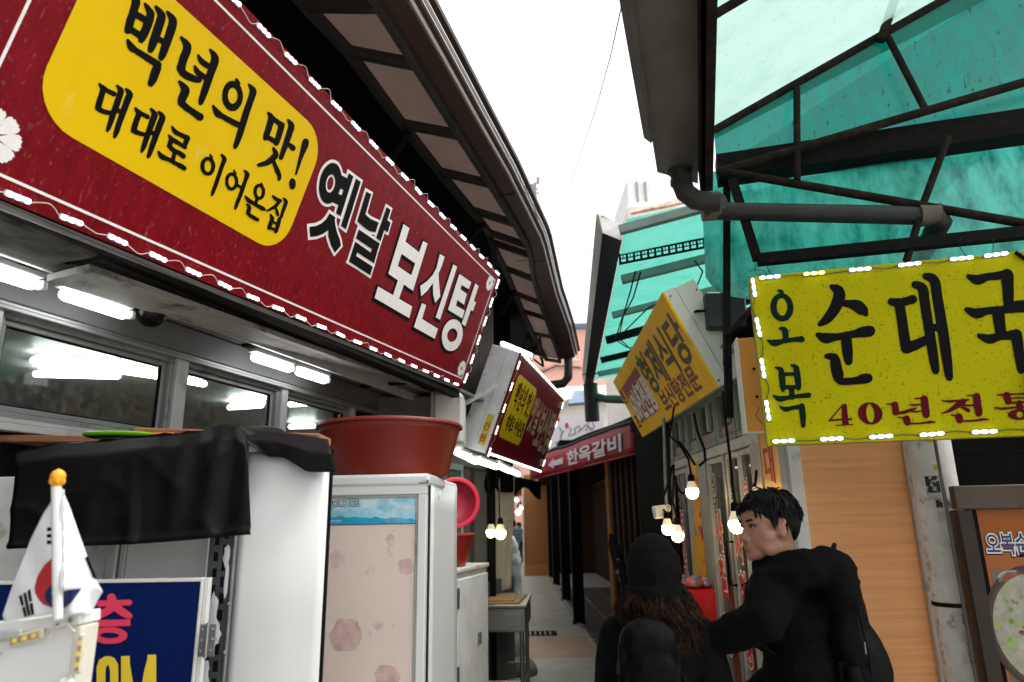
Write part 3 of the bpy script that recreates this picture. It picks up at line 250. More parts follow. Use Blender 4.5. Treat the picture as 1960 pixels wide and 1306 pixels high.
        'p 250,126 255,125 206,74 198,72|p 200,77 274,77 273,71 199,70|p 246,124 262,126 260,54 239,55|p 221,57 273,58 273,54 221,53|r 367,88 365,80 362,72 357,65 351,60 344,56 336,53 327,53 319,54 311,57 305,62 299,68 295,75 293,83 292,92 294,100 297,108 302,115 308,120 316,124 324,127 332,127 340,126 348,122 355,118 360,111 364,104 367,96 342,89 341,82 340,76 338,70 336,66 333,62 330,60 328,59 325,60 323,63 321,66 319,71 318,77 318,84 318,90 318,97 320,104 322,109 324,114 326,118 329,120 332,121 334,120 337,117 339,113 340,108 341,103 342,96|p 382,117 385,116 389,115 394,114 397,113 399,111 400,108 401,106 402,104 408,103 413,107 414,113 412,119 410,119 407,119 403,120 400,120 395,120 390,120 386,120 383,120 381,120 381,118 381,117|p 397,113 397,101 396,88 399,81 406,78 414,82 417,90 418,102 418,115 416,123 408,126 400,122|p 403,81 408,81 414,81 422,82 429,82 436,84 443,86 449,88 455,91 460,93 465,95 469,97 471,99 472,100 473,101 472,102 471,102 468,102 464,101 459,101 454,100 448,99 441,97 435,95 429,94 422,92 415,91 408,91 404,90 401,89 400,85 401,82|p 469,131 473,131 478,130 484,129 488,128 490,126 492,124 493,122 494,121 499,120 503,124 504,129 501,133 500,133 497,134 494,134 490,135 485,135 479,134 473,134 470,134 469,134 468,133 468,132|p 486,128 486,123 485,116 485,108 484,101 484,94 484,86 484,80 484,76 487,68 495,65 503,70 506,79 506,83 507,89 507,96 507,103 507,110 508,117 508,124 509,129 506,138 498,141 490,137|p 450,111 452,111 455,109 458,108 463,107 469,107 476,108 483,108 487,108 489,109 490,111 489,112 488,113 483,113 477,114 470,114 464,114 460,114 456,114 453,114 450,114 449,114 449,113 449,112|p 449,89 452,88 456,87 461,86 466,85 472,86 478,87 483,88 487,89 489,90 489,92 488,93 487,94 483,93 478,92 472,91 467,91 462,91 457,91 453,92 450,92 449,92 448,91 449,90|p 410,71 413,70 417,70 422,68 425,67 427,65 427,62 428,60 429,58 434,56 440,59 442,65 440,71 438,72 435,72 432,73 428,74 423,74 418,74 414,74 411,74 410,74 409,73 409,72|p 424,64 425,58 426,52 430,45 437,44 444,48 446,57 446,63 446,69 442,77 434,78 427,73|p 431,47 438,47 449,47 461,47 472,47 480,47 488,48 494,48 500,48 505,49 510,49 513,49 516,49 517,50 518,52 518,53 517,54 514,55 511,56 506,57 501,57 495,56 488,55 480,54 472,53 462,53 450,53 439,54 432,54 429,53 428,51 429,48|p 547,119 550,117 555,116 560,114 567,113 574,113 583,113 592,114 600,115 607,115 614,115 619,115 623,115 626,116 627,119 626,121 624,122 620,122 614,122 607,121 600,121 592,121 584,121 575,121 568,121 562,121 556,121 552,122 548,122 547,122 546,121 547,119|p 604,123 601,121 596,117 591,113 585,109 580,105 574,100 569,96 563,92 557,88 550,85 544,82 539,80 538,79 538,78 539,77 540,77 544,78 551,79 559,80 566,82 573,85 580,88 586,91 592,94 598,97 604,100 609,103 612,105 617,111 617,120 611,124|p 598,95 600,93 604,89 608,86 611,83 613,81 614,81 615,80 616,79 619,78 623,80 624,84 623,87 622,88 622,90 620,91 618,93 613,95 608,97 603,98 600,99 598,100 597,98 597,97|p 607,98 622,97 637,97 639,98 641,100 640,102 638,103 624,104 609,105 606,104 605,102 605,99|p 622,132 626,131 632,131 638,130 642,128 644,126 644,125 644,123 645,121 649,119 654,121 656,126 655,131 653,132 651,133 648,134 644,135 639,135 633,135 627,135 623,135 622,135 621,134 621,133|p 639,127 638,122 637,114 637,105 636,97 636,90 636,83 636,77 636,73 639,65 646,62 654,67 657,76 658,80 658,86 658,93 658,99 659,107 659,115 660,123 660,128 658,137 650,140 642,136|p 565,71 567,70 571,69 575,68 578,67 579,65 580,62 581,59 581,57 587,56 592,59 594,65 592,71 590,71 588,72 584,73 581,73 577,73 572,74 568,74 565,74 564,73 564,72 564,71|p 577,63 578,58 579,52 583,45 591,44 597,50 599,58 599,64 598,70 594,76 586,77 579,72|p 584,48 592,48 604,48 617,48 627,48 635,48 642,49 648,49 653,49 658,50 663,50 667,50 670,51 671,51 672,52 672,54 670,55 668,55 664,56 659,57 654,58 648,57 642,56 636,55 628,54 617,54 605,54 593,55 585,55 583,54 582,52 583,49|p 709,128 711,128 715,127 720,126 725,126 731,126 737,127 743,127 750,127 759,127 770,127 779,127 786,126 787,127 788,129 788,131 787,132 780,132 770,132 760,132 751,132 744,133 737,133 732,133 726,133 721,133 716,132 712,132 709,132 708,131 707,130 708,129|p 724,124 725,114 726,104 729,98 736,96 742,101 745,109 744,119 744,129 741,136 733,138 726,133|p 744,115 764,114 783,114 785,115 786,116 785,118 784,118 764,119 745,119 743,119 742,117 743,115|p 729,99 755,99 781,99 783,100 784,102 783,105 782,105 756,106 730,106 728,105 726,102 727,100|p 756,99 755,91 755,82 757,75 763,73 769,76 771,83 772,92 773,101 771,108 765,110 759,106|p 693,88 697,86 703,84 710,82 717,81 723,81 729,82 736,83 743,84 752,84 763,84 773,84 780,84 782,85 784,87 783,90 781,91 774,91 764,90 753,90 743,90 736,89 730,89 724,89 718,89 712,89 705,90 699,91 694,91 693,91 692,90 692,89|r 792,62 791,58 788,55 783,52 778,49 771,48 764,47 757,47 749,47 743,49 737,51 732,54 729,58 727,61 727,65 728,69 731,72 736,75 742,78 748,80 755,80 763,81 770,80 777,78 783,76 787,73 791,69 792,66 769,63 768,61 767,59 766,57 764,56 762,54 760,54 758,54 756,54 754,55 752,56 751,58 750,60 750,62 750,64 751,66 752,68 753,70 755,72 757,73 759,73 761,73 764,73 765,72 767,71 768,69 769,67 769,65',
    'floor_word':
        'p -242,-41 -241,-45 -239,-50 -234,-57 -225,-58 -218,-54 -217,-46 -219,-42 -220,-38 -226,-31 -234,-29 -241,-33|p -260,-61 -221,-60 -183,-59 -178,-57 -176,-52 -179,-47 -185,-45 -224,-46 -263,-46 -268,-49 -269,-54 -266,-59|p -227,-48 -230,-51 -234,-55 -239,-59 -244,-64 -252,-68 -262,-74 -272,-79 -278,-82 -281,-86 -281,-91 -276,-94 -271,-94 -263,-92 -253,-89 -241,-85 -232,-80 -224,-75 -218,-70 -213,-66 -210,-63 -208,-56 -212,-49 -220,-45|p -228,-65 -224,-68 -219,-72 -213,-76 -207,-80 -200,-84 -193,-87 -187,-89 -183,-91 -177,-91 -172,-88 -172,-82 -177,-77 -181,-75 -186,-72 -192,-68 -197,-65 -202,-61 -207,-57 -212,-53 -216,-51 -224,-48 -230,-51 -232,-58|p -274,-93 -176,-92 -174,-108 -271,-109|r -179,-130 -179,-135 -182,-139 -187,-142 -193,-146 -202,-148 -211,-149 -221,-149 -231,-149 -241,-147 -249,-145 -257,-141 -263,-138 -267,-133 -269,-129 -268,-124 -265,-120 -260,-117 -254,-113 -246,-111 -236,-110 -226,-110 -216,-110 -206,-112 -198,-114 -190,-118 -184,-121 -180,-126 -199,-130 -199,-131 -201,-133 -204,-134 -208,-135 -212,-136 -217,-136 -223,-136 -228,-136 -233,-135 -238,-134 -242,-133 -245,-132 -247,-131 -248,-129 -248,-128 -246,-126 -243,-125 -240,-124 -235,-123 -230,-123 -224,-123 -219,-123 -214,-124 -209,-125 -205,-126 -202,-127 -200,-128',
    'room_word':
        'r -263,-222 -262,-232 -263,-241 -265,-250 -269,-256 -274,-261 -280,-265 -287,-266 -294,-264 -300,-261 -307,-256 -313,-249 -317,-241 -321,-231 -323,-222 -324,-212 -323,-202 -321,-194 -317,-187 -312,-182 -306,-179 -300,-178 -293,-179 -286,-182 -279,-188 -273,-195 -269,-203 -265,-213 -283,-222 -282,-228 -282,-234 -283,-239 -284,-244 -285,-247 -287,-249 -289,-250 -291,-249 -294,-247 -296,-243 -298,-239 -300,-234 -302,-228 -303,-222 -304,-216 -304,-210 -304,-205 -303,-200 -301,-197 -299,-195 -297,-194 -295,-195 -292,-197 -290,-200 -288,-205 -286,-210 -284,-216|p -246,-202 -242,-186 -229,-178 -214,-178 -212,-195 -222,-200 -223,-211 -209,-316 -230,-316|p -218,-178 -205,-182 -194,-196 -191,-212 -177,-317 -197,-317 -211,-212 -216,-199 -221,-194|p -188,-178 -167,-178 -149,-317 -170,-317|p -122,-176 -101,-176 -84,-318 -109,-318|p -170,-178 -148,-249 -125,-318 -140,-317 -164,-249|p -120,-176 -113,-213 -118,-318 -133,-317 -126,-213',
}
# ------------------------------------------------------------------ materials
MATS = {}
def M(name, col=(.5, .5, .5), rough=.6, metal=0, var=.15, vscale=6, bump=0, bscale=60, stretch=(1, 1, 1), dirt=None, dscale=3, dlo=.55, dhi=.75, emit=0, ecol=None, spec=.28, coat=0, dstretch=(1, 1, 1), trans=0, rvar=0):
    if name in MATS: return MATS[name]
    m = bpy.data.materials.new(name); MATS[name] = m; m.use_nodes = True; N = m.node_tree.nodes; L = m.node_tree.links
    bs = N['Principled BSDF']; bs.inputs['Roughness'].default_value = rough; bs.inputs['Metallic'].default_value = metal; bs.inputs['Specular IOR Level'].default_value = spec; bs.inputs['Coat Weight'].default_value = coat
    tc = N.new('ShaderNodeTexCoord')
    def nz(scale, st, detail=5):
        mp = N.new('ShaderNodeMapping'); mp.inputs['Scale'].default_value = st; L.new(tc.outputs['Object'], mp.inputs[0])
        n = N.new('ShaderNodeTexNoise'); n.inputs['Scale'].default_value = scale; n.inputs['Detail'].default_value = detail; n.inputs['Roughness'].default_value = .62; L.new(mp.outputs[0], n.inputs[0]); return n
    n = nz(vscale, stretch); r = N.new('ShaderNodeValToRGB'); r.color_ramp.elements[0].position = .3; r.color_ramp.elements[1].position = .72
    r.color_ramp.elements[0].color = (*[c * (1 - var) for c in col], 1); r.color_ramp.elements[1].color = (*[min(1, c * (1 + var)) for c in col], 1)
    L.new(n.outputs[0], r.inputs[0]); last = r.outputs[0]
    if dirt is not None:
        d = nz(dscale, dstretch, 8); rr = N.new('ShaderNodeValToRGB'); rr.color_ramp.elements[0].position = dlo; rr.color_ramp.elements[1].position = dhi; rr.color_ramp.elements[0].color = (0, 0, 0, 1)
        L.new(d.outputs[0], rr.inputs[0]); mx = N.new('ShaderNodeMix'); mx.data_type = 'RGBA'; mx.inputs[7].default_value = (*dirt, 1)
        L.new(rr.outputs[0], mx.inputs[0]); L.new(last, mx.inputs[6]); last = mx.outputs[2]
    L.new(last, bs.inputs['Base Color'])
    if rvar:
        q = nz(vscale * 2, stretch); mr = N.new('ShaderNodeMapRange'); mr.inputs[3].default_value = max(0, rough - rvar); mr.inputs[4].default_value = min(1, rough + rvar); L.new(q.outputs[0], mr.inputs[0]); L.new(mr.outputs[0], bs.inputs['Roughness'])
    if bump:
        q = nz(bscale, stretch); bp = N.new('ShaderNodeBump'); bp.inputs['Strength'].default_value = bump; bp.inputs['Distance'].default_value = .01; L.new(q.outputs[0], bp.inputs['Height']); L.new(bp.outputs[0], bs.inputs['Normal'])
    if emit: bs.inputs['Emission Color'].default_value = (*(ecol or col), 1); bs.inputs['Emission Strength'].default_value = emit
    return m
def glass(name, tint=(.85, .9, .88), dust=.08, dcol=(.5, .5, .48), refl=1.0, dscale=40):
    m = bpy.data.materials.new(name); m.use_nodes = True; N = m.node_tree.nodes; L = m.node_tree.links; N.clear(); MATS[name] = m
    o = N.new('ShaderNodeOutputMaterial'); t = N.new('ShaderNodeBsdfTransparent'); t.inputs[0].default_value = (*tint, 1); g = N.new('ShaderNodeBsdfGlossy'); g.inputs['Roughness'].default_value = .03
    fr = N.new('ShaderNodeFresnel'); ge = N.new('ShaderNodeNewGeometry'); io = N.new('ShaderNodeMapRange'); io.inputs[3].default_value = 1.5; io.inputs[4].default_value = 1 / 1.5; L.new(ge.outputs['Backfacing'], io.inputs[0]); L.new(io.outputs[0], fr.inputs[0]); mx = N.new('ShaderNodeMixShader'); L.new(fr.outputs[0], mx.inputs[0]); L.new(t.outputs[0], mx.inputs[1]); L.new(g.outputs[0], mx.inputs[2])
    tc = N.new('ShaderNodeTexCoord'); n = N.new('ShaderNodeTexNoise'); n.inputs['Scale'].default_value = dscale; n.inputs['Detail'].default_value = 6; L.new(tc.outputs['Object'], n.inputs[0])
    mr = N.new('ShaderNodeMapRange'); mr.inputs[1].default_value = .42; mr.inputs[2].default_value = .8; mr.inputs[3].default_value = dust * .4; mr.inputs[4].default_value = dust * 3; L.new(n.outputs[0], mr.inputs[0])
    d = N.new('ShaderNodeBsdfDiffuse'); d.inputs[0].default_value = (*dcol, 1); m2 = N.new('ShaderNodeMixShader'); L.new(mr.outputs[0], m2.inputs[0]); L.new(mx.outputs[0], m2.inputs[1]); L.new(d.outputs[0], m2.inputs[2]); L.new(m2.outputs[0], o.inputs[0]); return m
def sheet(name, tint, clear, grime, gscale=5, stretch=(1, 1, 1), lo=.45, hi=.7, see=.25, speck=0):
    """tinted plastic roofing: lets sky light through, milky, with dirt lying on it"""
    m = bpy.data.materials.new(name); m.use_nodes = True; N = m.node_tree.nodes; L = m.node_tree.links; N.clear(); MATS[name] = m
    o = N.new('ShaderNodeOutputMaterial'); tl = N.new('ShaderNodeBsdfTranslucent'); tp = N.new('ShaderNodeBsdfTransparent'); gl = N.new('ShaderNodeBsdfGlossy'); gl.inputs['Roughness'].default_value = .25
    tp.inputs[0].default_value = (*clear, 1); tc = N.new('ShaderNodeTexCoord')
    def nz(sc, st, lo, hi, det=8):
        mp = N.new('ShaderNodeMapping'); mp.inputs['Scale'].default_value = st; L.new(tc.outputs['Object'], mp.inputs[0]); n = N.new('ShaderNodeTexNoise'); n.inputs['Scale'].default_value = sc; n.inputs['Detail'].default_value = det; n.inputs['Roughness'].default_value = .7
        L.new(mp.outputs[0], n.inputs[0]); r = N.new('ShaderNodeValToRGB'); r.color_ramp.elements[0].position = lo; r.color_ramp.elements[1].position = hi; L.new(n.outputs[0], r.inputs[0]); return r.outputs[0]
    a = nz(gscale, stretch, lo, hi); mx = N.new('ShaderNodeMix'); mx.data_type = 'RGBA'; mx.inputs[6].default_value = (*tint, 1); mx.inputs[7].default_value = (*grime, 1); L.new(a, mx.inputs[0]); col = mx.outputs[2]
    if speck:
        s2 = nz(60, (1, 1, .35), .62, .68, 3); m3 = N.new('ShaderNodeMix'); m3.data_type = 'RGBA'; m3.inputs[7].default_value = (.01, .03, .03, 1); mm = N.new('ShaderNodeMath'); mm.operation = 'MULTIPLY'; mm.inputs[1].default_value = speck; L.new(s2, mm.inputs[0]); L.new(mm.outputs[0], m3.inputs[0]); L.new(col, m3.inputs[6]); col = m3.outputs[2]
    L.new(col, tl.inputs[0])
    inv = N.new('ShaderNodeMapRange'); inv.inputs[3].default_value = see; inv.inputs[4].default_value = see * .12; L.new(a, inv.inputs[0])
    x1 = N.new('ShaderNodeMixShader'); L.new(inv.outputs[0], x1.inputs[0]); L.new(tl.outputs[0], x1.inputs[1]); L.new(tp.outputs[0], x1.inputs[2])
    x2 = N.new('ShaderNodeMixShader'); x2.inputs[0].default_value = .04; L.new(x1.outputs[0], x2.inputs[1]); L.new(gl.outputs[0], x2.inputs[2]); L.new(x2.outputs[0], o.inputs[0]); return m
def lamp(name, col, strength):
    m = bpy.data.materials.new(name); m.use_nodes = True; N = m.node_tree.nodes; N.clear(); e = N.new('ShaderNodeEmission'); e.inputs[0].default_value = (*col, 1); e.inputs[1].default_value = strength
    o = N.new('ShaderNodeOutputMaterial'); m.node_tree.links.new(e.outputs[0], o.inputs[0]); MATS[name] = m; return m

white_paint = M('white_paint', (.64, .64, .62), .42, var=.05, dirt=(.45, .42, .36), dscale=4, dlo=.62, dhi=.9)
white_gloss = M('white_gloss', (.68, .69, .68), .25, var=.03, vscale=2, coat=.3, bump=.02, bscale=5)
white_dirty = M('white_dirty', (.62, .61, .58), .5, var=.12, dirt=(.22, .18, .13), dscale=9, dlo=.58, dhi=.75)
alu = M('aluminium', (.30, .31, .30), .45, .6, var=.1, dirt=(.2, .19, .17), dscale=7, dlo=.6, dhi=.85, rvar=.1)
alu_white = M('aluminium_white', (.42, .43, .42), .4, .1, var=.1, dirt=(.12, .11, .1), dscale=8, dlo=.55, dhi=.8)
alu_dim = M('aluminium_dim', (.22, .23, .225), .4, .1, var=.12, dirt=(.06, .055, .05), dscale=9, dlo=.55, dhi=.75)
steel = M('stainless_steel', (.34, .33, .32), .33, .9, var=.15, stretch=(1, 1, 6), rvar=.12)
rib_grey = M('rib_grey', (.030, .027, .025), .7, spec=.15, var=.25, vscale=8)
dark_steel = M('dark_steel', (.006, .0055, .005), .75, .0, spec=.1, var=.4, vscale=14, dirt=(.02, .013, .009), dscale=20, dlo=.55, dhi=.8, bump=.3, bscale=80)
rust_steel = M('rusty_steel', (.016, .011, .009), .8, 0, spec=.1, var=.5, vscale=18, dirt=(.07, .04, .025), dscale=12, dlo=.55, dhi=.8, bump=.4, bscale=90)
black_metal = M('black_metal', (.004, .004, .004), .6, 0, spec=.08, var=.4, vscale=10)
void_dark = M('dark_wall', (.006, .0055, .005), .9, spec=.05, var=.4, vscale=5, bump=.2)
zinc = M('zinc_sheet', (.125, .12, .115), .5, .5, var=.18, vscale=5, dirt=(.1, .09, .08), dscale=4, dlo=.5, dhi=.8, bump=.05, bscale=40)
galv = M('galvanised', (.2, .21, .22), .42, .7, var=.2, vscale=25)
pvc_grey = M('pvc_pipe_grey', (.034, .034, .033), .5, var=.25, vscale=8, dirt=(.022, .02, .018), dscale=6, dlo=.45, dhi=.7, bump=.15, bscale=70)
concrete = M('concrete', (.36, .35, .33), .85, var=.25, vscale=5, dirt=(.1, .09, .08), dscale=8, dlo=.5, dhi=.75, bump=.4, bscale=50)
grime_m = M('grimy_concrete', (.11, .105, .095), .9, spec=.1, var=.4, vscale=6, dirt=(.02, .018, .016), dscale=7, dlo=.45, dhi=.7, bump=.4, bscale=40)
plank_m = M('plank_paint', (.34, .335, .315), .6, var=.15, vscale=7, stretch=(6, 2, 8), dirt=(.03, .028, .025), dscale=6, dlo=.56, dhi=.72, bump=.2, bscale=40)
soffit_m = M('soffit_paint', (.12, .12, .118), .45, var=.12, vscale=3, dirt=(.1, .095, .09), dscale=5, dlo=.55, dhi=.8, rvar=.1)
brown_panel = sheet('roof_panel_brown', (.030, .0205, .0165), (.05, .04, .035), (.021, .0145, .012), 4, lo=.4, hi=.8, see=.0)
gutter_brown = M('gutter_brown', (.05, .030, .026), .6, spec=.1, var=.12, vscale=4, bump=.05, bscale=30)
lip_white = M('gutter_lip', (.7, .66, .62), .4, var=.06)
sign_red = M('sign_red', (.15, .002, .0065), .42, spec=.10, var=.22, vscale=3, stretch=(9, 9, 1), dirt=(.36, .16, .15), dscale=4, dlo=.585, dhi=.95, dstretch=(30, 30, .45), rvar=.1)
sign_yellow = M('sign_yellow', (.64, .42, .001), .45, spec=.1, var=.06, vscale=2, dirt=(.66, .52, .2), dscale=3.2, dlo=.6, dhi=.95, dstretch=(9, 9, .6))
ink_black = M('ink_black', (.004, .004, .004), .45, var=.4, vscale=20, stretch=(8, 8, 1), spec=.05, dirt=(.018, .016, .013), dscale=5, dlo=.62, dhi=.95, dstretch=(14, 14, .8))
ink_white = M('ink_white', (.72, .70, .67), .4, var=.06, vscale=20, dirt=(.5, .45, .42), dscale=6, dlo=.6, dhi=.9, dstretch=(10, 10, .8))
cable_white = M('cable_white', (.55, .48, .4), .5, var=.15)
led_body = M('led_housing', (.36, .37, .40), .4, var=.05)
led_old = M('led_housing_old', (.62, .55, .42), .35, var=.2, vscale=30, dirt=(.3, .2, .1), dscale=30)
led_dot = M('led_chip', (.75, .6, .18), .3)
led_on = lamp('led_light', (.86, .92, 1.0), 2.4)
led_warm = lamp('led_warm', (.93, .97, .82), 2.0)
tube_on = lamp('tube_light', (.94, .97, 1.0), 3.6)
tube_in = lamp('tube_light_inside', (.93, 1.0, .95), 9)
tube_green = lamp('tube_light_far', (.92, 1.0, .86), 3.0)
bulb_on = lamp('bulb_light', (1.0, .70, .32), 11)
bulb_white = M('bulb_neck', (.75, .72, .66), .4, emit=.15, ecol=(1, .75, .4))
yellow_led = lamp('led_yellow', (1, .9, .15), 3)
glass_win = glass('window_glass', (.8, .84, .82), .035, (.55, .55, .53))
glass_shop = glass('shop_glass', (.75, .78, .74), .1, (.35, .36, .33))
plaster_in = M('interior_plaster', (.36, .35, .31), .7, var=.2, vscale=2)
wood_raw = M('plank_wood', (.28, .12, .06), .75, var=.3, vscale=8, stretch=(1.5, 8, 30), bump=.35, bscale=30, dirt=(.1, .05, .03), dscale=12)
tarp_m = M('black_tarp', (.0022, .0022, .0022), .5, spec=.10, var=.25, vscale=4, bump=.12, bscale=22, rvar=.08)
plastic_red = M('basin_red', (.165, .016, .009), .42, var=.12, vscale=5, dirt=(.2, .06, .04), dscale=7, dlo=.55, dhi=.85, bump=.05, bscale=30, rvar=.08)
plastic_red_b = M('tub_red', (.33, .03, .02), .4, var=.15, vscale=6, dirt=(.28, .09, .03), dscale=4)
plastic_pink = M('colander_pink', (.62, .02, .06), .35, var=.08)
lime = M('lime_plastic', (.22, .62, .02), .35, var=.08)
orange_red = M('orange_plastic', (.7, .09, .02), .4)
navy = M('board_navy', (.002, .010, .075), .45, spec=.1, var=.08, vscale=3)
ink_pink = M('ink_pink', (.72, .05, .10), .4, var=.04)
ink_yellow = M('ink_yellow', (.80, .58, .04), .4, var=.04)
flag_white = M('flag_cloth', (.80, .80, .83), .75, var=.03, vscale=10, bump=.05, bscale=14)
flag_red = M('flag_red', (.52, .03, .045), .6, var=.06)
flag_blue = M('flag_blue', (.01, .022, .12), .6, var=.06)
gold_plastic = M('gold_plastic', (.75, .33, .02), .3, var=.06)
green_sheet = sheet('canopy_sheet', (.25, .37, .325), (.40, .54, .49), (.06, .22, .19), 2.2, (1, 1, 1), .48, .85, .22, speck=.3)
green_dark = sheet('canopy_sheet_dirty', (.010, .19, .155), (.03, .24, .20), (.035, .125, .105), 5, (3, 3, .8), .35, .75, .05, speck=.9)
green_wall = sheet('curtain_sheet', (.05, .36, .29), (.09, .42, .34), (.003, .115, .092), 6, (2, 2, .8), .36, .66, .22)
green_far = sheet('far_canopy_sheet', (.075, .30, .24), (.20, .50, .42), (.025, .19, .15), 5, (1, 1, 1), .45, .8, .24)
gutter_navy = M('gutter_navy', (.016, .02, .034), .35, .2, var=.2)
gutter_side = M('gutter_side', (.45, .42, .40), .55, var=.15, dirt=(.25, .2, .17), dscale=6)
sage = M('sage_paint', (.20, .27, .24), .5, var=.15, vscale=6)
lime_sign = M('sign_lime', (.38, .345, .0004), .45, spec=.06, var=.06, vscale=3, dirt=(.10, .085, .0), dscale=130, dlo=.60, dhi=.65)
ink_green = M('ink_green', (.001, .014, .007), .45, var=.1, spec=.06)
ink_maroon = M('ink_maroon', (.085, .002, .008), .45, var=.1, spec=.06)
sign_amber = M('sign_amber', (.92, .52, .004), .5, spec=.1, var=.18, vscale=3, dirt=(.5, .26, .05), dscale=3)
sign_box = M('sign_box', (.62, .66, .58), .45, var=.05, dirt=(.4, .4, .34), dscale=6, dlo=.6, dhi=.9)
orange_board = M('orange_board', (.62, .27, .05), .45, var=.05)
wood_panel = M('wood_laminate', (.74, .36, .155), .55, spec=.1, var=.12, vscale=4, stretch=(.6, .6, 18), bump=.06, bscale=5)
poster_orange = M('poster_orange', (.28, .075, .010), .3, var=.12, vscale=2, coat=.3)
print_blue = M('print_blue', (.03, .04, .15), .35)
pole_m = M('painted_pole', (.70, .69, .64), .55, var=.18, vscale=9, dirt=(.14, .12, .09), dscale=14, dlo=.56, dhi=.68, bump=.15, bscale=40)
awning_m = M('awning_black', (.0025, .0025, .0028), .6, spec=.08, var=.35, vscale=8)
banner_red = M('banner_red', (.33, .006, .018), .55, var=.1, vscale=3)
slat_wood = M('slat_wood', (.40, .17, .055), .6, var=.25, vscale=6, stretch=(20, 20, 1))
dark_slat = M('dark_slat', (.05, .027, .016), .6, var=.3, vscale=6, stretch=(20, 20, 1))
path_m = M('path_green', (.32, .315, .265), .55, var=.2, vscale=2.5, dirt=(.3, .28, .24), dscale=6, dlo=.6, dhi=.85, bump=.15, bscale=40, rvar=.15)
path_tan = M('path_tan', (.34, .23, .15), .6, var=.2, vscale=3, bump=.15, bscale=40, dirt=(.35, .3, .24), dscale=7, dlo=.6, dhi=.85)
tile_m = M('floor_tile', (.10, .085, .075), .45, var=.25, vscale=4)
kerb_m = M('kerb_stone', (.28, .26, .23), .8, var=.3, vscale=7, bump=.3)
skin = M('skin', (.30, .15, .10), .5, var=.14, vscale=34, spec=.25, bump=.12, bscale=220, dirt=(.24, .09, .06), dscale=60, dlo=.62, dhi=.75)
hair_black = M('hair_black', (.004, .0035, .0035), .5, spec=.1, var=.3, vscale=30)
hair_brown = M('hair_brown', (.020, .0085, .0045), .5, spec=.10, var=.4, vscale=20)
fleece = M('fleece_black', (.004, .004, .0042), .95, var=.4, vscale=60, bump=.5, bscale=160, spec=.06)
wool = M('wool_black', (.005, .005, .005), .9, var=.3, vscale=80, bump=.4, bscale=120, spec=.06)
coat_m = M('coat_black', (.004, .004, .0045), .8, var=.3, vscale=20, bump=.2, bscale=50, spec=.04)
nylon = M('nylon_black', (.0025, .0025, .0028), .6, spec=.08, var=.25, vscale=15, bump=.1, bscale=90)
leather = M('leather_black', (.002, .002, .0022), .5, var=.3, vscale=14, bump=.25, bscale=60, spec=.08)
denim = M('trousers_dark', (.02, .022, .03), .85, var=.2, vscale=30)
puffer = M('puffer_blue', (.07, .10, .16), .55, var=.2, vscale=10)
pink_wall = M('pink_render', (.72, .40, .33), .8, var=.08, vscale=1)
cream_wall = M('cream_render', (.72, .68, .62), .8, var=.1, vscale=1)
slate_blue = M('slate_blue', (.12, .17, .24), .6, var=.15)
blue_tarp = M('blue_tarp', (.2, .35, .6), .5, var=.2, vscale=12)
window_far = M('far_window', (.22, .28, .3), .25, var=.2)
cardboard = M('cardboard', (.38, .23, .13), .8, var=.12, vscale=5)
stone_m = M('stone', (.2, .16, .13), .9, var=.3, vscale=9, bump=.5, bscale=30)
print_sky = M('print_sky', (.30, .62, .80), .3, var=.25, vscale=7, dirt=(.78, .85, .88), dscale=9, dlo=.42, dhi=.62, dstretch=(1, 1, 2))
print_sea = M('print_sea', (.03, .32, .55), .3, var=.25, vscale=14, dirt=(.3, .62, .78), dscale=12, dlo=.48, dhi=.7)
floral = M('floral_film', (.76, .62, .56), .3, var=.05, vscale=3, dirt=(.42, .20, .21), dscale=3.2, dlo=.60, dhi=.66, coat=.3)
petal_m = M('floral_print', (.60, .42, .39), .35, var=.3, vscale=16)
petal_edge = M('floral_print_pale', (.68, .53, .49), .35, var=.15, vscale=14)
amber_strip = M('amber_strip', (.75, .33, .02), .4, var=.2, vscale=6, dirt=(.35, .03, .02), dscale=9, dlo=.58, dhi=.62)
red_cloth = M('red_cloth', (.45, .01, .02), .5, var=.2, vscale=8)
soup_white = M('print_soup', (.30, .28, .23), .4, var=.3, vscale=30, dirt=(.25, .33, .1), dscale=26, dlo=.55, dhi=.6)
soup_meat = M('print_meat', (.22, .06, .03), .4, var=.5, vscale=40)
bowl_dark = M('print_bowl', (.05, .025, .018), .35, var=.3)
paper_m = M('sticker_paper', (.6, .58, .5), .6, var=.15, vscale=30)
paper_y = M('sticker_yellow', (.6, .5, .04), .6, var=.2, vscale=30)
ink_red = M('ink_red', (.45, .015, .03), .45, var=.1)
foil = M('plastic_bag', (.62, .6, .6), .25, var=.25, vscale=30)
# ================================================================== THE SETTING
g = MB(); g.quad((-60, -40, -.004), (60, -40, -.004), (60, 120, -.004), (-60, 120, -.004)); struct('ground', g, concrete)
def strip(name, y0, y1, xl0, xr0, xl1, xr1, z, mat):
    b = MB(); b.quad((xl0, y0, z), (xr0, y0, z), (xr1, y1, z), (xl1, y1, z)); return struct(name, b, mat)
strip('path', -3, 9.1, -1.4, 1.15, -.6, 1.0, .002, path_m); strip('path_band', 9.1, 10.75, -.6, 1.0, -.5, 1.0, .003, path_tan); strip('path', 10.75, 40, -.5, 1.0, -.6, 1.0, .002, path_m)
kb = MB()
for i in range(22): kb.box(WORLD, .98 + random.uniform(-.006, .006), 1.06, 11.6 + i * .5, 12.09 + i * .5, -.02, .02 + random.uniform(0, .006), .008)
struct('kerb', kb, kerb_m)
tf = bpy.data.objects.new('tiled_floor', None); COL.objects.link(tf); tf.location = (1.6, 12, 0); tf['kind'] = 'structure'
tm = MB().box(WORLD, -.218, .218, -.218, .218, -.02, .0, .006).mesh('tile'); tm.materials.append(tile_m); fix_normals(tm)
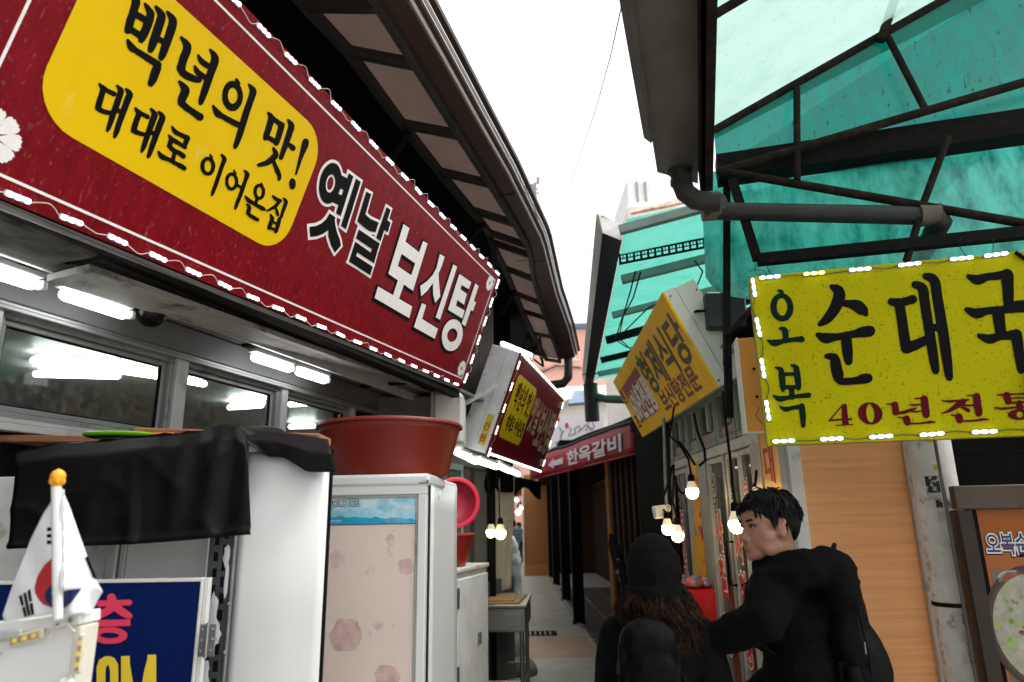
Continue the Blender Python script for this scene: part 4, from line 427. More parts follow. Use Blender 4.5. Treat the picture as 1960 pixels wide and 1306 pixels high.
for i in range(3):
    for j in range(20): place('tile', tm, tf, Matrix.Translation((1.29 + i * .45, 9.4 + j * .45, .012 + random.uniform(-.003, .003))) @ Matrix.Rotation(random.uniform(-.012, .012), 4, 'X'))
# floor drain
dr = thing('floor_drain', 'dark slotted drain grate set in the alley floor', 'drain', (.36, 11.0, 0)); fr_ = MB()
for a0, a1, b0, b1 in ((.12, .6, 10.80, 10.84), (.12, .6, 11.16, 11.2), (.12, .16, 10.84, 11.16), (.56, .6, 10.84, 11.16)): fr_.box(WORLD, a0, a1, b0, b1, 0, .014)
obj('frame', fr_, dark_steel, dr); pit = MB().box(WORLD, .16, .56, 10.84, 11.16, .001, .005); obj('pit', pit, void_dark, dr)
for i in range(5): obj('grate_bar', MB().box(WORLD, .19 + i * .075, .215 + i * .075, 10.84, 11.16, .006, .013), galv, dr)

# ================================================================== LEFT BUILDING
L = yaw_frame((-1.44, 2.9, 0), 18)
lb = thing('shop_building', 'old restaurant building with a sliding window row above the white cabinets', 'building', L.w(0, -1, 0))
b = MB()
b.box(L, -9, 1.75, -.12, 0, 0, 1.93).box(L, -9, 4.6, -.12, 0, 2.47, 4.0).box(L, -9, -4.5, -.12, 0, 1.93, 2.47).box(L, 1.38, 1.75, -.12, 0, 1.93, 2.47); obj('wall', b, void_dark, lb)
b = MB(); b.box(L, 1.75, 1.95, -.12, .02, 0, 2.47).box(L, 1.95, 4.6, -.12, 0, 0, 1.1).box(L, 1.95, 4.6, -.12, 0, 2.1, 2.47); obj('wall', b, soffit_m, lb)
b = MB(); b.box(L, -4.5, 4.6, -3.4, -3.3, 0, 2.6).box(L, -4.5, -4.4, -3.3, -.12, 0, 2.6).box(L, 4.5, 4.6, -3.3, -.12, 0, 2.6); obj('interior_wall', b, plaster_in, lb)
obj('ceiling', MB().box(L, -4.4, 4.5, -3.3, -.12, 2.5, 2.55), white_paint, lb)
b = MB().box(L, -3.0, 1.0, -2.4, -2.3, 0, 2.1); obj('partition', b, plaster_in, lb)
menu = obj('menu_board', MB().box(L, -1.35, .35, -2.29, -2.27, 1.55, 2.12, .004), cream_wall, lb)
obj('counter_hood', MB().box(L, -1.2, -.55, -.8, -.5, 1.7, 1.98, .01), alu_white, lb)
# sliding windows: frame, sashes, panes
def bars(fr, s0, s1, z0, z1, w, b0, b1):
    m = MB(); m.box(fr, s0, s1, b0, b1, z0, z0 + w, .003).box(fr, s0, s1, b0, b1, z1 - w, z1, .003).box(fr, s0, s0 + w, b0, b1, z0 + w, z1 - w, .003).box(fr, s1 - w, s1, b0, b1, z0 + w, z1 - w, .003); return m
for s0, s1 in ((-2.3, -.84), (-.80, -.055), (.01, .665), (.715, 1.36)):
    w = obj('window', bars(L, s0, s1, 1.975, 2.322, .020, -.05, .012), alu_dim, lb)
    obj('sash', bars(L, s0 + .021, s1 - .021, 1.997, 2.301, .020, -.034, -.008), alu_dim, w)
    obj('pane', MB().box(L, s0 + .042, s1 - .042, -.024, -.020, 2.018, 2.280), glass_win, w)
    obj('gasket', bars(L, s0 + .040, s1 - .040, 2.016, 2.282, .006, -.030, -.012), black_metal, w)
b = MB()
for s0, s1 in ((-.84, -.80), (-.055, .01), (.665, .715), (1.36, 1.40)): obj('mullion', MB().box(L, s0, s1, -.07, .03, 1.985, 2.34, .004), alu_white, lb)
b = MB().box(L, -4.4, 1.75, -.08, .05, 1.93, 1.955, .003).box(L, -4.4, 1.75, -.06, .03, 1.957, 1.974, .003); obj('sill', b, alu_white, lb)
b = MB().box(L, -4.4, 1.75, -.06, .045, 2.318, 2.334, .003).box(L, -4.4, 1.75, -.06, .03, 2.336, 2.35, .003); obj('window_head', b, alu, lb)
obj('fascia', MB().box(L, -4.4, 2.4, -.06, .028, 2.352, 2.468, .004), soffit_m, lb)
obj('soffit', MB().box(L, -4.4, 2.4, .03, .55, 2.470, 2.49), soffit_m, lb)
obj('soffit_trim', MB().box(L, -4.4, 2.4, .225, .245, 2.415, 2.468, .003), alu_white, lb)
# frame that carries the red sign
b = MB().box(L, -4.2, 1.7, .40, .44, 2.45, 2.50).box(L, -4.2, 1.7, .55, .60, 2.40, 2.455); obj('sign_rail', b, dark_steel, lb)
for s in (-1.1, -.82, .3, 1.4): obj('bracket', MB().box(L, s, s + .04, .05, .56, 2.455, 2.495).box(L, s + .002, s + .038, .05, .09, 2.49, 3.3), dark_steel, lb)
b = MB(); b.box(L, -3.6, -.86, .27, .48, 2.415, 2.52, .01); obj('lintel', b, grime_m, lb)
pk = MB(); pk.quad(L.w(-.83, .235, 2.382), L.w(-.83, .41, 2.395), L.w(2.0, .42, 2.46), L.w(2.2, .235, 2.50), .022)
tag(obj('fascia_board', pk, plank_m), 'long dirty white board under the red sign, its cut end ragged', 'board')
for s0, s1 in ((-1.7, -.80), (-.735, -.45), (.235, .545), (.575, .86)):
    t = thing('tube_light', {-1.7: 'white tube light at the far left, cut by the picture edge', -.735: 'short white tube light beside the black dome camera', .235: 'white tube light under the board, nearer one of the middle pair', .575: 'white tube light under the board, farther one of the middle pair'}[s0], 'tube light', L.w((s0 + s1) / 2, .165, 2.41), 'tube lights under the red sign')
    obj('tube', MB().pill(L.w(s0 + .03, .165, 2.385), L.w(s1 - .03, .165, 2.385), .022, n=14), tube_on, t, 60)
    obj('base', MB().box(L, s0, s1, .14, .19, 2.406, 2.424, .003), alu_white, t)
    obj('end_cap', MB().box(L, s1 - .004, s1 + .02, .148, .182, 2.372, 2.405, .006), white_dirty, t)
q = L.hit(290, 600, .20); t = thing('dome_camera', 'black dome security camera under the soffit beside a tube light', 'camera', L.w(*q))
dm = Frame(L.w(q.x, .20, 2.47), L.d, L.n, (0, 0, 1)); obj('dome', MB().lathe(dm, [(.055, -.055), (.052, -.075), (.042, -.095), (.025, -.11), (.001, -.116)], 20), M('dome_black', (.003, .003, .0035), .25, spec=.15), t, 60)
obj('base', MB().lathe(dm, [(.001, .0), (.058, 0), (.058, -.05), (.055, -.056), (.001, -.056)], 20), black_metal, t, 30)
# lights inside, seen through the glass
def ceil_tube(p, q, grp=None):
    t = thing('ceiling_light', None, 'ceiling light', (V(p) + V(q)) / 2, 'fluorescent tubes on the restaurant ceiling'); d = (V(q) - V(p)).normalized()
    obj('tube', MB().pill(p, q, .019, n=10), tube_in, t, 60); obj('base', MB().bar(V(p) + V((0, 0, .035)), V(q) + V((0, 0, .035)), .014, .012), white_paint, t); return t
for (x0, y0, x1, y1), lab in (((66, 690, 232, 700), 'fluorescent tube behind the first window, upper arm of the cross'), ((70, 716, 224, 720), 'fluorescent tube behind the first window, lower arm of the cross'), ((212, 706, 330, 724), 'fluorescent tube cut by the right edge of the first window'), ((352, 728, 390, 735), 'short fluorescent tube at the left of the second window'), ((440, 780, 500, 776), 'fluorescent tube low in the second window'), ((478, 766, 502, 772), 'small fluorescent tube at the right of the second window'), ((556, 774, 594, 772), 'fluorescent tube behind the third window'), ((556, 817, 600, 816), 'fluorescent tube lowest behind the third window')):
    ceil_tube(at_z(x0, y0, 2.455), at_z(x1, y1, 2.455))['label'] = lab

# ------------------------------------------------------------------ the red sign
SG = yaw_frame(at_y(885, 738, 4.3), 18, 20)
rs = thing('shop_sign', 'big red sign tilted over the alley with a yellow panel and black and white lettering', 'shop sign', SG.o)
FACE = [(-3.11, -.072), (.004, -.012), (.004, .768), (-3.11, .812)]
obj('face', MB().poly(SG, FACE, -.02, 0), sign_red, rs)
obj('box', MB().poly(SG, [(-3.108, -.06), (.0, -.008), (.0, .762), (-3.108, .80)], -.16, -.021), M('sign_side', (.35, .3, .28), .5, .4), rs)
def line(fr, pts, w, b0, b1, mb): # a painted line round pts (closed)
    inn = grown(pts, -w); return mb.ring(fr, pts + inn, b0, b1)
obj('bottom_trim', MB().poly(SG, [(-3.11, -.078), (.004, -.018), (.004, -.034), (-3.11, -.096)], -.05, -.004), zinc, rs)
obj('border', line(SG, [(-3.052, -.022), (-.04, .035), (-.04, .715), (-3.052, .752)], .0075, .0005, .0012, MB()), ink_white, rs)
def rounded(x0, z0, x1, z1, r, n=7):
    P = []
    for cx, cz, a in ((x1 - r, z1 - r, 0), (x0 + r, z1 - r, 90), (x0 + r, z0 + r, 180), (x1 - r, z0 + r, 270)):
        P += [(cx + r * cos(radians(a + 90 * k / n)), cz + r * sin(radians(a + 90 * k / n))) for k in range(n + 1)]
    return P
obj('yellow_panel', MB().poly(SG, rounded(-2.955, .152, -1.955, .652, .125), .0004, .001), sign_yellow, rs)
painted('lettering', SG, GLYPHS['hundred_years'], ink_black, rs, .0012); painted('lettering', SG, GLYPHS['handed_down'], ink_black, rs, .0012)
painted('lettering_outline', SG, GLYPHS['old_days'], ink_white, rs, .0006, grow=.0125); painted('lettering', SG, GLYPHS['old_days'], ink_black, rs, .0026)
painted('lettering_outline', SG, GLYPHS['dog_soup'], ink_black, rs, .0006, grow=.013, shift=(-.004, -.006)); painted('lettering', SG, GLYPHS['dog_soup'], ink_white, rs, .0026)
def flower(fr, x, z, R, n=8):
    m = MB()
    for k in range(n):
        a = 2 * pi * k / n + .2; P = [(.18, -.03), (.18, .03)] + [(r, t) for r, t in ((.62, .27), (.84, .30), (.96, .24), (.93, .16), (1.0, .12), (.97, .0), (1.0, -.12), (.93, -.16), (.96, -.24), (.84, -.30), (.62, -.27))]
        m.poly(fr, [(x + R * (u * cos(a) - v * sin(a)), z + R * (u * sin(a) + v * cos(a))) for u, v in P], .0006, .0013)
    return m
for x, z, R in ((-3.0, .06, .068), (-.105, .67, .05), (-.095, .095, .05)): obj('flower_print', flower(SG, x, z, R), ink_white, rs)
# LED modules: one housing mesh and one lens mesh shared by every module
ZF = Frame((0, 0, 0), (1, 0, 0), (0, -1, 0), (0, 0, 1))
def led_meshes(nm, w, h, lens_mat, n=3, body=led_body):
    hb = MB().box(ZF, -w / 2, w / 2, 0, .007, -h / 2, h / 2, .003).mesh('led_module'); hb.materials.append(body); fix_normals(hb)
    lm = MB()
    for k in range(n): lm.ell((w * (k - (n - 1) / 2) / n * .98, -.0085, 0), w / n * .43, .006, h * .40, WORLD, 10, 6)
    lm = lm.mesh('lens'); lm.materials.append(lens_mat); fix_normals(lm)
    for p in lm.polygons: p.use_smooth = True
    return hb, lm
LED = led_meshes('a', .068, .017, led_on)
def led_run(fr, pts, parent, meshes=LED, jit=.06, b=0.0, wire=None, wr=.0016, loose=.016):
    """modules at pts (s, z, spin), joined by a drooping two-core wire"""
    pr = None; WP = []
    for s_, z_, sp in pts:
        sp2 = sp + random.uniform(-jit, jit); mt = fr.mat(s_, b, z_, sp2); o = place('led_module', meshes[0], parent, mt); place('lens', meshes[1], o, mt)
        hw = .034; e0 = fr.w(s_ - cos(sp2) * hw, b + .004, z_ - sin(sp2) * hw); e1 = fr.w(s_ + cos(sp2) * hw, b + .004, z_ + sin(sp2) * hw)
        if (e1 - e0).dot((fr.w(*[pts[-1][0], 0, pts[-1][1]]) - fr.w(pts[0][0], 0, pts[0][1]))) < 0: e0, e1 = e1, e0
        if pr is not None and wire:
            k = 7; off = random.choice((-1, 1)) * random.uniform(.5, 1) * loose; o2 = (fr.z if abs(sp) < .8 else fr.d) * off + fr.n * abs(off) * .6
            WP += [pr.lerp(e0, i / k) + o2 * sin(pi * i / k) + fr.n * .004 * sin(2 * pi * i / k) for i in range(k + 1)]
        pr = e1
    if wire and len(WP) > 1: obj('wire', MB().tube(WP, wr, 5), wire, parent, 60)
led_run(SG, [(-3.0 + .147 * i, .793 - .0165 * i / 1.0 * .105, -.012) for i in range(21)], rs, wire=cable_white, loose=.022)
led_run(SG, [(-3.04 + .1465 * i, -.052 + .0021 * i, .018) for i in range(21)], rs, wire=cable_white)
led_run(SG, [(-.002, .05 + .13 * i, pi / 2) for i in range(6)], rs, led_meshes('side', .068, .017, led_warm), wire=cable_white, loose=.03)
# ------------------------------------------------------------------ the eave over the left side
def path3(px, z): return [at_z(x, y, z) for x, y in px]
O_ = path3([(722, 0), (792, 112), (876, 248), (936, 343), (983, 420), (1008, 463), (1014, 482), (1021, 528), (1033, 574), (1044, 604), (1056, 640), (1072, 688)], 3.62)
I_ = [at_z(x, y, 3.74) for x, y in [(587, 0), (668, 88), (770, 228), (841, 320), (902, 394), (936, 438), (940, 456), (966, 507), (986, 556), (1000, 590), (1020, 634), (1046, 684)]]
G_ = path3([(779, 0), (843, 112), (920, 248), (972, 338), (1011, 414), (1033, 458), (1040, 478), (1052, 525), (1064, 570), (1076, 602), (1088, 636), (1100, 684)], 3.62)
back = L.d * -2.4
O_ = [O_[0] + back] + O_; I_ = [I_[0] + back] + I_; G_ = [G_[0] + back] + G_
ev = thing('eave_canopy', 'brown panelled eave with a long metal gutter above the red sign', 'canopy', I_[3])
N_ = len(O_)
for i in range(1, N_): # panels between ribs
    if i == 1:
        for k in range(9):
            f0, f1 = k / 9, (k + 1) / 9; a, b_, c, d = I_[0].lerp(I_[1], f0), O_[0].lerp(O_[1], f0), O_[0].lerp(O_[1], f1), I_[0].lerp(I_[1], f1)
            obj('roof_panel', MB().quad(a, b_, c, d), brown_panel, ev); obj('rib', MB().bar(a + V((0, 0, -.03)), b_ + V((0, 0, -.03)), .036, .045), rib_grey, ev)
        continue
    obj('roof_panel', MB().quad(I_[i - 1], O_[i - 1], O_[i], I_[i]), brown_panel, ev)
for i in range(1, N_): obj('rib', MB().bar(I_[i] + V((0, 0, -.03)), O_[i] + V((0, 0, -.03)), .036, .045), rib_grey, ev)
b1, b2 = MB(), MB()
for i in range(N_ - 1): b1.bar(I_[i] + V((0, 0, -.03)), I_[i + 1] + V((0, 0, -.03)), .04, .05); b2.bar(O_[i] + V((0, 0, -.02)), O_[i + 1] + V((0, 0, -.02)), .03, .045)
obj('purlin', b1, rib_grey, ev); obj('purlin', b2, rib_grey, ev)
OUT = V((cos(radians(15)), -sin(radians(15)), 0))
def sweep(P, prof, mb):
    vs = [p + OUT * o + V((0, 0, h)) for p in P for o, h in prof]; k = len(prof)
    return mb.add(vs, [(i * k + j, i * k + (j + 1) % k, (i + 1) * k + (j + 1) % k, (i + 1) * k + j) for i in range(len(P) - 1) for j in range(k)] + [tuple(range(k)), tuple(range((len(P) - 1) * k, len(P) * k))[::-1]])
gb = MB(); k = len(O_)
vs = [q for i in range(N_) for q in (O_[i] + V((0, 0, -.002)), G_[i] + V((0, 0, -.002)), G_[i] + V((0, 0, .10)), G_[i] + V((0, 0, .10)) - OUT * .01, G_[i] + V((0, 0, .012)) - OUT * .01, O_[i] + V((0, 0, .012)))]
gb.add(vs, [(i * 6 + j, i * 6 + (j + 1) % 6, (i + 1) * 6 + (j + 1) % 6, (i + 1) * 6 + j) for i in range(N_ - 1) for j in range(6)] + [tuple(range(6)), tuple(range((N_ - 1) * 6, N_ * 6))])
gt = obj('gutter', gb, gutter_brown, ev)
obj('lip', sweep(G_, [(.002, .012), (.010, .012), (.010, .03), (.002, .03)], MB()), lip_white, gt); obj('lip', sweep(G_, [(.012, .03), (.032, .03), (.032, .055), (.012, .055)], MB()), gutter_brown, gt)
obj('lip', sweep(G_, [(.034, .055), (.043, .055), (.043, .075), (.034, .075)], MB()), lip_white, gt); obj('lip', sweep(G_, [(.045, .075), (.072, .075), (.072, .10), (.045, .10)], MB()), gutter_brown, gt)
jm = MB()
for i in (4, 7, 11):
    p, q = O_[i].lerp(O_[min(i + 1, N_ - 1)], .4), G_[i].lerp(G_[min(i + 1, N_ - 1)], .4); jm.bar(p + V((0, 0, -.006)), q + V((0, 0, -.006)), .02, .006)
obj('gutter_joint', jm, gutter_brown, ev)
deck = MB()
for i in range(N_ - 1):
    inn = L.n * -3.2; deck.quad(I_[i], I_[i + 1], I_[i + 1] + inn + V((0, 0, .9)), I_[i] + inn + V((0, 0, .9)), .03)
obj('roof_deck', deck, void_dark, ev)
st = MB()
for (x0, y0, x1, y1) in ((782, 250, 745, 310), (925, 428, 880, 480), (940, 455, 955, 540), (985, 556, 960, 600)): obj('strut', MB().bar(at_z(x0, y0, 3.68), at_z(x1, y1, 3.55), .035), dark_steel, ev)
p = at_z(1095, 684, 3.62); obj('downpipe', MB().tube([p + V((-.05, .0, .05)), p + V((-.05, 0, -.12)), p + V((-.06, 0, -.26)), p + V((-.12, .02, -.33)), p + V((-.45, .1, -.36))], .055, 12), pvc_grey, ev, 60)
lt = MB(); A_ = [at_y(x, y, 6.6) for x, y in ((1000, 672), (1010, 640), (1022, 675), (1034, 645), (1040, 702), (1000, 690), (1028, 664), (1014, 700))]
for i, j in ((0, 1), (1, 2), (2, 3), (3, 4), (0, 4), (0, 6), (6, 4), (5, 6), (1, 6), (2, 7)): lt.bar(A_[i], A_[j], .016)
obj('lattice', lt, black_metal, ev)

# corrugated return wall and duct behind the basin
cw = MB(); p0, p1 = at_y(868, 700, 5.0), at_y(945, 700, 5.6); k = 48
def corr(u, v): return p0.lerp(p1, u) + V((0, -.012 * sin(u * k * pi), 0)) + V((0, 0, 1.2 * v - .45))
tag(obj('corrugated_sheet', cw.grid(corr, 96, 2), M('corrugated_dark', (.075, .055, .05), .6, .2, var=.3, stretch=(30, 30, 1))), 'dark corrugated sheet wall between the two red signs', 'wall sheet')
FX = lambda Y: Frame((0, Y, 0), (1, 0, 0), (0, -1, 0), (0, 0, 1))
d0, d1 = at_y(720, 760, 4.5), at_y(826, 850, 4.5); t = thing('duct_box', 'grey sheet metal duct box on the wall behind the red basin', 'duct', (d0 + d1) / 2)
obj('box', MB().box(FX(4.5), d0.x, d1.x, -.3, 0, d1.z, d0.z, .006), zinc, t)
e0, e1 = at_y(828, 752, 4.46), at_y(886, 850, 4.46); obj('box', MB().box(FX(4.46), e0.x, e1.x, -.3, 0, e1.z, e0.z, .02), white_dirty, t)
obj('flange', MB().box(FX(4.45), e0.x - .012, e0.x + .012, -.3, .004, e1.z, e0.z + .01, .003), alu, t)

# ------------------------------------------------------------------ the second, smaller red sign
PS = yaw_frame(at_y(932, 870, 4.9), 13, 20)
ps = thing('shop_sign', 'small red sign with yellow panel on a white box, ringed with dots of light', 'shop sign', PS.o)
obj('face', MB().box(PS, 0, 2.0, -.012, 0, 0, .775), sign_red, ps)
obj('box', MB().box(PS, .002, 1.998, -.11, -.0125, .001, .774, .004), M('sign_casing', (.72, .73, .75), .4, dirt=(.4, .4, .4), dscale=6, dlo=.65, dhi=.9), ps)
obj('box', MB().box(PS, .006, 1.99, -.235, -.112, .0, .775, .004), MATS['sign_casing'], ps)
def mapped(data, sx, ox, sz, oz):
    return '|'.join(r.split()[0] + ' ' + ' '.join('%d,%d' % (round(float(t.split(',')[0]) * sx + ox * 1000), round(float(t.split(',')[1]) * sz + oz * 1000)) for t in r.split()[1:]) for r in data.split('|'))
yq = [PS.hit(*q) for q in ((994, 722), (1022, 752), (985, 855), (950, 838))]
ya, yb, yc, yd = min(q.x for q in yq), max(q.x for q in yq), min(q.z for q in yq), max(q.z for q in yq)
ya, yb, yc, yd = .12, .82, .15, .64
obj('yellow_panel', MB().poly(PS, rounded(ya, yc, yb, yd, .06), .0004, .001), sign_yellow, ps)
sx = (yb - ya) / 1.0; sz = (yd - yc) / .5
for kx in ('hundred_years', 'handed_down'): painted('lettering', PS, mapped(GLYPHS[kx], sx, ya + 2.955 * sx, sz, yc - .152 * sz), ink_black, ps, .0012)
tan_ink = M('ink_tan', (.42, .24, .14), .45); 
for kx in ('old_days', 'dog_soup'): painted('lettering', PS, mapped(GLYPHS[kx], .64, .84 + 1.93 * .64, .95, .02), tan_ink, ps, .0012)
ROUND = led_meshes('round', .068, .022, led_warm)
led_run(PS, [(.03 + .085 * i, .768, 0) for i in range(24)], ps, ROUND, wire=cable_white, loose=.004); led_run(PS, [(.05 + .082 * i, .012, 0) for i in range(24)], ps, ROUND, wire=cable_white, loose=.004)
led_run(PS, [(.012, .68 - .165 * i, pi / 2) for i in range(5)], ps, ROUND, wire=cable_white, loose=.01); led_run(PS, [(1.985, .7 - .2 * i, pi / 2) for i in range(4)], ps, ROUND, wire=cable_white, loose=.01)
BF = Frame(PS.w(.002, -.112, 0), PS.n, -PS.d, PS.z)   # its near end, facing the camera
obj('sticker', MB().box(BF, .02, .072, .0005, .0015, .05, .28), paper_y, ps); 
for i, ch in enumerate('간판'): text('sticker_lettering', ch, BF, .020, .165 - .085 * i, .062, ink_red, ps, .002, .0015, sx=.85)
bz = MB()
p = [at_y(843, 800, 4.62), at_y(951, 737, 4.80)]; bz.bar(p[0], p[1], .008, .032); obj('brace', bz, alu_white, ps)
sm = MB()
for i in range(9): sm.ell(BF.w(-.1 + .19 * (i % 2), .003, .06 + i * .08), .006, .004, .006, BF, 8, 5)
obj('screw', sm, alu, ps)
for k, (x0, y0, x1, y1, ya_, yb_) in enumerate(((874, 866, 894, 875, 4.75, 4.95), (898, 878, 911, 884, 5.0, 5.15), (917, 883, 950, 894, 5.1, 5.5), (952, 891, 975, 902, 5.55, 5.9), (979, 902, 992, 908, 6.0, 6.25))):
    p, q = at_y(x0, y0, ya_), at_y(x1, y1, yb_); t = thing('tube_light', ['first', 'second', 'third', 'fourth', 'last'][k] + ' tube light from the left in the row below the small red sign', 'tube light', (p + q) / 2, 'tube lights below the small red sign')
    obj('tube', MB().pill(p, q, .022, n=12), tube_green, t, 60); obj('base', MB().bar(p + V((0, 0, .03)), q + V((0, 0, .03)), .04, .02), white_dirty, t)
# two tubes on top of the small sign
for k, (x0, y0, x1, y1, Y) in enumerate(((962, 658, 985, 667, 5.0), (990, 669, 1016, 680, 5.4))):
    p, q = at_y(x0, y0, Y), at_y(x1, y1, Y + .5); t = thing('tube_light', ['near', 'far'][k] + ' tube light above the top edge of the small red sign', 'tube light', (p + q) / 2, 'tube lights above the small red sign')
    obj('tube', MB().pill(p, q, .018, n=12), tube_green, t, 60); obj('base', MB().bar(p + V((0, 0, -.035)), q + V((0, 0, -.035)), .04, .02), white_dirty, t)
# the building's lower front further on
w = obj('window', bars(L, 2.1, 3.2, 1.1, 2.1, .05, -.06, .02), sage, lb); obj('pane', MB().box(L, 2.15, 3.15, -.03, -.025, 1.15, 2.05), glass_shop, w); obj('sash', MB().box(L, 2.6, 2.66, -.05, .015, 1.15, 2.05, .004), sage, w)
# ================================================================== CABINETS AND CLUTTER ON THE LEFT
def X(px, Y): return at_y(px, 1000, Y).x
def Z(py, Y, px=500): return at_y(px, py, Y).z
UP = V((0, 0, 1))
# tall white cabinet
t = thing('white_cabinet', 'tall plain white cabinet panel beside the glass door freezer', 'cabinet', (X(545, 2.0), 2.0, 0))
xa, xb = X(459, 1.98), X(627, 1.98); zt = Z(864, 1.98)
obj('body', MB().box(FX(1.98), xa, xb, -.012, 0, .02, zt, .004), white_gloss, t, bevel=.004)
obj('door_panel', MB().grid(lambda u, v: V((xa + (xb - xa) * u, 1.972 - .012 * sin(pi * u) * (1 - .2 * v), .03 + (zt - .04) * v)), 10, 4), white_gloss, t, 60, solid=.004)
obj('gap_strip', MB().box(FX(1.98), xb - .003, xb + .006, -.01, .004, .02, zt), black_metal, t)  # black strip put in for the shaded gap beside the freezer
obj('foot', MB().box(FX(1.98), xa + .03, xb - .03, -.011, -.002, 0, .02), black_metal, t)
# partition of white boards behind the blue sign
t = thing('white_partition', 'white board partition behind the navy sign, under the black tarp', 'partition', (X(280, 2.02), 2.02, 0))
for x0, x1 in ((-120, 214), (249, 404)): obj('panel', MB().box(FX(2.02), X(x0, 2.02), X(x1, 2.02), -.02, 0, 0, Z(905, 2.02), .003), white_dirty if x0 < 0 else white_paint, t)
obj('mullion', MB().box(FX(2.02), X(216, 2.02), X(236, 2.02), -.03, .014, 0, Z(905, 2.02), .003), alu_white, t); obj('mullion', MB().box(FX(2.02), X(239, 2.02), X(249, 2.02), -.03, .006, 0, Z(905, 2.02), .002), alu_white, t)
# slotted angle post with filler smeared over it
t = thing('slotted_angle_post', 'grey slotted steel angle post smeared with white filler', 'post', (X(430, 1.95), 1.95, 0))
slot_m = M('slotted_steel', (.075, .085, .09), .5, .5, var=.3, vscale=12, dirt=(.55, .55, .54), dscale=7, dlo=.60, dhi=.625, dstretch=(1, 1, .5))
F = FX(1.95); x0, x1 = X(405, 1.95), X(449, 1.95); wd = x1 - x0; ztop = Z(1000, 1.95); b = MB(); pit_ = .042; n_ = int(ztop / pit_)
c = [0, .2, .42, .58, .8, 1]
for a0, a1 in ((0, .2), (.42, .58), (.82, 1)): b.box(F, x0 + wd * a0, x0 + wd * a1, -.003, 0, 0, ztop)
for i in range(n_ + 1):
    z0 = i * pit_
    b.box(F, x0 + wd * .2, x0 + wd * .42, -.003, 0, z0, z0 + .018); b.box(F, x0 + wd * .58, x0 + wd * .82, -.003, 0, z0 + .02, z0 + .034)
obj('front_flange', b, slot_m, t)
b = MB().box(F, x1 - .003, x1, -.045, -.003, 0, ztop); obj('side_flange', b, slot_m, t)
cn = MB().tube([(x1 + .006, 1.95, 0), (x1 + .006, 1.95, ztop)], .006, 8); obj('rolled_edge', cn, galv, t, 60)
bt = MB()
for z in (1.42, 1.3, 1.2): bt.ell((x1 + .004, 1.944, z), .006, .004, .006, WORLD, 8, 6)
obj('bolt', bt, galv, t, 60)
fl = MB(); random.seed(5)
for cx, cz, rx, rz in ((.78, Z(1062, 1.95), .009, .03), (.42, Z(1168, 1.95), .013, .05), (.55, Z(1212, 1.95), .017, .034), (.30, Z(1292, 1.95), .014, .035), (.86, Z(1108, 1.95), .006, .045)):
    fl.add([F.w(x0 + wd * cx, .004, cz)] + [F.w(x0 + wd * cx + rx * cos(a * pi / 9) * random.uniform(.7, 1.2), .0012, cz + rz * sin(a * pi / 9) * random.uniform(.75, 1.2)) for a in range(18)], [(0, 1 + i, 1 + (i + 1) % 18) for i in range(18)])
obj('filler', fl, M('filler', (.66, .67, .68), .7, bump=.4, bscale=60), t, 60)
# navy sign board, hinged
B = Frame(V((-.802, 1.85, 1.490)), (1, 0, 0), (0, -1, 0), UP)
t = thing('sign_board', 'navy blue hinged sign board with pink and yellow lettering', 'sign board', B.w(-.27, 0, -.6))
obj('board', MB().box(B, -.56, -.006, -.02, 0, -1.0, -.004), navy, t)
b = MB().box(B, -.565, .0, -.024, .004, -.004, .004, .001).box(B, -.006, .0, -.024, .004, -1.0, -.004, .001).box(B, .001, .012, -.024, -.004, -1.0, .004, .001); obj('frame', b, white_dirty, t)
painted('lettering', B, GLYPHS['floor_word'], ink_pink, t); painted('lettering', B, GLYPHS['room_word'], ink_yellow, t)
q0 = at_y(394, 1195, 1.84); hb = MB().box(FX(1.84), q0.x - .012, q0.x + .028, 0, .004, q0.z - .075, q0.z, .001); h = obj('hinge', hb, galv, t)
kb_ = MB().tube([(q0.x + .008, 1.834, q0.z - .078), (q0.x + .008, 1.834, q0.z + .004)], .0045, 8)
for dx, dz in ((-.006, -.012), (-.006, -.062), (.02, -.012), (.02, -.06), (-.006, -.037), (.022, -.035)): kb_.ell((q0.x + dx, 1.835, q0.z + dz), .003, .002, .003, WORLD, 8, 5)
obj('pin', kb_, steel, h, 60)
# black tarp thrown over the partition
TOP = [(32, 868), (110, 850), (190, 846), (260, 838), (330, 832), (384, 826), (404, 818), (425, 812), (452, 814), (470, 828), (476, 852)]
BOT = [(14, 1051), (90, 1048), (170, 1045), (254, 1042), (310, 1038), (362, 1034), (395, 1031), (424, 1028), (450, 1026), (470, 1024), (482, 1023)]
def lerp_list(P, u): k = u * (len(P) - 1); i = min(int(k), len(P) - 2); f = k - i; return (P[i][0] * (1 - f) + P[i + 1][0] * f, P[i][1] * (1 - f) + P[i + 1][1] * f)
def rdg(x, y, k): return (1 - abs(noise.noise(V((x, y, k)))) * 1.6)
def wr(x, z, s=1.0): return noise.noise(V((x * 3, z * 1.5, 1.3))) * .010 * s + max(0, rdg(x * 5 + z * 2.5, z * 3.5 - x * 2, 4.1)) ** 5 * .0075 * s + max(0, rdg(x * 9 - z * 7, z * 8 + x * 3, 9.1)) ** 6 * .005 * s * max(0, noise.noise(V((x * 4, z * 4, 7))) + .3)
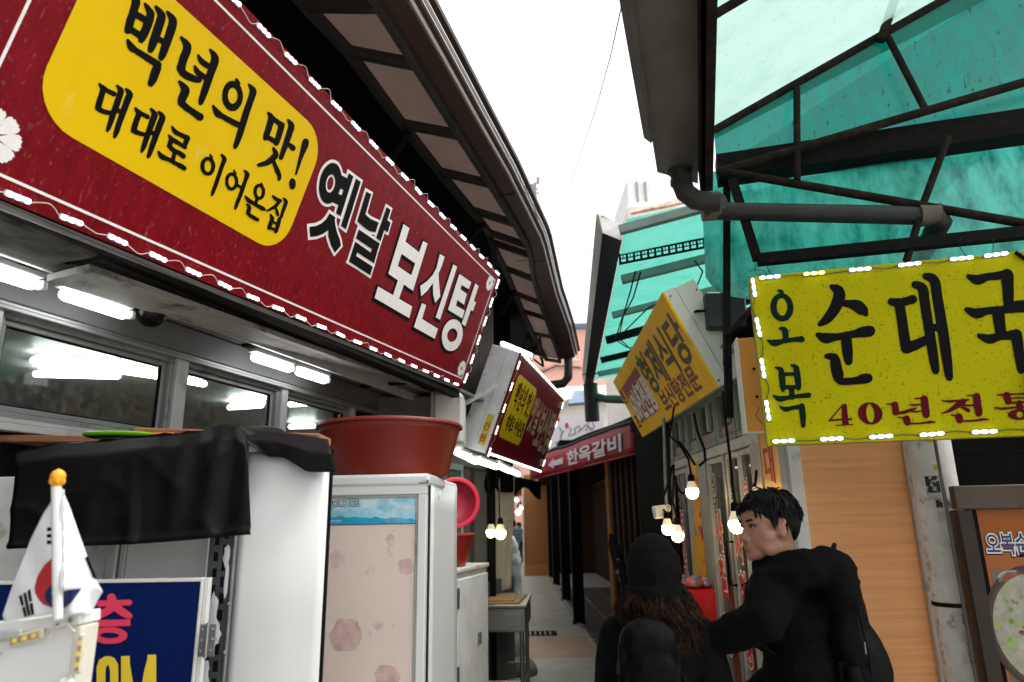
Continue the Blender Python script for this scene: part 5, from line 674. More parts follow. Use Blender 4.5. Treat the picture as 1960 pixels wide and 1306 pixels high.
def tarp(u, v):
    a, b_ = lerp_list(TOP, u), lerp_list(BOT, u); x, y = a[0] + (b_[0] - a[0]) * v, a[1] + (b_[1] - a[1]) * v
    Y = 1.90 - .05 * v + .05 * max(0, .12 - v) * 8; p = at_y(x, y, Y); k = min(1, v * 5)
    rad = max(0, 1 - ((x - 415) / 130) ** 2) * sin((x - 400) * .09 + v * 2.2) * .010 * (1 - v * .5)
    crease = .014 * math.exp(-((x - 256) / 7) ** 2) * v
    hem = .008 * math.exp(-((v - .97) / .03) ** 2)
    return p + V((0, -(wr(p.x, p.z) + rad + crease) * k - hem, 0))
tp = thing('black_tarp', 'black tarpaulin draped over the boards with its corner on the white cabinet', 'tarp', at_y(260, 1040, 1.9))
obj('front_sheet', MB().grid(tarp, 72, 40), tarp_m, tp, 179, solid=.0015)
def tarp_top(u, v):
    a = lerp_list(TOP, u); p = tarp(u, 0); return p + V((.05 * v, .36 * v, .018 * sin(u * 9 + v * 3) * v + .02 * v + wr(p.x * 2, v)))
obj('top_sheet', MB().grid(tarp_top, 40, 8), tarp_m, tp, 179, solid=.0015)
FT = [(424, 812), (446, 818), (478, 822), (520, 826), (560, 830), (600, 836), (628, 842)]; FB = [(478, 852), (492, 862), (510, 870), (540, 876), (566, 890), (592, 901), (646, 905)]
def flap(u, v):
    a, b_ = lerp_list(FT, u), lerp_list(FB, u); x, y = a[0] + (b_[0] - a[0]) * v, a[1] + (b_[1] - a[1]) * v
    p = at_y(x, y, 1.948 + .10 * max(0, 1 - v / .4)); return p + V((0, -.008 * (1 + sin(u * 9 + v)) * v - wr(p.x * 1.5, p.z, .5), .004 * sin(u * 13) * v))
obj('corner_flap', MB().grid(flap, 40, 16), tarp_m, tp, 179, solid=.002)
# boards lying on the sill shelf
def plank(lab, x0, y0, x1, y1, Y, th, dep):
    p, q = at_y(x0, y0, Y), at_y(x1, y1, Y); b = MB(); d = (q - p).normalized(); F = Frame(p, d, V((0, -1, 0)), V((0, 0, 1))); b.box(F, 0, (q - p).length, -dep, 0, -th, 0, .003)
    return tag(obj('wooden_board', b, wood_raw), lab, 'board')
plank('reddish wooden board along the tarp top, under the second window', 256, 818, 612, 830, 2.16, .026, .14)
plank('dark wooden board at the far left under the first window', -60, 832, 178, 834, 2.2, .022, .2)
p = at_y(238, 834, 2.13); t = thing('plastic_tray', 'lime green plastic lid tucked between the wooden boards', 'tray', p); F = Frame(p, (1, .1, 0), (0, -1, 0), UP)
obj('rim', MB().lathe(F, [(.10, -.008), (.112, -.004), (.114, .002), (.108, .004), (.1, .0), (.001, -.004)], 28, 1, .8), lime, t, 60)
obj('handle', MB().box(Frame(at_y(318, 832, 2.12), (1, 0, 0), (0, -1, 0), UP), -.035, .03, -.02, .02, -.006, .004, .003), orange_red, t)
# ------------------------------------------------------------------ unlit white sign box with a flag
SB = Frame(at_y(160, 1185, 1.36), V((1, -.02, 0)), V((-.02, -1, 0)), UP); sb = thing('sign_box', 'white sign box in the bottom left corner, its edge lights off', 'sign box', SB.w(-.15, 0, -.5))
SBF = [(-.42, -.052), (-.008, -.0), (-.008, -1.1), (-.42, -1.1)]
obj('face', MB().poly(SB, [(-.42, -.048), (-.012, -.004), (-.016, -1.1), (-.42, -1.1)], -.05, 0), white_gloss, sb)
ta = math.atan2(.044, .408); TF = Frame(SB.w(-.008, 0, .002), SB.d * cos(ta) + SB.z * sin(ta), SB.n, SB.z * cos(ta) - SB.d * sin(ta))
obj('top_trim', MB().box(TF, -.43, .004, -.06, .006, -.012, .010, .002), white_paint, sb)
obj('side_trim', MB().box(SB, -.012, .001, -.05, .004, -1.1, -.012, .002), M('trim_cream', (.6, .56, .48), .45, dirt=(.4, .3, .15), dscale=14, dlo=.6, dhi=.8), sb)
def old_led(fr, a, c, spin, w=.066, h=.02):
    mt = fr.mat(a, .004, c, spin); bq = MB().box(ZF, -w / 2, w / 2, 0, .008, -h / 2, h / 2, .003).mesh('led_module'); bq.materials.append(led_old); fix_normals(bq); o = place('led_module', bq, sb, mt)
    w2 = MB().box(ZF, -w / 2 + .006, w / 2 - .006, .0082, .0098, -h / 2 + .004, h / 2 - .004, .001).mesh('gel'); w2.materials.append(M('gel_old', (.30, .24, .15), .2, dirt=(.6, .5, .3), dscale=50)); fix_normals(w2); place('gel', w2, o, mt)
    d = MB()
    for k in (-1, 0, 1): d.box(ZF, k * w * .27 - .004, k * w * .27 + .004, .010, .0112, -.004, .004)
    d = d.mesh('led_chip'); d.materials.append(led_dot); fix_normals(d); place('led_chip', d, o, mt)
old_led(TF, -.092, -.022, .12); old_led(SB, .008, -.058, pi / 2 + .02, .068, .013); old_led(SB, .002, -.150, pi / 2, .068, .013)
wm = MB()
for P in ([(-.42, .012, -.092), (-.3, .014, -.083), (-.2, .014, -.075), (-.135, .013, -.055)], [(-.06, .014, -.03), (-.04, .02, -.012), (-.02, .016, -.006), (-.005, .014, -.02)], [(-.0, .012, -.094), (-.012, .02, -.11), (.0, .014, -.117)]): wm.tube([SB.w(*q) for q in P], .0026, 6)
obj('wire', wm, cable_white, sb, 60)
sc_ = MB()
for a, c in ((-.035, -.005), (-.012, .002)): sc_.ell(TF.w(a, .008, c - .003), .0045, .003, .0045, WORLD, 8, 6)
obj('screw', sc_, galv, sb, 60); obj('clamp', MB().box(TF, -.16, -.10, .005, .014, -.02, -.006, .002), alu_white, sb); obj('clamp', MB().box(SB, -.022, .006, .004, .018, -.125, -.098, .005), white_dirty, sb)
# flag on its pole
fg = thing('flag', 'small South Korean flag hanging from a white pole with a gold finial', 'flag', at_y(110, 1170, 1.30))
pt, pb_ = at_y(108, 932, 1.30), at_y(111, 1185, 1.31)
obj('pole', MB().tube([pt, pt.lerp(pb_, .78)], .0088, 16).tube([pt.lerp(pb_, .775), pb_], .0082, 16).tube([pt.lerp(pb_, .80), pt.lerp(pb_, .812)], .0094, 16), white_gloss, fg, 60)
fnf = Frame(pt, (1, 0, 0), (0, 1, 0), UP)
fn = obj('finial', MB().lathe(fnf, [(.0085, -.002), (.009, .004), (.0105, .006), (.0125, .012), (.013, .018), (.0125, .023), (.009, .0285), (.004, .0315), (.0015, .033), (.0001, .0338)], 20), gold_plastic, fg, 50)
pm = MB()
for i in range(5):
    a = 2 * pi * i / 5 + .3; pm.ell(pt + V((.0095 * cos(a), .0095 * sin(a), .010)), .0046, .0046, .0072, WORLD, 8, 6)
obj('petal', pm, gold_plastic, fn, 60)
def wingL(px, py): return 1.304 + .07 * (108 - px) / 100 + .004 * sin((px - py * .3) * .09)
def wingR(px, py): return 1.304 + .05 * (px - 118) / 80 + .005 * sin((px + py * .35) * .12)
def cloth(name, T_, B_, wing, nu=20, nv=24, off=0, mat=flag_white, solid=.0006):
    def fn(u, v):
        a, b_ = lerp_list(T_, u), lerp_list(B_, u); x, y = a[0] + (b_[0] - a[0]) * v, a[1] + (b_[1] - a[1]) * v; return at_y(x, y, wing(x, y) - off)
    return obj(name, MB().grid(fn, nu, nv), mat, fg, 179, solid=solid)
cloth('cloth', [(5, 1178), (28, 1110), (60, 1030), (84, 982), (102, 955), (106, 952)], [(9, 1190), (34, 1186), (60, 1182), (80, 1180), (100, 1176), (106, 1174)], wingL)
cloth('cloth', [(116, 938), (121, 942), (134, 972), (150, 1018), (166, 1063), (184, 1110), (195, 1130)], [(116, 1130), (121, 1131), (134, 1129), (150, 1126), (166, 1124), (184, 1126), (196, 1131)], wingR)
cloth('cloth', [(110, 1128), (140, 1126), (165, 1124), (184, 1126), (197, 1132)], [(110, 1178), (136, 1176), (160, 1175), (172, 1180), (186, 1150)], lambda x, y: 1.35 + .02 * sin(x * .08), 14, 8)
cloth('hem', [(118, 936), (123, 938)], [(119, 1130), (125, 1131)], lambda x, y: 1.296 + .003 * sin(y * .2), 2, 20)
def patch(name, T_, B_, mat, wing=wingL, off=.0015): return cloth(name, T_, B_, wing, 8, 8, off, mat, .0003)
patch('emblem_red', [(66, 1124), (72, 1102), (86, 1080), (101, 1068)], [(67, 1135), (74, 1148), (84, 1158), (101, 1164)], flag_red)
patch('emblem_blue', [(85, 1142), (90, 1128), (96, 1122), (102, 1119)], [(87, 1150), (92, 1157), (97, 1161), (102, 1163)], flag_blue, wingL, .003)
patch('emblem_blue', [(112, 1132), (130, 1130), (145, 1128), (156, 1126)], [(112, 1166), (124, 1164), (138, 1152), (155, 1128)], flag_blue, lambda x, y: 1.35 + .02 * sin(x * .08), .002)
for k in range(3):
    y = 1010 + k * 12.5; patch('trigram_bar', [(90, y), (102, y - .6)], [(89.5, y + 7), (102, y + 6.6)], ink_black)
for k in range(3):
    ox, oy = k * 8.2, -k * 5.5
    for v0, v1 in ((0, .46), (.54, 1)) if k != 1 else ((0, 1),):
        xx0, yy0, xx1, yy1 = 36 + ox, 1142 + oy, 47 + ox * .8, 1182 + oy * .35
        a = lambda f: (xx0 + (xx1 - xx0) * f, yy0 + (yy1 - yy0) * f); p, q = a(v0), a(v1)
        patch('trigram_bar', [(p[0], p[1]), (p[0] + 5.5, p[1] - 3)], [(q[0], q[1]), (q[0] + 5, q[1] - 2)], ink_black)
patch('trigram_bar', [(162, 1067), (168, 1065)], [(178, 1106), (187, 1110)], ink_black, wingR, .002)
# ------------------------------------------------------------------ upright freezer with glass door
FR = Frame(at_y(812, 1300, 2.45) * 1, V((cos(radians(5)), -sin(radians(5)), 0)), V((-sin(radians(5)), -cos(radians(5)), 0)), UP); FR.o.z = 0
w_ = .62; zt = Z(905, 2.42, 800)
t = thing('freezer', 'white upright display freezer with a pink floral door, a red basin on top', 'freezer', FR.w(-.3, -.3, 0))
obj('body', MB().box(FR, -w_, 0, -.62, -.045, .06, zt - .002, .008), white_gloss, t, bevel=.006)
obj('side_skin', MB().grid(lambda u, v: FR.w(.003 + .004 * sin(u * 2.5) * sin(v * 5), -.05 - .56 * u, .08 + (zt - .1) * v), 8, 16), white_gloss, t, 60, solid=.002)
obj('top_cap', MB().box(FR, -w_ - .004, .008, -.3, .004, zt - .043, zt, .008), white_gloss, t, bevel=.004)
zd = Z(929, 2.44, 800)
dg_ = obj('door', bars(FR, -w_, -.002, .1, zd, .030, -.043, 0), white_gloss, t)
obj('door_gasket', MB().box(FR, -w_, .0, -.05, -.03, .09, zd + .008), black_metal, t)
obj('inner_frame', bars(FR, -w_ + .030, -.032, .13, zd - .030, .010, -.03, -.006), alu_white, dg_)
z1, z2 = Z(946, 2.44, 700), Z(1003, 2.44, 700)
obj('panel', MB().box(FR, -w_ + .038, -.040, -.03, -.014, .14, zd - .037), floral, dg_)
ad = obj('advert', MB().box(FR, -w_ + .04, -.042, -.0138, -.0128, z2, z1), print_sky, dg_)
sea = [( -w_ + .04, z2)] + [(-.042, z2), (-.042, z2 + .010)] + [(-.042 - (w_ - .082) * i / 30, z2 + .016 + .010 * noise.noise(V((i * .7, 3, 1))) + .0006 * i) for i in range(1, 30)] + [(-w_ + .04, z2 + .034)]
obj('advert_sea', MB().poly(FR, sea, -.0127, -.0123), print_sea, dg_)
obj('advert_edge', MB().box(FR, -w_ + .04, -.042, -.0138, -.0125, z2 - .003, z2 + .0005), M('print_navy', (.02, .08, .2), .4), dg_)
gx = FR.hit(625, 968).x; gz = FR.hit(640, 969).z
text('advert_lettering', 'GOLD ICE', FR, gx, gz, .0275, M('print_outline', (.03, .05, .08), .4), dg_, -.0122, .0022, sx=.90); text('advert_lettering', 'GOLD ICE', FR, gx + .0004, gz + .0004, .0275, M('print_pale', (.55, .74, .84), .4), dg_, -.0112, .0002, sx=.90)
text('advert_lettering', '냉장 냉동 쇼케이스 전문 브랜드-', FR, gx + .012, FR.hit(640, 955).z, .0075, M('print_teal', (.05, .22, .35), .4), dg_, -.0122, .0002)
text('advert_lettering', '냉동 쇼케이스', FR, gx + .012, FR.hit(640, 999).z, .0075, ink_white, dg_, -.0118, .0002)
def blossom(px, py, R, n, seed):
    random.seed(seed); c = FR.hit(px, py); m = MB(); e = MB()
    for k in range(n):
        a = 2 * pi * k / n + random.uniform(-.2, .2); r = R * random.uniform(.55, .75); cx, cz = c.x + R * .45 * cos(a), c.z + R * .45 * sin(a)
        P = [(cx + r * cos(b_ * pi / 8) * random.uniform(.85, 1.1), cz + r * .9 * sin(b_ * pi / 8) * random.uniform(.85, 1.1)) for b_ in range(16)]; m.poly(FR, P, -.0139 + .00006 * k, -.0136 + .00006 * k)
    return m
obj('floral_print', blossom(659, 1218, .052, 6, 3), petal_m, dg_); obj('floral_print', blossom(776, 1085, .028, 5, 4), petal_m, dg_); obj('floral_print', blossom(738, 1300, .04, 5, 5), petal_m, dg_)
obj('floral_print', blossom(640, 1070, .03, 4, 8), petal_edge, dg_)
b = MB()
for z in (1.45,): b.box(FR, -.006, .004, .0, .006, z, z + .05, .001)
obj('hinge', MB().box(FR, -.03, .006, -.04, .004, zd + .006, zd + .02, .002), galv, t)
ft = MB()
for a in (-w_ + .06, -.06):
    for c in (-.56, -.1): ft.tube([FR.w(a, c, 0), FR.w(a, c, .062)], .02, 10)
obj('foot', ft, black_metal, t, 60); obj('kick_plate', MB().box(FR, -w_ + .01, -.01, -.05, -.04, .02, .09), void_dark, t)
hl = MB().ell(FR.w(.008, -.2, Z(945, 2.6, 840)), .002, .016, .012, FR, 10, 6); obj('dent', hl, M('scuff', (.85, .85, .85), .1), t, 60)
# red basin on the freezer
def basin(name, lab, c, rt, rb, h, mat, sy=1.0, tilt=(0, 0)):
    d = V((1, tilt[0], 0)).normalized(); F = Frame(c, (1, 0, 0), (0, 1, 0), UP); t = thing(name, lab, 'basin', c)
    ob = obj('bowl', MB().lathe(F, [(.001, .004), (rb - .02, .0), (rb - .004, .003), (rb, .012), (rb + (rt - rb) * .86, h * .83), (rb + (rt - rb) * .88, h * .835), (rb + (rt - rb) * .93, h * .95), (rt * .975, h * .97), (rt * .96, h * .965), (rb - .006, .02), (rb - .03, .012), (.001, .012)], 48, 1, sy), mat, t, 32)
    obj('rim', MB().lathe(F, [(rt * .955, h * .97), (rt * .985, h * .99), (rt * 1.02, h * .985), (rt * 1.035, h * .96), (rt * 1.035, h * .925), (rt * 1.022, h * .925), (rt * 1.018, h * .95), (rt * .975, h * .955)], 48, 1, sy), mat, t, 40)
    return t
bc = at_y(752, 905, 2.72); bt_ = basin('plastic_basin', 'large red plastic basin sitting on top of the freezer', V((bc.x - .015, bc.y, zt + .001)), .278, .232, .208, plastic_red)
# ------------------------------------------------------------------ low white metal cabinet, tub and colander
C2 = yaw_frame(at_z(868, 1094, 1.385), 14); C2.o.z = 0
t = thing('metal_cabinet', 'scuffed low white metal cabinet beyond the freezer with a red tub on it', 'cabinet', C2.w(.3, -.2, 0))
obj('body', MB().box(C2, 0, .62, -.45, -.012, .03, 1.375, .005), white_dirty, t); obj('top', MB().box(C2, -.012, .63, -.46, .006, 1.372, 1.392, .003), white_dirty, t)
dd = obj('door', MB().box(C2, .06, .61, -.010, .004, .1, 1.34, .004), M('door_white', (.66, .67, .68), .45, bump=.08, bscale=6, dirt=(.4, .38, .36), dscale=5, dlo=.6, dhi=.8), t)
for z in (1.2, .83, .3): obj('hinge', MB().box(C2, .045, .075, .003, .010, z, z + .1, .002), galv, t)
obj('handle', MB().box(C2, .40, .43, .004, .02, .98, 1.04, .003), galv, dd)
obj('label_strip', MB().box(C2, .015, .05, -.011, -.008, 1.22, 1.34), paper_m, t)
tb = C2.w(.26, -.20, 1.393); basin('plastic_tub', 'red plastic tub on the low white metal cabinet', tb, .215, .175, .175, plastic_red_b)
t = thing('colander', 'pink plastic colander leaning in the red tub', 'colander', tb + V((0, .05, .1)))
cf = Frame(at_y(872, 962, 3.88), V((.85, .5, .0)), V((.0, .35, .94)), V((.45, -.82, .32)))
cb = MB(); k = 36
prof = [(.002, -.055), (.03, -.055), (.06, -.053), (.085, -.045), (.105, -.03), (.12, -.012), (.128, 0)]
cm = MB().lathe(cf, [(r, h) for r, h in prof], k)
cw_ = MB(); vs = [[cf.w(r * cos(2 * pi * i / k), r * sin(2 * pi * i / k), h) for i in range(k)] for r, h in prof]
for j in range(len(prof)):
    cw_.tube(vs[j] + [vs[j][0]], .0021, 4, False)
for j in range(len(prof) - 1):
    a_, b_ = vs[j], vs[j + 1]; cw_.tube([a_[0].lerp(b_[0], .5)] + [a_[i].lerp(b_[i], .5) for i in range(1, k)] + [a_[0].lerp(b_[0], .5)], .0019, 4, False)
for i in range(k): cw_.tube([vs[j][i] for j in range(len(prof))], .0021, 4, False)
o = obj('mesh_bowl', cw_, plastic_pink, t); o['kind'] = 'stuff'
obj('bowl', MB().lathe(cf, [(r * .985, h + .0012) for r, h in prof], k), M('colander_inside', (.30, .012, .03), .5), t, 60)
obj('rim', MB().lathe(cf, [(.126, .0), (.132, -.008), (.148, -.004), (.15, .004), (.14, .006), (.126, .004)], 40), plastic_pink, t, 60)
# ------------------------------------------------------------------ stainless work table
C3 = yaw_frame(at_z(1006, 1160, .93), 4); C3.o.z = 0
t = thing('work_table', 'stainless steel work table with a drawer box and bare legs', 'table', C3.w(.3, -.2, 0))
obj('top', MB().box(C3, -.01, .9, -.62, .01, .915, .94, .004), steel, t); obj('drawer_box', MB().box(C3, .012, .87, -.59, -.006, .72, .912, .005), steel, t)
obj('drawer', MB().box(C3, .0, .010, -.56, -.03, .735, .895, .004), steel, t); obj('drawer', MB().box(C3, .06, .8, -.005, .004, .735, .895, .004), steel, t)
for a in (.04, .84):
    for c in (-.56, -.04): obj('leg', MB().tube([C3.w(a, c, 0), C3.w(a, c, .72)], .019, 10), steel, t, 60)
rl = MB()
for c in (-.56, -.04): rl.tube([C3.w(.04, c, .25), C3.w(.84, c, .25)], .013, 8)
for a in (.04, .84): rl.tube([C3.w(a, -.56, .33), C3.w(a, -.04, .33)], .013, 8).tube([C3.w(a, -.56, .18), C3.w(a, -.04, .18)], .013, 8)
obj('rail', rl, steel, t, 60)
b = MB().box(Frame(C3.w(.04, -.58, .941), C3.d + C3.n * .05, C3.n, UP), 0, .72, 0, .52, 0, .012, .002).box(Frame(C3.w(.1, -.6, .954), C3.d - C3.n * .04, C3.n, UP), 0, .62, 0, .5, 0, .016, .002)
tag(obj('cardboard', b, cardboard), 'flattened brown cardboard lying on the steel work table', 'cardboard')
# hanging sheet, black posts, sack, stone
hs0 = [at_y(x, y, 6.9) for x, y in ((941, 893), (985, 898), (978, 1126), (944, 1138))]
def hang(u, v): p = hs0[0].lerp(hs0[1], u).lerp(hs0[3].lerp(hs0[2], u), v); return p + V((0, .012 * sin(u * 9 + v * 4) + .01 * noise.noise(p * 3), .02 * sin(u * 11) * max(0, v - .8)))
tag(obj('plastic_sheet', MB().grid(hang, 14, 24), M('sheet_cream', (.52, .48, .43), .6, var=.12, dirt=(.3, .26, .22), dscale=5), None, 179, solid=.01), 'pale hanging sheet beside the alley above the work table', 'sheet')
t = thing('black_post', 'black post wrapped in dark cloth above the steel table', 'post', (X(945, 6.6), 6.6, 0)); q0, q1 = X(932, 6.6), X(948, 6.6)
obj('post', MB().box(FX(6.6), q0, q1, -.1, 0, 0, 2.3, .01), black_metal, t); obj('cloth', MB().grid(lambda u, v: at_y(930 + 26 * u + 3 * sin(v * 6), 880 + 60 * v + 6 * sin(u * 7), 6.5 - .03 * sin(u * 9)), 10, 8), coat_m, t, 179, solid=.006)
b = MB().box(FX(6.75), X(958, 6.75), X(984, 6.75), -.06, 0, 1.9, 2.3, .01); tag(obj('black_cloth', b, coat_m), 'black cloth folded over the top of the pale hanging sheet', 'cloth')
wl_ = MB(); wl_.box(FX(7.3), X(900, 7.3), X(975, 7.3), -.2, 0, 0, 2.6).box(Frame((X(975, 7.3), 7.3, 0), (-.03, 1, 0), (1, .03, 0), UP), 0, 14, -.2, 0, 0, 2.8); tag(obj('side_wall', wl_, M('grey_wall', (.16, .15, .14), .8, var=.3, vscale=2)), 'grey wall closing the left side of the alley beyond the table', 'wall')
sk = MB().ell((X(982, 8.6) - .02, 8.6, .75), .13, .13, .75, WORLD, 14, 12).ell((X(984, 8.6) - .02, 8.55, .3), .17, .15, .32, WORLD, 14, 10)
sk = remeshed('sack', sk, foil, None, .03, 3, .03, 5); tag(sk, 'tall pale plastic sack standing against the left wall', 'sack')
c = at_z(1000, 1285, .03); sn = remeshed('stone', MB().ell(c, .17, .2, .16, WORLD), stone_m, None, .02, 3, .02, 6); tag(sn, 'rounded grey stone on the path by the work table legs', 'stone')
# pair of bulbs on hanging cords
def bulb(lab, px, py, R, Y, top, group=None, sx=1, cordm=black_metal, warm=bulb_on):
    c = at_y(px, py, Y); r = R / FPX * Y; t = thing('light_bulb', lab, 'light bulb', c, group); F = Frame(c, (1, 0, 0), (0, 1, 0), UP)
    obj('globe', MB().lathe(F, [(.001, -r), (r * .45, -r * .9), (r * .8, -r * .6), (r, 0), (r * .97, r * .3), (r * .86, r * .62)], 20), warm, t, 70)
    obj('neck', MB().lathe(F, [(r * .87, r * .6), (r * .72, r * 1.1), (r * .5, r * 1.7), (r * .45, r * 1.9), (.001, r * 1.95)], 20), bulb_white, t, 50)
    obj('socket', MB().lathe(F, [(r * .5, r * 1.7), (r * .55, r * 1.8), (r * .5, r * 2.6), (r * .2, r * 2.9), (.001, r * 2.9)], 14), black_metal, t, 40)
    P = [c + V((0, 0, r * 2.7))] + [at_y(x, y, Y2) for x, y, Y2 in top]; obj('cord', MB().tube(P, .006, 6), cordm, t, 60); return t
bulb('lit bulb, left of the close pair hanging by the pale sheet', 940, 1020, 9, 6.0, ((938, 985, 6.0), (934, 920, 6.0), (930, 880, 6.0)), 'bulbs by the pale sheet'); bulb('lit bulb, right of the close pair hanging by the pale sheet', 958, 1022, 10, 6.05, ((956, 985, 6.05), (955, 940, 6.05), (948, 890, 6.0)), 'bulbs by the pale sheet')
# ================================================================== FAR END OF THE ALLEY
t = thing('slat_partition', 'orange brown wooden slat wall facing the alley, beside the far people', 'partition', (X(1028, 22.5), 22.5, 0))
xa, xb = X(1004, 22.5), X(1056, 22.5); sb_ = MB(); n_ = 22
for i in range(n_): sb_.box(FX(22.5), xa + (xb - xa) * i / n_ + .004, xa + (xb - xa) * (i + .82) / n_, -.02, .012, .35, 3.1)
o = obj('slats', sb_, slat_wood, t); o['kind'] = 'stuff'; obj('backing', MB().box(FX(22.52), xa, xb, -.1, 0, 0, 3.1), slat_wood, t); obj('plinth', MB().box(FX(22.48), xa, xb, -.03, .02, 0, .34, .01), slat_wood, t)
obj('edge_post', MB().box(FX(22.46), X(1000, 22.5), xa - .005, -.2, .02, 0, 3.2, .01), M('pale_post', (.5, .47, .42), .6), t)
# covered walk of the rib restaurant: posts, roof, back walls
rb = thing('rib_restaurant', 'dark timber restaurant front with black posts under a black awning', 'building', (1.7, 14, 0))
for (px, py) in ((1110, 1195), (1085, 1150), (1066, 1120), (1057, 1106)):
    p = at_z(px, py, 0); pp = obj('post', MB().box(Frame((p.x, p.y, 0), (1, 0, 0), (0, -1, 0), UP), -.09, .09, -.18, 0, 0, 2.72, .008), black_metal, rb); obj('base_plate', MB().box(Frame((p.x, p.y, 0), (1, 0, 0), (0, -1, 0), UP), -.11, .11, -.2, .02, 0, .03, .004), dark_steel, pp)
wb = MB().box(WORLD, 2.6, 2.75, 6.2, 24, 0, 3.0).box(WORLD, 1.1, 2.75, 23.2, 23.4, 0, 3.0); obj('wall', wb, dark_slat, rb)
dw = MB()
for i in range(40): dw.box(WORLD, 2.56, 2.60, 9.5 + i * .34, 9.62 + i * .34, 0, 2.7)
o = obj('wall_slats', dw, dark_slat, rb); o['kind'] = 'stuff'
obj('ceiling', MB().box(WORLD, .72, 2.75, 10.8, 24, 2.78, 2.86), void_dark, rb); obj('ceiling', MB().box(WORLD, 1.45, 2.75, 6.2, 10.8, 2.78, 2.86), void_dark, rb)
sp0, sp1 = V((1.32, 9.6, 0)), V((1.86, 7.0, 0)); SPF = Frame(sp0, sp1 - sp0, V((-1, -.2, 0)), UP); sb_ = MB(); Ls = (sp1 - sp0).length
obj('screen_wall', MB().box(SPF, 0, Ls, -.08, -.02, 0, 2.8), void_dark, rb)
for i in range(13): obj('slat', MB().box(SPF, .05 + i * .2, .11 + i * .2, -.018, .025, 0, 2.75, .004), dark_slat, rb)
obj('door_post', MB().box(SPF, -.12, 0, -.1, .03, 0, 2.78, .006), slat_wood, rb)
BN = Frame(at_z(1015, 919, 2.35), V((1.38 - .29, 7.78 - 12.5, 0)), V((-(12.5 - 7.78), -(1.38 - .29), 0)), UP); BL = sqrt(1.09 ** 2 + 4.72 ** 2)
bn = thing('banner', 'red banner with white lettering and an arrow on the black awning edge', 'banner', BN.w(2, 0, .1))
obj('cloth', MB().grid(lambda u, v: BN.w(BL * u, .012 * sin(u * 14) * (1 - v), .36 * v + .006 * sin(u * 9) * (1 - v)), 30, 4), banner_red, bn, 179, solid=.004)
bw = M('banner_white', (.7, .62, .64), .5)
def alongb(px): return BN.hit(px, 880).x
a0, a1 = alongb(1087), alongb(1203); text('lettering', '한옥갈비', BN, a0, .085, .225, bw, bn, .02, .007, sx=(a1 - a0) / .86)
z = .16; aa = alongb(1051); ab = alongb(1080); obj('arrow', MB().poly(BN, [(aa, z), (aa + (ab - aa) * .4, z + .085), (aa + (ab - aa) * .36, z + .04), (ab, z + .045), (ab, z - .045), (aa + (ab - aa) * .36, z - .04), (aa + (ab - aa) * .4, z - .085)], .018, .019), bw, bn)
obj('hem', MB().tube([BN.w(0, .0, -.004), BN.w(BL, 0, -.004)], .012, 8), banner_red, bn, 60)
# awning roof behind the banner
aw = thing('awning', 'black sloping awning roof above the red banner', 'awning', BN.w(2, -.3, .5)); Rr = V((.75, .25, 0))
def awn(u, v): return BN.w(-.25 + (BL + .5) * u, -.03, .37) + Rr * (1.3 * v) + V((0, 0, .42 * v + .012 * sin(u * 60)))
obj('roof_sheet', MB().grid(awn, 120, 3), awning_m, aw, 179, solid=.02)
obj('edge_fold', MB().tube([awn(u / 12, 0) + V((0, -.02, .01 * sin(u * 2))) for u in range(13)], .035, 8), awning_m, aw, 60)
obj('edge_fold', MB().tube([awn(u / 12, .3) + V((0, 0, .03 + .02 * sin(u * 1.3))) for u in range(13)], .03, 8), awning_m, aw, 60)
dp = MB().grid(lambda u, v: at_y(960 + 75 * u, 905 + 18 * u * (1 - v) + (40 + 12 * sin(u * 8)) * v, 12.2 - .1 * sin(u * 12)), 14, 6); obj('valance', dp, awning_m, aw, 179, solid=.01)
# white board with line drawings
WB = Frame(at_y(1040, 868, 11.5), (1, -.12, 0), (-.12, -1, 0), UP); wp = [WB.hit(x, y) for x, y in ((1050, 868), (1157, 823), (1155, 793), (1052, 801))]
wt = thing('picture_board', 'white board of thin line drawings with red lips above the awning', 'sign board', WB.w(.5, 0, .3)); obj('board', MB().poly(WB, [(q.x, q.z) for q in wp], -.05, 0), M('board_white', (.70, .66, .68), .4, var=.03), wt)
inkl = M('ink_thin', (.12, .1, .11), .5); lm = MB()
def wpt(x, y, o=.004): q = WB.hit(x, y); return WB.w(q.x, o, q.z)
for P in (((1071, 818), (1076, 827), (1074, 838)), ((1080, 824), (1074, 832), (1073, 843), (1068, 847)), ((1090, 818), (1094, 822), (1088, 834), (1102, 830), (1100, 820)), ((1100, 820), (1108, 815), (1112, 822), (1106, 828)), ((1112, 824), (1122, 812), (1126, 818), (1120, 824)), ((1128, 806), (1126, 816), (1132, 820)), ((1134, 808), (1138, 816), (1134, 822), (1128, 822)), ((1062, 848), (1074, 845), (1080, 842))): lm.tube([wpt(x, y) for x, y in P], .007, 4)
obj('line_drawing', lm, inkl, wt); rm = MB()
for x, y, r in ((1085, 815, 4.5), (1068, 803, 4.5), (1125, 803, 4)):
    q = WB.hit(x, y); k = r / FPX * 11.5; rm.poly(WB, [(q.x + k * .75 * cos(a * pi / 6), q.z + k * 1.3 * sin(a * pi / 6)) for a in range(12)], .004, .006)
obj('lips_print', rm, M('lips_red', (.5, .05, .07), .4), wt)
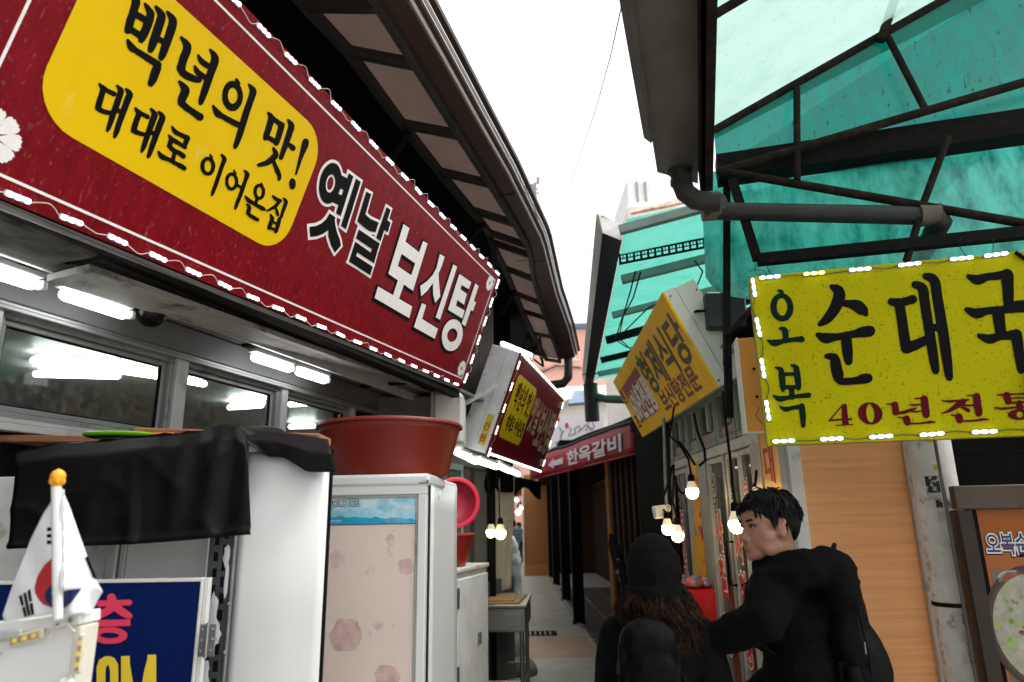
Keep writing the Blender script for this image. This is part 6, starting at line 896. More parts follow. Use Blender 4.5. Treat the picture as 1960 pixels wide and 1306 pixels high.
# people far down the alley (built with the people below), bulbs over them
bulb('far lit bulb, lowest above the people at the alley end', 992, 981, 5, 18, ((992, 965, 18), (992, 940, 18)), 'far bulbs'); bulb('far lit bulb, middle of the three at the alley end', 996, 973, 4, 19, ((996, 960, 19), (996, 935, 19)), 'far bulbs'); bulb('far lit bulb, topmost of the three at the alley end', 989, 957, 3.2, 20, ((989, 945, 20), (989, 935, 20)), 'far bulbs')
t = thing('food_stall', 'far market stall with an orange lit sign at the alley end', 'stall', (X(990, 30), 30, 0)); obj('counter', MB().box(FX(30), X(985, 30), X(1020, 30), -.8, 0, 0, 1.1, .02), M('stall_white', (.5, .48, .46), .6), t); obj('sign', MB().box(FX(30), X(978, 30), X(1004, 30), -.1, 0, Z(958, 30), Z(937, 30), .01), M('stall_sign', (.35, .09, .02), .5, emit=.15), t); obj('back_wall', MB().box(FX(31), X(930, 31), X(1050, 31), -.2, 0, 0, 4), M('dim_wall', (.09, .08, .075), .8, var=.5, vscale=1.5), t)
# buildings beyond the roofs
pb = thing('pink_building', 'pink rendered building with a small window beyond the end of the eaves', 'building', (2.4, 30, 0)); F = FX(30)
obj('wall', MB().box(F, X(985, 30), X(1180, 30), -8, 0, 0, Z(640, 30)), pink_wall, pb); obj('roof_edge', MB().box(F, X(980, 30), X(1185, 30), -8.1, .15, Z(640, 30), Z(630, 30), .03), slate_blue, pb)
w = obj('window', bars(F, X(1104, 30), X(1124, 30), Z(700, 30), Z(668, 30), .05, -.1, .03), cream_wall, pb); obj('pane', MB().box(F, X(1104, 30) + .05, X(1124, 30) - .05, -.06, -.04, Z(700, 30) + .05, Z(668, 30) - .05), window_far, w); obj('glazing_bar', MB().box(F, X(1113, 30), X(1115, 30), -.04, .02, Z(700, 30), Z(668, 30)), cream_wall, w)
obj('band', MB().box(F, X(985, 30), X(1180, 30), 0, .05, Z(716, 30), Z(711, 30)), M('band_pink', (.62, .36, .3), .8), pb); obj('pipe', MB().tube([at_y(1032, 716, 29.9), at_y(1064, 700, 29.9), at_y(1112, 704, 29.9)], .04, 6), zinc, pb, 60)
cb_ = thing('pale_building', 'low cream building with a sloping roof in front of the pink one', 'building', (2.5, 24, 0)); F = FX(24); obj('wall', MB().box(F, X(1030, 24), X(1250, 24), -4, 0, 0, Z(775, 24)), cream_wall, cb_); rr = MB(); rr.quad(at_y(1040, 772, 23.6), at_y(1180, 765, 23.6), at_y(1180, 742, 26), at_y(1055, 746, 26), .1); obj('roof', rr, M('roof_pale', (.55, .5, .46), .7, var=.2), cb_)
rr = MB(); rr.quad(at_y(1088, 778, 20), at_y(1150, 772, 20), at_y(1118, 752, 21), at_y(1100, 752, 21), .08); obj('roof', rr, slate_blue, cb_)
for px in (1192, 1216): w = obj('window', bars(F, X(px, 24), X(px + 16, 24), Z(812, 24), Z(785, 24), .04, -.1, .03), white_paint, cb_); obj('pane', MB().box(F, X(px, 24) + .04, X(px + 16, 24) - .04, -.06, -.04, Z(812, 24) + .04, Z(785, 24) - .04), window_far, w)
rw = thing('roof_building', 'white building with a rusty roof edge above the far green canopy', 'building', (4.4, 14, 0)); F = FX(14); obj('wall', MB().box(F, X(1240, 14), X(1420, 14), -5, 0, 0, Z(408, 14)), cream_wall, rw)
rr = MB(); rr.quad(at_y(1208, 412, 13.5), at_y(1400, 374, 13.5), at_y(1400, 362, 13.6), at_y(1209, 406, 13.6), .06); obj('roof_edge', rr, M('rust_edge', (.5, .34, .25), .8, var=.5, vscale=8, dirt=(.6, .5, .42), dscale=6), rw)
obj('tank', MB().box(FX(15), X(1240, 15), X(1296, 15), -2, 0, Z(400, 15), Z(358, 15), .03), M('tank_grey', (.75, .75, .76), .6, var=.1), rw); obj('tank_rib', MB().box(FX(15), X(1262, 15), X(1265, 15), 0, .04, Z(400, 15), Z(358, 15)).box(FX(15), X(1280, 15), X(1283, 15), 0, .04, Z(400, 15), Z(358, 15)), alu, rw)
sc2 = MB().grid(lambda u, v: at_y(1174 + 46 * u, 838 - 18 * u + (20 - 8 * u) * v + 3 * sin(u * 20 + v * 7), 10.2 + .1 * sin(u * 30)), 20, 6); tag(obj('blue_tarp', sc2, blue_tarp, None, 179, solid=.01), 'scrap of pale blue tarp on the awning below the yellow box sign', 'tarp')
# utility mast and wires
um = thing('utility_pole', 'thin utility pole with crossarms against the white sky', 'utility pole', at_z(1024, 980, 0) * 1); um.location = (X(1026, 40), 40, 0)
obj('pole', MB().tube([(X(1030, 40) * .97, 40, 0), at_y(1027, 445, 40), at_y(1024, 350, 40)], [.16, .12, .09], 8), M('mast_grey', (.3, .27, .25), .8), um, 60); ar = MB(); ar.bar(at_y(1003, 363, 40), at_y(1031, 362, 40), .07).bar(at_y(1004, 370, 40), at_y(1032, 370, 40), .09); obj('crossarm', ar, MATS['mast_grey'], um)
im = MB()
for x, y in ((1030, 346), (1008, 359), (1018, 359), (1026, 405), (1024, 425)): im.tube([at_y(x, y + 6, 40), at_y(x, y - 6, 40)], .1, 8)
obj('insulator', im, MATS['mast_grey'], um, 60)
def wire(lab, P, r, name='overhead_wire'): tag(obj(name, MB().tube([at_y(*q) for q in P], r, 5), black_metal, None, 60), lab, 'wire')
wire('thin overhead wire slanting down across the white sky', ((1198, -30, 3.6), (1190, 10, 4), (1168, 110, 5.2), (1140, 210, 6.8), (1100, 330, 9.5), (1060, 440, 13), (1040, 510, 16)), .0055); wire('faint wire crossing low between the two eaves', ((985, 500, 5), (1040, 496, 5.2), (1090, 488, 5), (1135, 478, 4.4)), .0022)

# ================================================================== RIGHT SIDE: GUTTER, PIPES AND CANOPY
RA = yaw_frame((.74, 2.35, 3.2), 15.2, side=-1)
gt1 = thing('box_gutter', 'wide grey metal box gutter overhead with a drain elbow at its end', 'gutter', at_z(1290, 200, 3.2)); e = lambda x, y: at_z(x, y, 3.2)
ga, gb_, gc, gd = e(1258, 330), e(1336, 352), e(1340, 0), e(1206, 0); bk = (gd - ga).normalized() * .5; gd, gc = gd + bk, gc + (gc - gb_).normalized() * .5
b = MB(); H = V((0, 0, .16)); b.quad(ga, gb_, gc, gd).quad(ga + H, gb_ + H, gc + H, gd + H).quad(ga, gd, gd + H, ga + H).quad(gb_, gc, gc + H, gb_ + H).quad(ga, gb_, gb_ + H, ga + H).quad(gd, gc, gc + H, gd + H); obj('trough', b, zinc, gt1)
sm_ = MB(); sd_ = (gd - ga).normalized(); lf = V((-1, .2, 0)).normalized(); b = MB().quad(ga + lf * .0 + sd_ * .28, gd, gd + lf * .028 + V((0, 0, .03)), ga + sd_ * .28 + lf * .028 + V((0, 0, .03)), .01); obj('side_lip', b, zinc, gt1)
b = MB().bar(ga + sd_ * .0 + V((.02, .0, -.004)), gd + V((.02, 0, -.004)), .006, .006); obj('seam', b, zinc, gt1)
hm = MB(); a, c = e(1352, 345), e(1357, 0); hm.bar(V((a.x, a.y, 3.19)), V((c.x, c.y, 3.19)) + sd_ * .5, .05, .1); obj('rusty_rail', hm, rust_steel, gt1); a, c = e(1343, 350), e(1346, 0); obj('dark_rail', MB().bar(V((a.x, a.y, 3.21)), V((c.x, c.y, 3.21)) + sd_ * .5, .022, .14), dark_steel, gt1)
ep = [at_z(1303, 325, 3.2), None]; p0 = at_z(1302, 326, 3.2); pts = [p0 + V((0, 0, .02)), p0 + V((0, 0, -.06)), p0 + V((.015, 0, -.115)), p0 + V((.055, -.005, -.155)), p0 + V((.11, -.01, -.17)), p0 + V((.16, -.02, -.172))]
el_ = obj('elbow', MB().tube(pts, .047, 16), pvc_grey, gt1, 60); obj('collar', MB().tube([p0 + V((0, 0, .004)), p0 + V((0, 0, -.012))], .058, 16).tube([pts[1] + V((0, 0, .01)), pts[1] + V((0, 0, -.012))], .051, 16), pvc_grey, el_, 60)
hp = thing('drain_pipe', 'dark horizontal drain pipe under the green canopy', 'pipe', at_y(1600, 410, 2.9)); q0, q1 = at_y(1352, 404, 2.99), at_y(1770, 413, 2.82); obj('pipe', MB().tube([pts[-1], q0, q1], .043, 16), pvc_grey, hp, 60)
ptm = M('pipe_tape', (.12, .10, .085), .8, var=.4); obj('joint', MB().tube([q0 + V((-.02, 0, 0)), q0 + V((.06, -.01, 0))], .049, 16), ptm, hp, 60); obj('joint', MB().tube([q1 + V((-.03, 0, 0)), q1 + V((.05, -.01, 0))], .05, 16), ptm, hp, 60)
q2 = at_y(1800, 425, 2.82); q3 = at_y(1745, 520, 3.2); obj('elbow', MB().tube([q1, at_y(1790, 408, 2.81), q2, q2.lerp(q3, .2)], .048, 14), pvc_grey, hp, 60); obj('down_pipe', MB().tube([q2.lerp(q3, .1), q3, q3 + V((0, .02, -.5))], .045, 14), pvc_grey, hp, 60)
# canopy frame: one truss plane across the alley side
TT = radians(13.5); TD = V((cos(TT), -sin(TT), 0)); TN = V((sin(TT), cos(TT), 0)); TO = V((.93, 3.02, 0)); tp_ = lambda x, y, off=0: on_plane(x, y, TO + TN * off, TN)
cf_ = thing('green_canopy', 'green plastic roof on a rusty pipe truss over the right side', 'canopy', tp_(1600, 350))
def ext(p, q, k): return q + (q - p) * k
def tb_(name, x0, y0, x1, y1, r, k=0, off=0, m=rust_steel): p, q = tp_(x0, y0, off), tp_(x1, y1, off); return obj(name, MB().tube([p, ext(p, q, k)], r, 10), m, cf_, 60)
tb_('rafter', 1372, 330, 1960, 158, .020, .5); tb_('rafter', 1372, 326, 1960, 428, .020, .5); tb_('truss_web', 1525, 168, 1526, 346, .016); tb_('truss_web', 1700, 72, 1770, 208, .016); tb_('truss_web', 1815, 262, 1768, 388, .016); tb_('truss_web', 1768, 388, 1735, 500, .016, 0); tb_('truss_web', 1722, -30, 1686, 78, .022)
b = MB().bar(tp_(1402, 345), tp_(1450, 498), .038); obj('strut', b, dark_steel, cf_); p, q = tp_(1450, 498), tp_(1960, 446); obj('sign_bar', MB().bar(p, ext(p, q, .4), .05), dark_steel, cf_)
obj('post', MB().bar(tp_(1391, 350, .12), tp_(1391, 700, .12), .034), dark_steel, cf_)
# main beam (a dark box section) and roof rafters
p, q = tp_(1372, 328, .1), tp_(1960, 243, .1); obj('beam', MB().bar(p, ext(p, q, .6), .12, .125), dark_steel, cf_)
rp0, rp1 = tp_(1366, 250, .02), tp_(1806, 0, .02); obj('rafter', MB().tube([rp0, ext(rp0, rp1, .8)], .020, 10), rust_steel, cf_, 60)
r20, r21 = tp_(1367, 26, -.9), tp_(1420, -10, -.9); obj('rafter', MB().tube([at_y(1360, 33, 2.2), at_y(1600, -110, 2.05)], .018, 10), rust_steel, cf_, 60)
# bright roof sheet above and behind: rises to the right from the gutter rail
g0 = tp_(1362, 262, .05); up_dir = (rp1 - rp0).normalized(); gdir = V((sin(radians(15.2)), cos(radians(15.2)), 0))
lo0 = V((g0.x, g0.y, 3.30)); NS = (rp0 + V((0, 0, .03)))
def roofpt(s, d): return NS + up_dir * s - gdir * d
obj('roof_sheet', MB().grid(lambda u, v: roofpt(-.02 + 2.6 * u, -.03 + 3.4 * v) + V((0, 0, .008 * sin(v * 80))), 12, 160), green_sheet, cf_, 179)
# dirtier overlapping sheet between the rafters
A0, A1, B0, B1 = tp_(1366, 250, .03), tp_(1806, 0, .03), tp_(1372, 325, .09), tp_(1960, 225, .09)
obj('roof_sheet', MB().quad(B0, ext(B0, B1, .6), ext(A0, A1, 1.3), A0), green_dark, cf_)
strip_ = MB().quad(A0 + TN * -.01 + V((0, 0, -.005)), ext(A0, A1, 1.3) + TN * -.01 + V((0, 0, -.005)), ext(A0, A1, 1.3) + V((.1, 0, -.14)), A0 + V((.005, 0, -.045))); obj('sheet_lap', strip_, sheet('lap_teal', (.03, .52, .46), (.1, .6, .5), (.02, .42, .37), 3, see=.1), cf_)
# hanging wall sheet under the beam
wsp = lambda x, y: tp_(x, y, .16); c0, c1, c2, c3 = wsp(1341, 330), wsp(1960, 262), wsp(1960, 640), wsp(1352, 560)
def wsheet(u, v):
    a = c0.lerp(ext(c0, c1, .5), u); b_ = c3.lerp(ext(c3, c2, .5), u); p = a.lerp(b_, v); p = p + TN * .02 * sin(u * 12); 
    if u < .04 and v > .9: p = p + TD * (.04 - u) * (v - .9) * 14
    return p
obj('wall_sheet', MB().grid(wsheet, 80, 16), green_wall, cf_, 179)
# ------------------------------------------------------------------ far canopy
G2 = [at_z(x, y, 3.3) for x, y in ((1153, 447), (1190, 462), (1136, 733), (1119, 738))]
fc = thing('far_canopy', 'pale green canopy with a navy fascia further down the right side', 'canopy', (G2[1] + G2[2]) / 2); b = MB(); H = V((0, 0, .12)); a, b1_, c, d = G2
b.quad(a, b1_, c, d).quad(a + H, b1_ + H, c + H, d + H).quad(b1_, c, c + H, b1_ + H).quad(c, d, d + H, c + H); obj('fascia', b, gutter_navy, fc); obj('fascia_side', MB().quad(a, d, d + H * 1.1 + V((-.03, 0, 0)), a + H * 1.1 + V((-.03, 0, 0)), .01), gutter_side, fc); obj('end_cap', MB().quad(a + V((0, -.004, 0)), b1_ + V((0, -.004, 0)), b1_ + H + V((0, -.004, 0)), a + H + V((-.02, -.004, 0)), .004), gutter_side, fc)
pj = b1_.lerp(c, .86); obj('fascia_joint', MB().bar(a.lerp(d, .86) + V((0, 0, -.006)), pj + V((0, 0, -.006)), .12, .006), M('joint_brown', (.09, .07, .06), .6), fc)
i0, i1 = b1_ + V((.02, 0, .03)), c + V((.02, 0, .03)); FDir = V((.97, -.05, .20)); fn_ = (i1 - i0).cross(FDir).normalized(); fcp = lambda x, y, off=0: on_plane(x, y, i0 + V((0, 0, -off)), fn_)
obj('roof_sheet', MB().grid(lambda u, v: i0.lerp(i1, v * 1.08 - .04) + FDir * (2.4 * u) + V((0, 0, .035 + .006 * sin(v * 160))), 8, 240), green_far, fc, 179)
def fbar(name, x0, y0, x1, y1, w, h, m, k=.6, off=.02): p, q = fcp(x0, y0, off), fcp(x1, y1, off); q = ext(p, q, k); return obj(name, MB().bar(p, q, w, h), m, fc)
fbar('rafter', 1186, 441, 1345, 398, .05, .05, sage); fbar('rafter', 1190, 536, 1345, 497, .05, .06, sage); fbar('rafter', 1172, 604, 1345, 560, .05, .05, sage); fbar('rafter', 1160, 652, 1345, 600, .05, .07, dark_steel); fbar('rafter', 1150, 690, 1340, 645, .05, .06, dark_steel); fbar('rafter', 1146, 716, 1340, 680, .05, .06, sage)
p, q = fcp(1185, 505, .03), fcp(1345, 474, .03); q = ext(p, q, .5); d_ = (q - p).normalized(); F = Frame(p, d_, V((0, -1, 0)), UP); Ln = (q - p).length; b = MB(); b.box(F, 0, Ln, -.002, 0, .055, .075).box(F, 0, Ln, -.002, 0, -.01, .008).box(F, 0, Ln, -.002, 0, .028, .036)
for i in range(int(Ln / .05)): b.box(F, i * .05, i * .05 + .016, -.002, 0, -.01, .075); b.box(F, i * .05 + .028, i * .05 + .034, -.002, 0, .03, .075)
obj('slotted_angle', b, dark_steel, fc)
for P in (((1216, 520), (1206, 560), (1194, 600), (1186, 640)), ((1226, 522), (1212, 570), (1190, 610), (1178, 650)), ((1180, 652), (1200, 665), (1230, 668)), ((1174, 640), (1196, 658), (1210, 672), (1240, 672)), ((1300, 560), (1240, 590), (1190, 640)), ((1330, 500), (1345, 520), (1335, 545))): obj('loose_wire', MB().tube([fcp(x, y, .08 + .03 * (i % 2)) for i, (x, y) in enumerate(P)], .006, 5), black_metal, fc, 60)
dp2 = thing('downpipe', 'thick dark downpipe under the far canopy fascia', 'pipe', at_y(1132, 790, 8.4)); obj('pipe', MB().tube([at_y(1130, 735, 8.4), at_y(1132, 770, 8.4), at_y(1134, 806, 8.4)], .09, 12), pvc_grey, dp2, 60); obj('branch', MB().tube([at_y(1136, 758, 8.4), at_y(1160, 764, 8.3), at_y(1260, 768, 7.6)], .05, 10), M('branch_green', (.08, .12, .10), .5), dp2, 60)
# ================================================================== RIGHT SIDE: SIGNS AND SHOP FRONT
YF = Frame((.862, 2.33, 1.860), TD, -TN, UP)
ys = thing('shop_sign', 'yellow green sign with big black and green letters and maroon line below', 'shop sign', YF.o)
obj('face', MB().poly(YF, [(-.002, -.002), (1.06, -.002), (1.06, .608), (-.002, .604)], -.03, 0), lime_sign, ys, bevel=.002)
obj('back_box', MB().box(YF, .004, 1.055, -.10, -.031, .003, .60, .003), zinc, ys)
painted('lettering', YF, GLYPHS['five_blessings'], ink_green, ys); painted('lettering', YF, GLYPHS['blood_sausage_soup'], ink_black, ys); painted('lettering', YF, GLYPHS['forty_years_tradition'], ink_maroon, ys)
LED2 = led_meshes('b', .075, .015, led_on); bw_ = M('cable_dark', (.06, .05, .035), .5)
led_run(YF, [(.068, .594, 0), (.365, .592, .02), (.522, .594, .03), (.682, .598, -.01), (.785, .600, .03)], ys, LED2, .03, wire=bw_, loose=.006)
LEDY = led_meshes('c', .075, .014, yellow_led, body=lime_sign); mt = YF.mat(.215, .002, .592, 0); o = place('led_module', LEDY[0], ys, mt); place('lens', LEDY[1], o, mt); o['label'] = 'LED module glowing yellow against the sign face'
led_run(YF, [(.050 + .15 * i, .010 + .001 * i, .02) for i in range(7)], ys, LED2, .03, wire=bw_, loose=.005)
led_run(YF, [(.010, .560 - .148 * i, pi / 2 + .06) for i in range(4)], ys, LED2, .05, wire=bw_, loose=.012)
for P in (((.0, .60, .005), (-.02, .61, .01), (.01, .63, .0), (.05, .625, 0), (.06, .60, .004)), ((.02, .62, 0), (.03, .66, -.01), (.06, .655, -.01), (.075, .60, .004)), ((-.01, .57, .005), (-.03, .56, .01), (-.018, .55, .01)), ((-.012, .53, .005), (-.035, .51, .01), (-.01, .505, .005)), ((-.015, .13, .004), (-.03, .10, .008), (-.012, .07, .006)), ((.70, .60, 0), (.69, .66, -.02), (.71, .69, -.03)), ((.78, .61, 0), (.80, .67, -.02), (.77, .69, -.03))): obj('tie_wire', MB().tube([YF.w(a, b_, c) for a, c, b_ in P], .0012, 5), black_metal, ys, 60)
b = MB().box(YF, .80, .83, .004, .03, .06, .20, .004); obj('clip', b, black_metal, ys)
p = YF.w(.84, .012, .60); obj('cable', MB().tube([p, p + V((.03, 0, -.025)), p + V((.10, -.02, -.035)), p + V((.2, -.05, -.01))], .007, 8), black_metal, ys, 60)
ob = thing('orange_sign', 'plain orange sign panel behind the left edge of the yellow green sign', 'sign', at_y(1440, 740, 2.66)); F = Frame(at_y(1409, 648, 2.66), V((1, -.16, 0)), V((-.16, -1, 0)), UP)
w_ = F.hit(1475, 640).x; hh = F.hit(1430, 826).z; obj('face', MB().box(F, .006, w_, -.01, 0, hh, 0, .002), orange_board, ob); obj('side', MB().box(F, 0, .006, -.08, .002, hh - .004, .004, .001), sign_box, ob); obj('backing', MB().box(F, .006, w_, -.08, -.011, hh, 0), sign_box, ob)
sc_ = MB()
for z in (-.13, -.24): sc_.ell(F.w(.055, .004, z), .006, .004, .006, WORLD, 8, 6)
obj('screw', sc_, black_metal, ob, 60)
# tilted box sign of the second restaurant
a = radians(25); BS = Frame((1.03, 5.47, 2.26), (0, -1, 0), (-cos(a), 0, -sin(a)), (-sin(a), 0, cos(a)))
bs = thing('shop_sign', 'amber box sign tilted over the alley with black, maroon and white lettering', 'shop sign', BS.o)
obj('face', MB().poly(BS, [(0, 0), (2.07, 0), (2.07, .565), (0, .50)], -.012, 0), sign_amber, bs)
obj('box', MB().poly(BS, [(.004, .0), (2.066, .0), (2.066, .565), (.004, .50)], -.075, -.013), sign_box, bs); obj('box', MB().poly(BS, [(.004, .004), (2.062, .004), (2.062, .56), (.004, .496)], -.19, -.079), sign_box, bs)
obj('seam', MB().poly(BS, [(.008, .006), (2.06, .006), (2.06, .557), (.008, .494)], -.079, -.075), black_metal, bs)
def c7(x, y): return (1100 + x / 3.842, 520 + y / 3.842)
R = [BS.hit(*c7(*q)) for q in ((345, 860), (448, 700), (625, 1015), (492, 1115))]
obj('maroon_panel', MB().poly(BS, [(q.x, q.z) for q in R], .0005, .001), M('sign_maroon', (.25, .015, .02), .4), bs)
ink_dk = M('ink_charcoal', (.045, .035, .03), .5); ink_mr = M('ink_wine', (.16, .012, .012), .5)
h0, h1 = BS.hit(*c7(470, 700)), BS.hit(*c7(800, 520)); L1 = h1.x - h0.x
text('lettering', '형제식당', BS, h0.x - .02, .215, .30, ink_dk, bs, .001, .008, sx=L1 / 1.02)
h0, h1 = BS.hit(*c7(640, 960)), BS.hit(*c7(900, 820)); text('lettering', '보신탕전문', BS, h0.x, .055, .155, ink_mr, bs, .001, .0055, sx=(h1.x - h0.x) / .66)
x0, x1 = min(q.x for q in R), max(q.x for q in R); text('lettering', '60년전통', BS, x0 + .02, .125, .27, ink_white, bs, .0012, .009, sx=(x1 - x0 - .04) / .92)
text('lettering', '원', BS, .02, .30, .13, ink_mr, bs, .001, .005); text('lettering', '조', BS, .06, .07, .13, ink_mr, bs, .001, .005)
b = MB(); p = BS.w(2.075, -.10, .40); b.bar(p, p + V((.5, .05, .03)), .03, .008); obj('bracket', b, dark_steel, bs); p = BS.w(2.075, -.13, .18); obj('bracket', MB().bar(p, p + V((.28, .0, -.13)), .02, .02), sage, bs)
sp_ = MB()
for c_, bb in ((.03, -.03), (.53, -.03), (.06, -.17), (.50, -.17)): sp_.ell(BS.w(2.07, bb, c_), .005, .004, .005, WORLD, 8, 5)
obj('screw', sp_, black_metal, bs, 60)
# shop front
SF = Frame((1.17, 6.0, 0), (0, -1, 0), (-1, 0, 0), UP)
def S_(px, py=1000): return SF.hit(px, py).x
sf = thing('restaurant_front', 'restaurant front of aluminium glass doors with bulbs hanging before it', 'building', (1.5, 4.2, 0))
sE = 6 - 2.80; ZT = 1.99
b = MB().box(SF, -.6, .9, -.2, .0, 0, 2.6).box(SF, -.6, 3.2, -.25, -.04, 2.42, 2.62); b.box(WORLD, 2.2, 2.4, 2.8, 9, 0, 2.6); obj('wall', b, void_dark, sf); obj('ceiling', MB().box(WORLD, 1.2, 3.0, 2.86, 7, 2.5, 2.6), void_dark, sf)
obj('floor', MB().box(WORLD, 1.18, 2.2, 2.86, 6.5, .0, .06), concrete, sf)
obj('shelf', MB().box(WORLD, 1.85, 2.2, 3.2, 5.2, 1.0, 1.05, .005).box(WORLD, 1.85, 2.2, 3.2, 5.2, .0, .9, .01), M('counter_dim', (.12, .12, .115), .6, var=.3), sf)
obj('lintel', MB().box(SF, .9, sE, -.06, .015, ZT - .02, ZT + .035, .004), alu_white, sf); obj('lintel', MB().box(SF, .9, sE, -.06, .01, 2.33, 2.42, .004), sage, sf)
# upper lights: pinkish lower panel, small panes
pinkish = M('panel_pinkish', (.34, .27, .25), .6, var=.15, dirt=(.2, .17, .15), dscale=6)
us = [S_(1290, 890), S_(1318, 880), S_(1340, 870), S_(1375, 860), S_(1412, 850), S_(1447, 845), S_(1480, 850)]
for i in range(len(us) - 1):
    w = obj('transom_window', bars(SF, us[i] + .01, us[i + 1] - .01, ZT + .04, 2.33, .03, -.045, .004), sage, sf); obj('lower_panel', MB().box(SF, us[i] + .03, us[i + 1] - .03, -.03, -.012, ZT + .06, ZT + .13, .002), pinkish, w)
    obj('pane', MB().box(SF, us[i] + .04, us[i + 1] - .04, -.028, -.022, ZT + .15, 2.30), glass_shop, w); m_ = (us[i] + us[i + 1]) / 2; obj('glazing_bar', MB().box(SF, m_ - .012, m_ + .012, -.04, -.004, ZT + .14, 2.31, .002), alu_white, w)
def door(x0, x1, fw=.035, lab=None, handle=None):
    s0, s1 = S_(x0), S_(x1); d = obj('glass_door', bars(SF, s0, s1, .03, ZT - .025, fw, -.045, .0), alu_white, sf); obj('pane', MB().box(SF, s0 + fw, s1 - fw, -.026, -.020, .06, ZT - .055), glass_shop, d)
    if fw > .03 and s1 - s0 > .25: obj('kick_rail', MB().box(SF, s0 + fw, s1 - fw, -.04, -.003, .22, .30, .003), alu_white, d)
    if handle is not None:
        a = S_(handle); hp_ = [SF.w(a, -.0, 1.50), SF.w(a, .04, 1.50), SF.w(a, .04, 1.28), SF.w(a, 0, 1.28)]; obj('handle', MB().tube(hp_, .007, 8), black_metal, d, 60)
    return d
d1 = door(1289, 1321); d2 = door(1362, 1396, .03, handle=1400); d3 = door(1399, 1426, .03); d4 = door(1427, 1452, .03)
for x0, x1, m_ in ((1322, 1333, void_dark), (1347, 1362, alu), (1453, 1474, M('pillar_beige', (.30, .26, .21), .35, .4, var=.15, vscale=3)), (1396, 1399, alu)): obj('upright_strip', MB().box(SF, S_(x0), S_(x1), -.06, .012 if m_ is not void_dark else -.04, .0, ZT - .02 if m_ is void_dark else 2.0, .004), m_, sf)  # the void_dark one is no post: it paints the shaded gap by the door
obj('inner_post', MB().box(SF, S_(1323), S_(1329), -.05, .004, 0, ZT, .004), alu_white, sf)
for x0, x1, z0, z1 in ((1334, 1346, 1.03, 2.0),): o = obj('amber_strip', MB().box(SF, S_(x0), S_(x1), -.03, .018, z0, z1, .002), amber_strip, sf)
o = obj('amber_sheet', MB().box(SF, S_(1329), S_(1346), .019, .024, .85, 1.52, .001), M('amber_sheet', (.72, .36, .015), .4, var=.1), sf)
rw_ = M('glass_red', (.50, .02, .03), .45)
def vtext(chars, px, zs, size, mats, par, bold=.006):
    for ch, z in zip(chars, zs):
        s = S_(px)
        text('glass_lettering', ch, SF, s, z, size, ink_white, par, .002, bold * 2.6, sx=.62); text('glass_lettering', ch, SF, s, z, size, mats, par, .0035, bold * .8, sx=.62)
vtext('보신탕', 1303, (1.52, 1.33, 1.14), .20, rw_, d1); vtext('형제', 1303, (1.83, 1.72), .10, MATS['ink_charcoal'], d1, .004)
vtext('사철탕', 1370, (1.47, 1.22, .92), .23, rw_, d2); vtext('식당', 1370, (1.78, 1.66), .11, MATS['ink_charcoal'], d2, .004); vtext('사철탕', 1405, (1.42, 1.18, .92), .2, rw_, d3); vtext('식당', 1405, (1.74, 1.62), .11, MATS['ink_charcoal'], d3, .004); vtext('보', 1431, (1.72,), .12, rw_, d4, .004)
# amber vertical banner by the corner, white frame and wooden wall panel
vb = thing('vertical_banner', 'amber vertical banner with red letters at the white corner frame', 'banner', SF.w(S_(1500), .02, 1.6)); s0, s1 = S_(1477), S_(1518); obj('sheet', MB().box(SF, s0, s1, .01, .016, 1.2, 2.08, .001), M('banner_amber', (.66, .30, .02), .35, var=.12, vscale=4), vb)
for ch, z in (('대', 1.79), ('하', 1.585)): text('lettering', ch, SF, s0 + .025, z, .19, M('brush_red', (.35, .012, .012), .5), vb, .017, .004, sx=.78)
b = MB().box(SF, s0 - .012, s0 - .002, -.02, .022, 0, 2.2, .002); obj('side_rail', b, alu_white, vb)
wp = thing('wood_panel_wall', 'tall wood grain wall panel between white metal edges behind the man', 'wall panel', (1.4, 2.78, 0)); F = FX(2.78); x0, x1 = X(1546, 2.78), X(1750, 2.78)
obj('panel', MB().box(F, x0, x1, -.03, 0, 0, 2.35), wood_panel, wp); obj('edge_frame', MB().box(F, X(1519, 2.78), x0, -.06, .012, 0, 2.4, .004), white_dirty, wp); obj('edge_frame', MB().box(F, x1, x1 + .024, -.06, .012, 0, 2.4, .004), white_dirty, wp); obj('edge_trim', MB().box(F, X(1519, 2.78) - .012, X(1519, 2.78) - .001, -.05, .02, 0, 2.4, .002), alu, wp)
# dark doorway, post, framed poster
dk = thing('doorway', 'dark recess with black frame between wood panel and painted pole', 'doorway', (1.75, 2.75, 0)); obj('recess', MB().box(FX(2.86), X(1740, 2.86), 4.0, -.1, 0, 0, 2.5), void_dark, dk); obj('upright_strip', MB().box(FX(2.74), X(1783, 2.74), X(1795, 2.74), -.05, 0, 0, 2.3, .004), M('frame_brown', (.045, .035, .03), .4, .3), dk); obj('upright_strip', MB().box(FX(2.76), X(1768, 2.76), X(1782, 2.76), -.05, 0, 0, 2.3, .004), black_metal, dk)
obj('paper_notice', MB().box(FX(2.72), X(1778, 2.72), X(1793, 2.72), -.004, 0, Z(956, 2.72), Z(918, 2.72)), M('notice', (.3, .3, .3), .6, dirt=(.15, .15, .16), dscale=40, dlo=.5, dhi=.55), dk); obj('beige_strip', MB().box(FX(2.73), X(1786, 2.73), X(1796, 2.73), -.01, 0, Z(908, 2.73), 2.3), paper_m, dk)
pl = thing('painted_pole', 'white painted steel pole covered in torn stickers and black numbers', 'pole', (X(1803, 2.6), 2.6, 0)); pc = V((X(1803, 2.6), 2.6, 0)); pr_ = .073
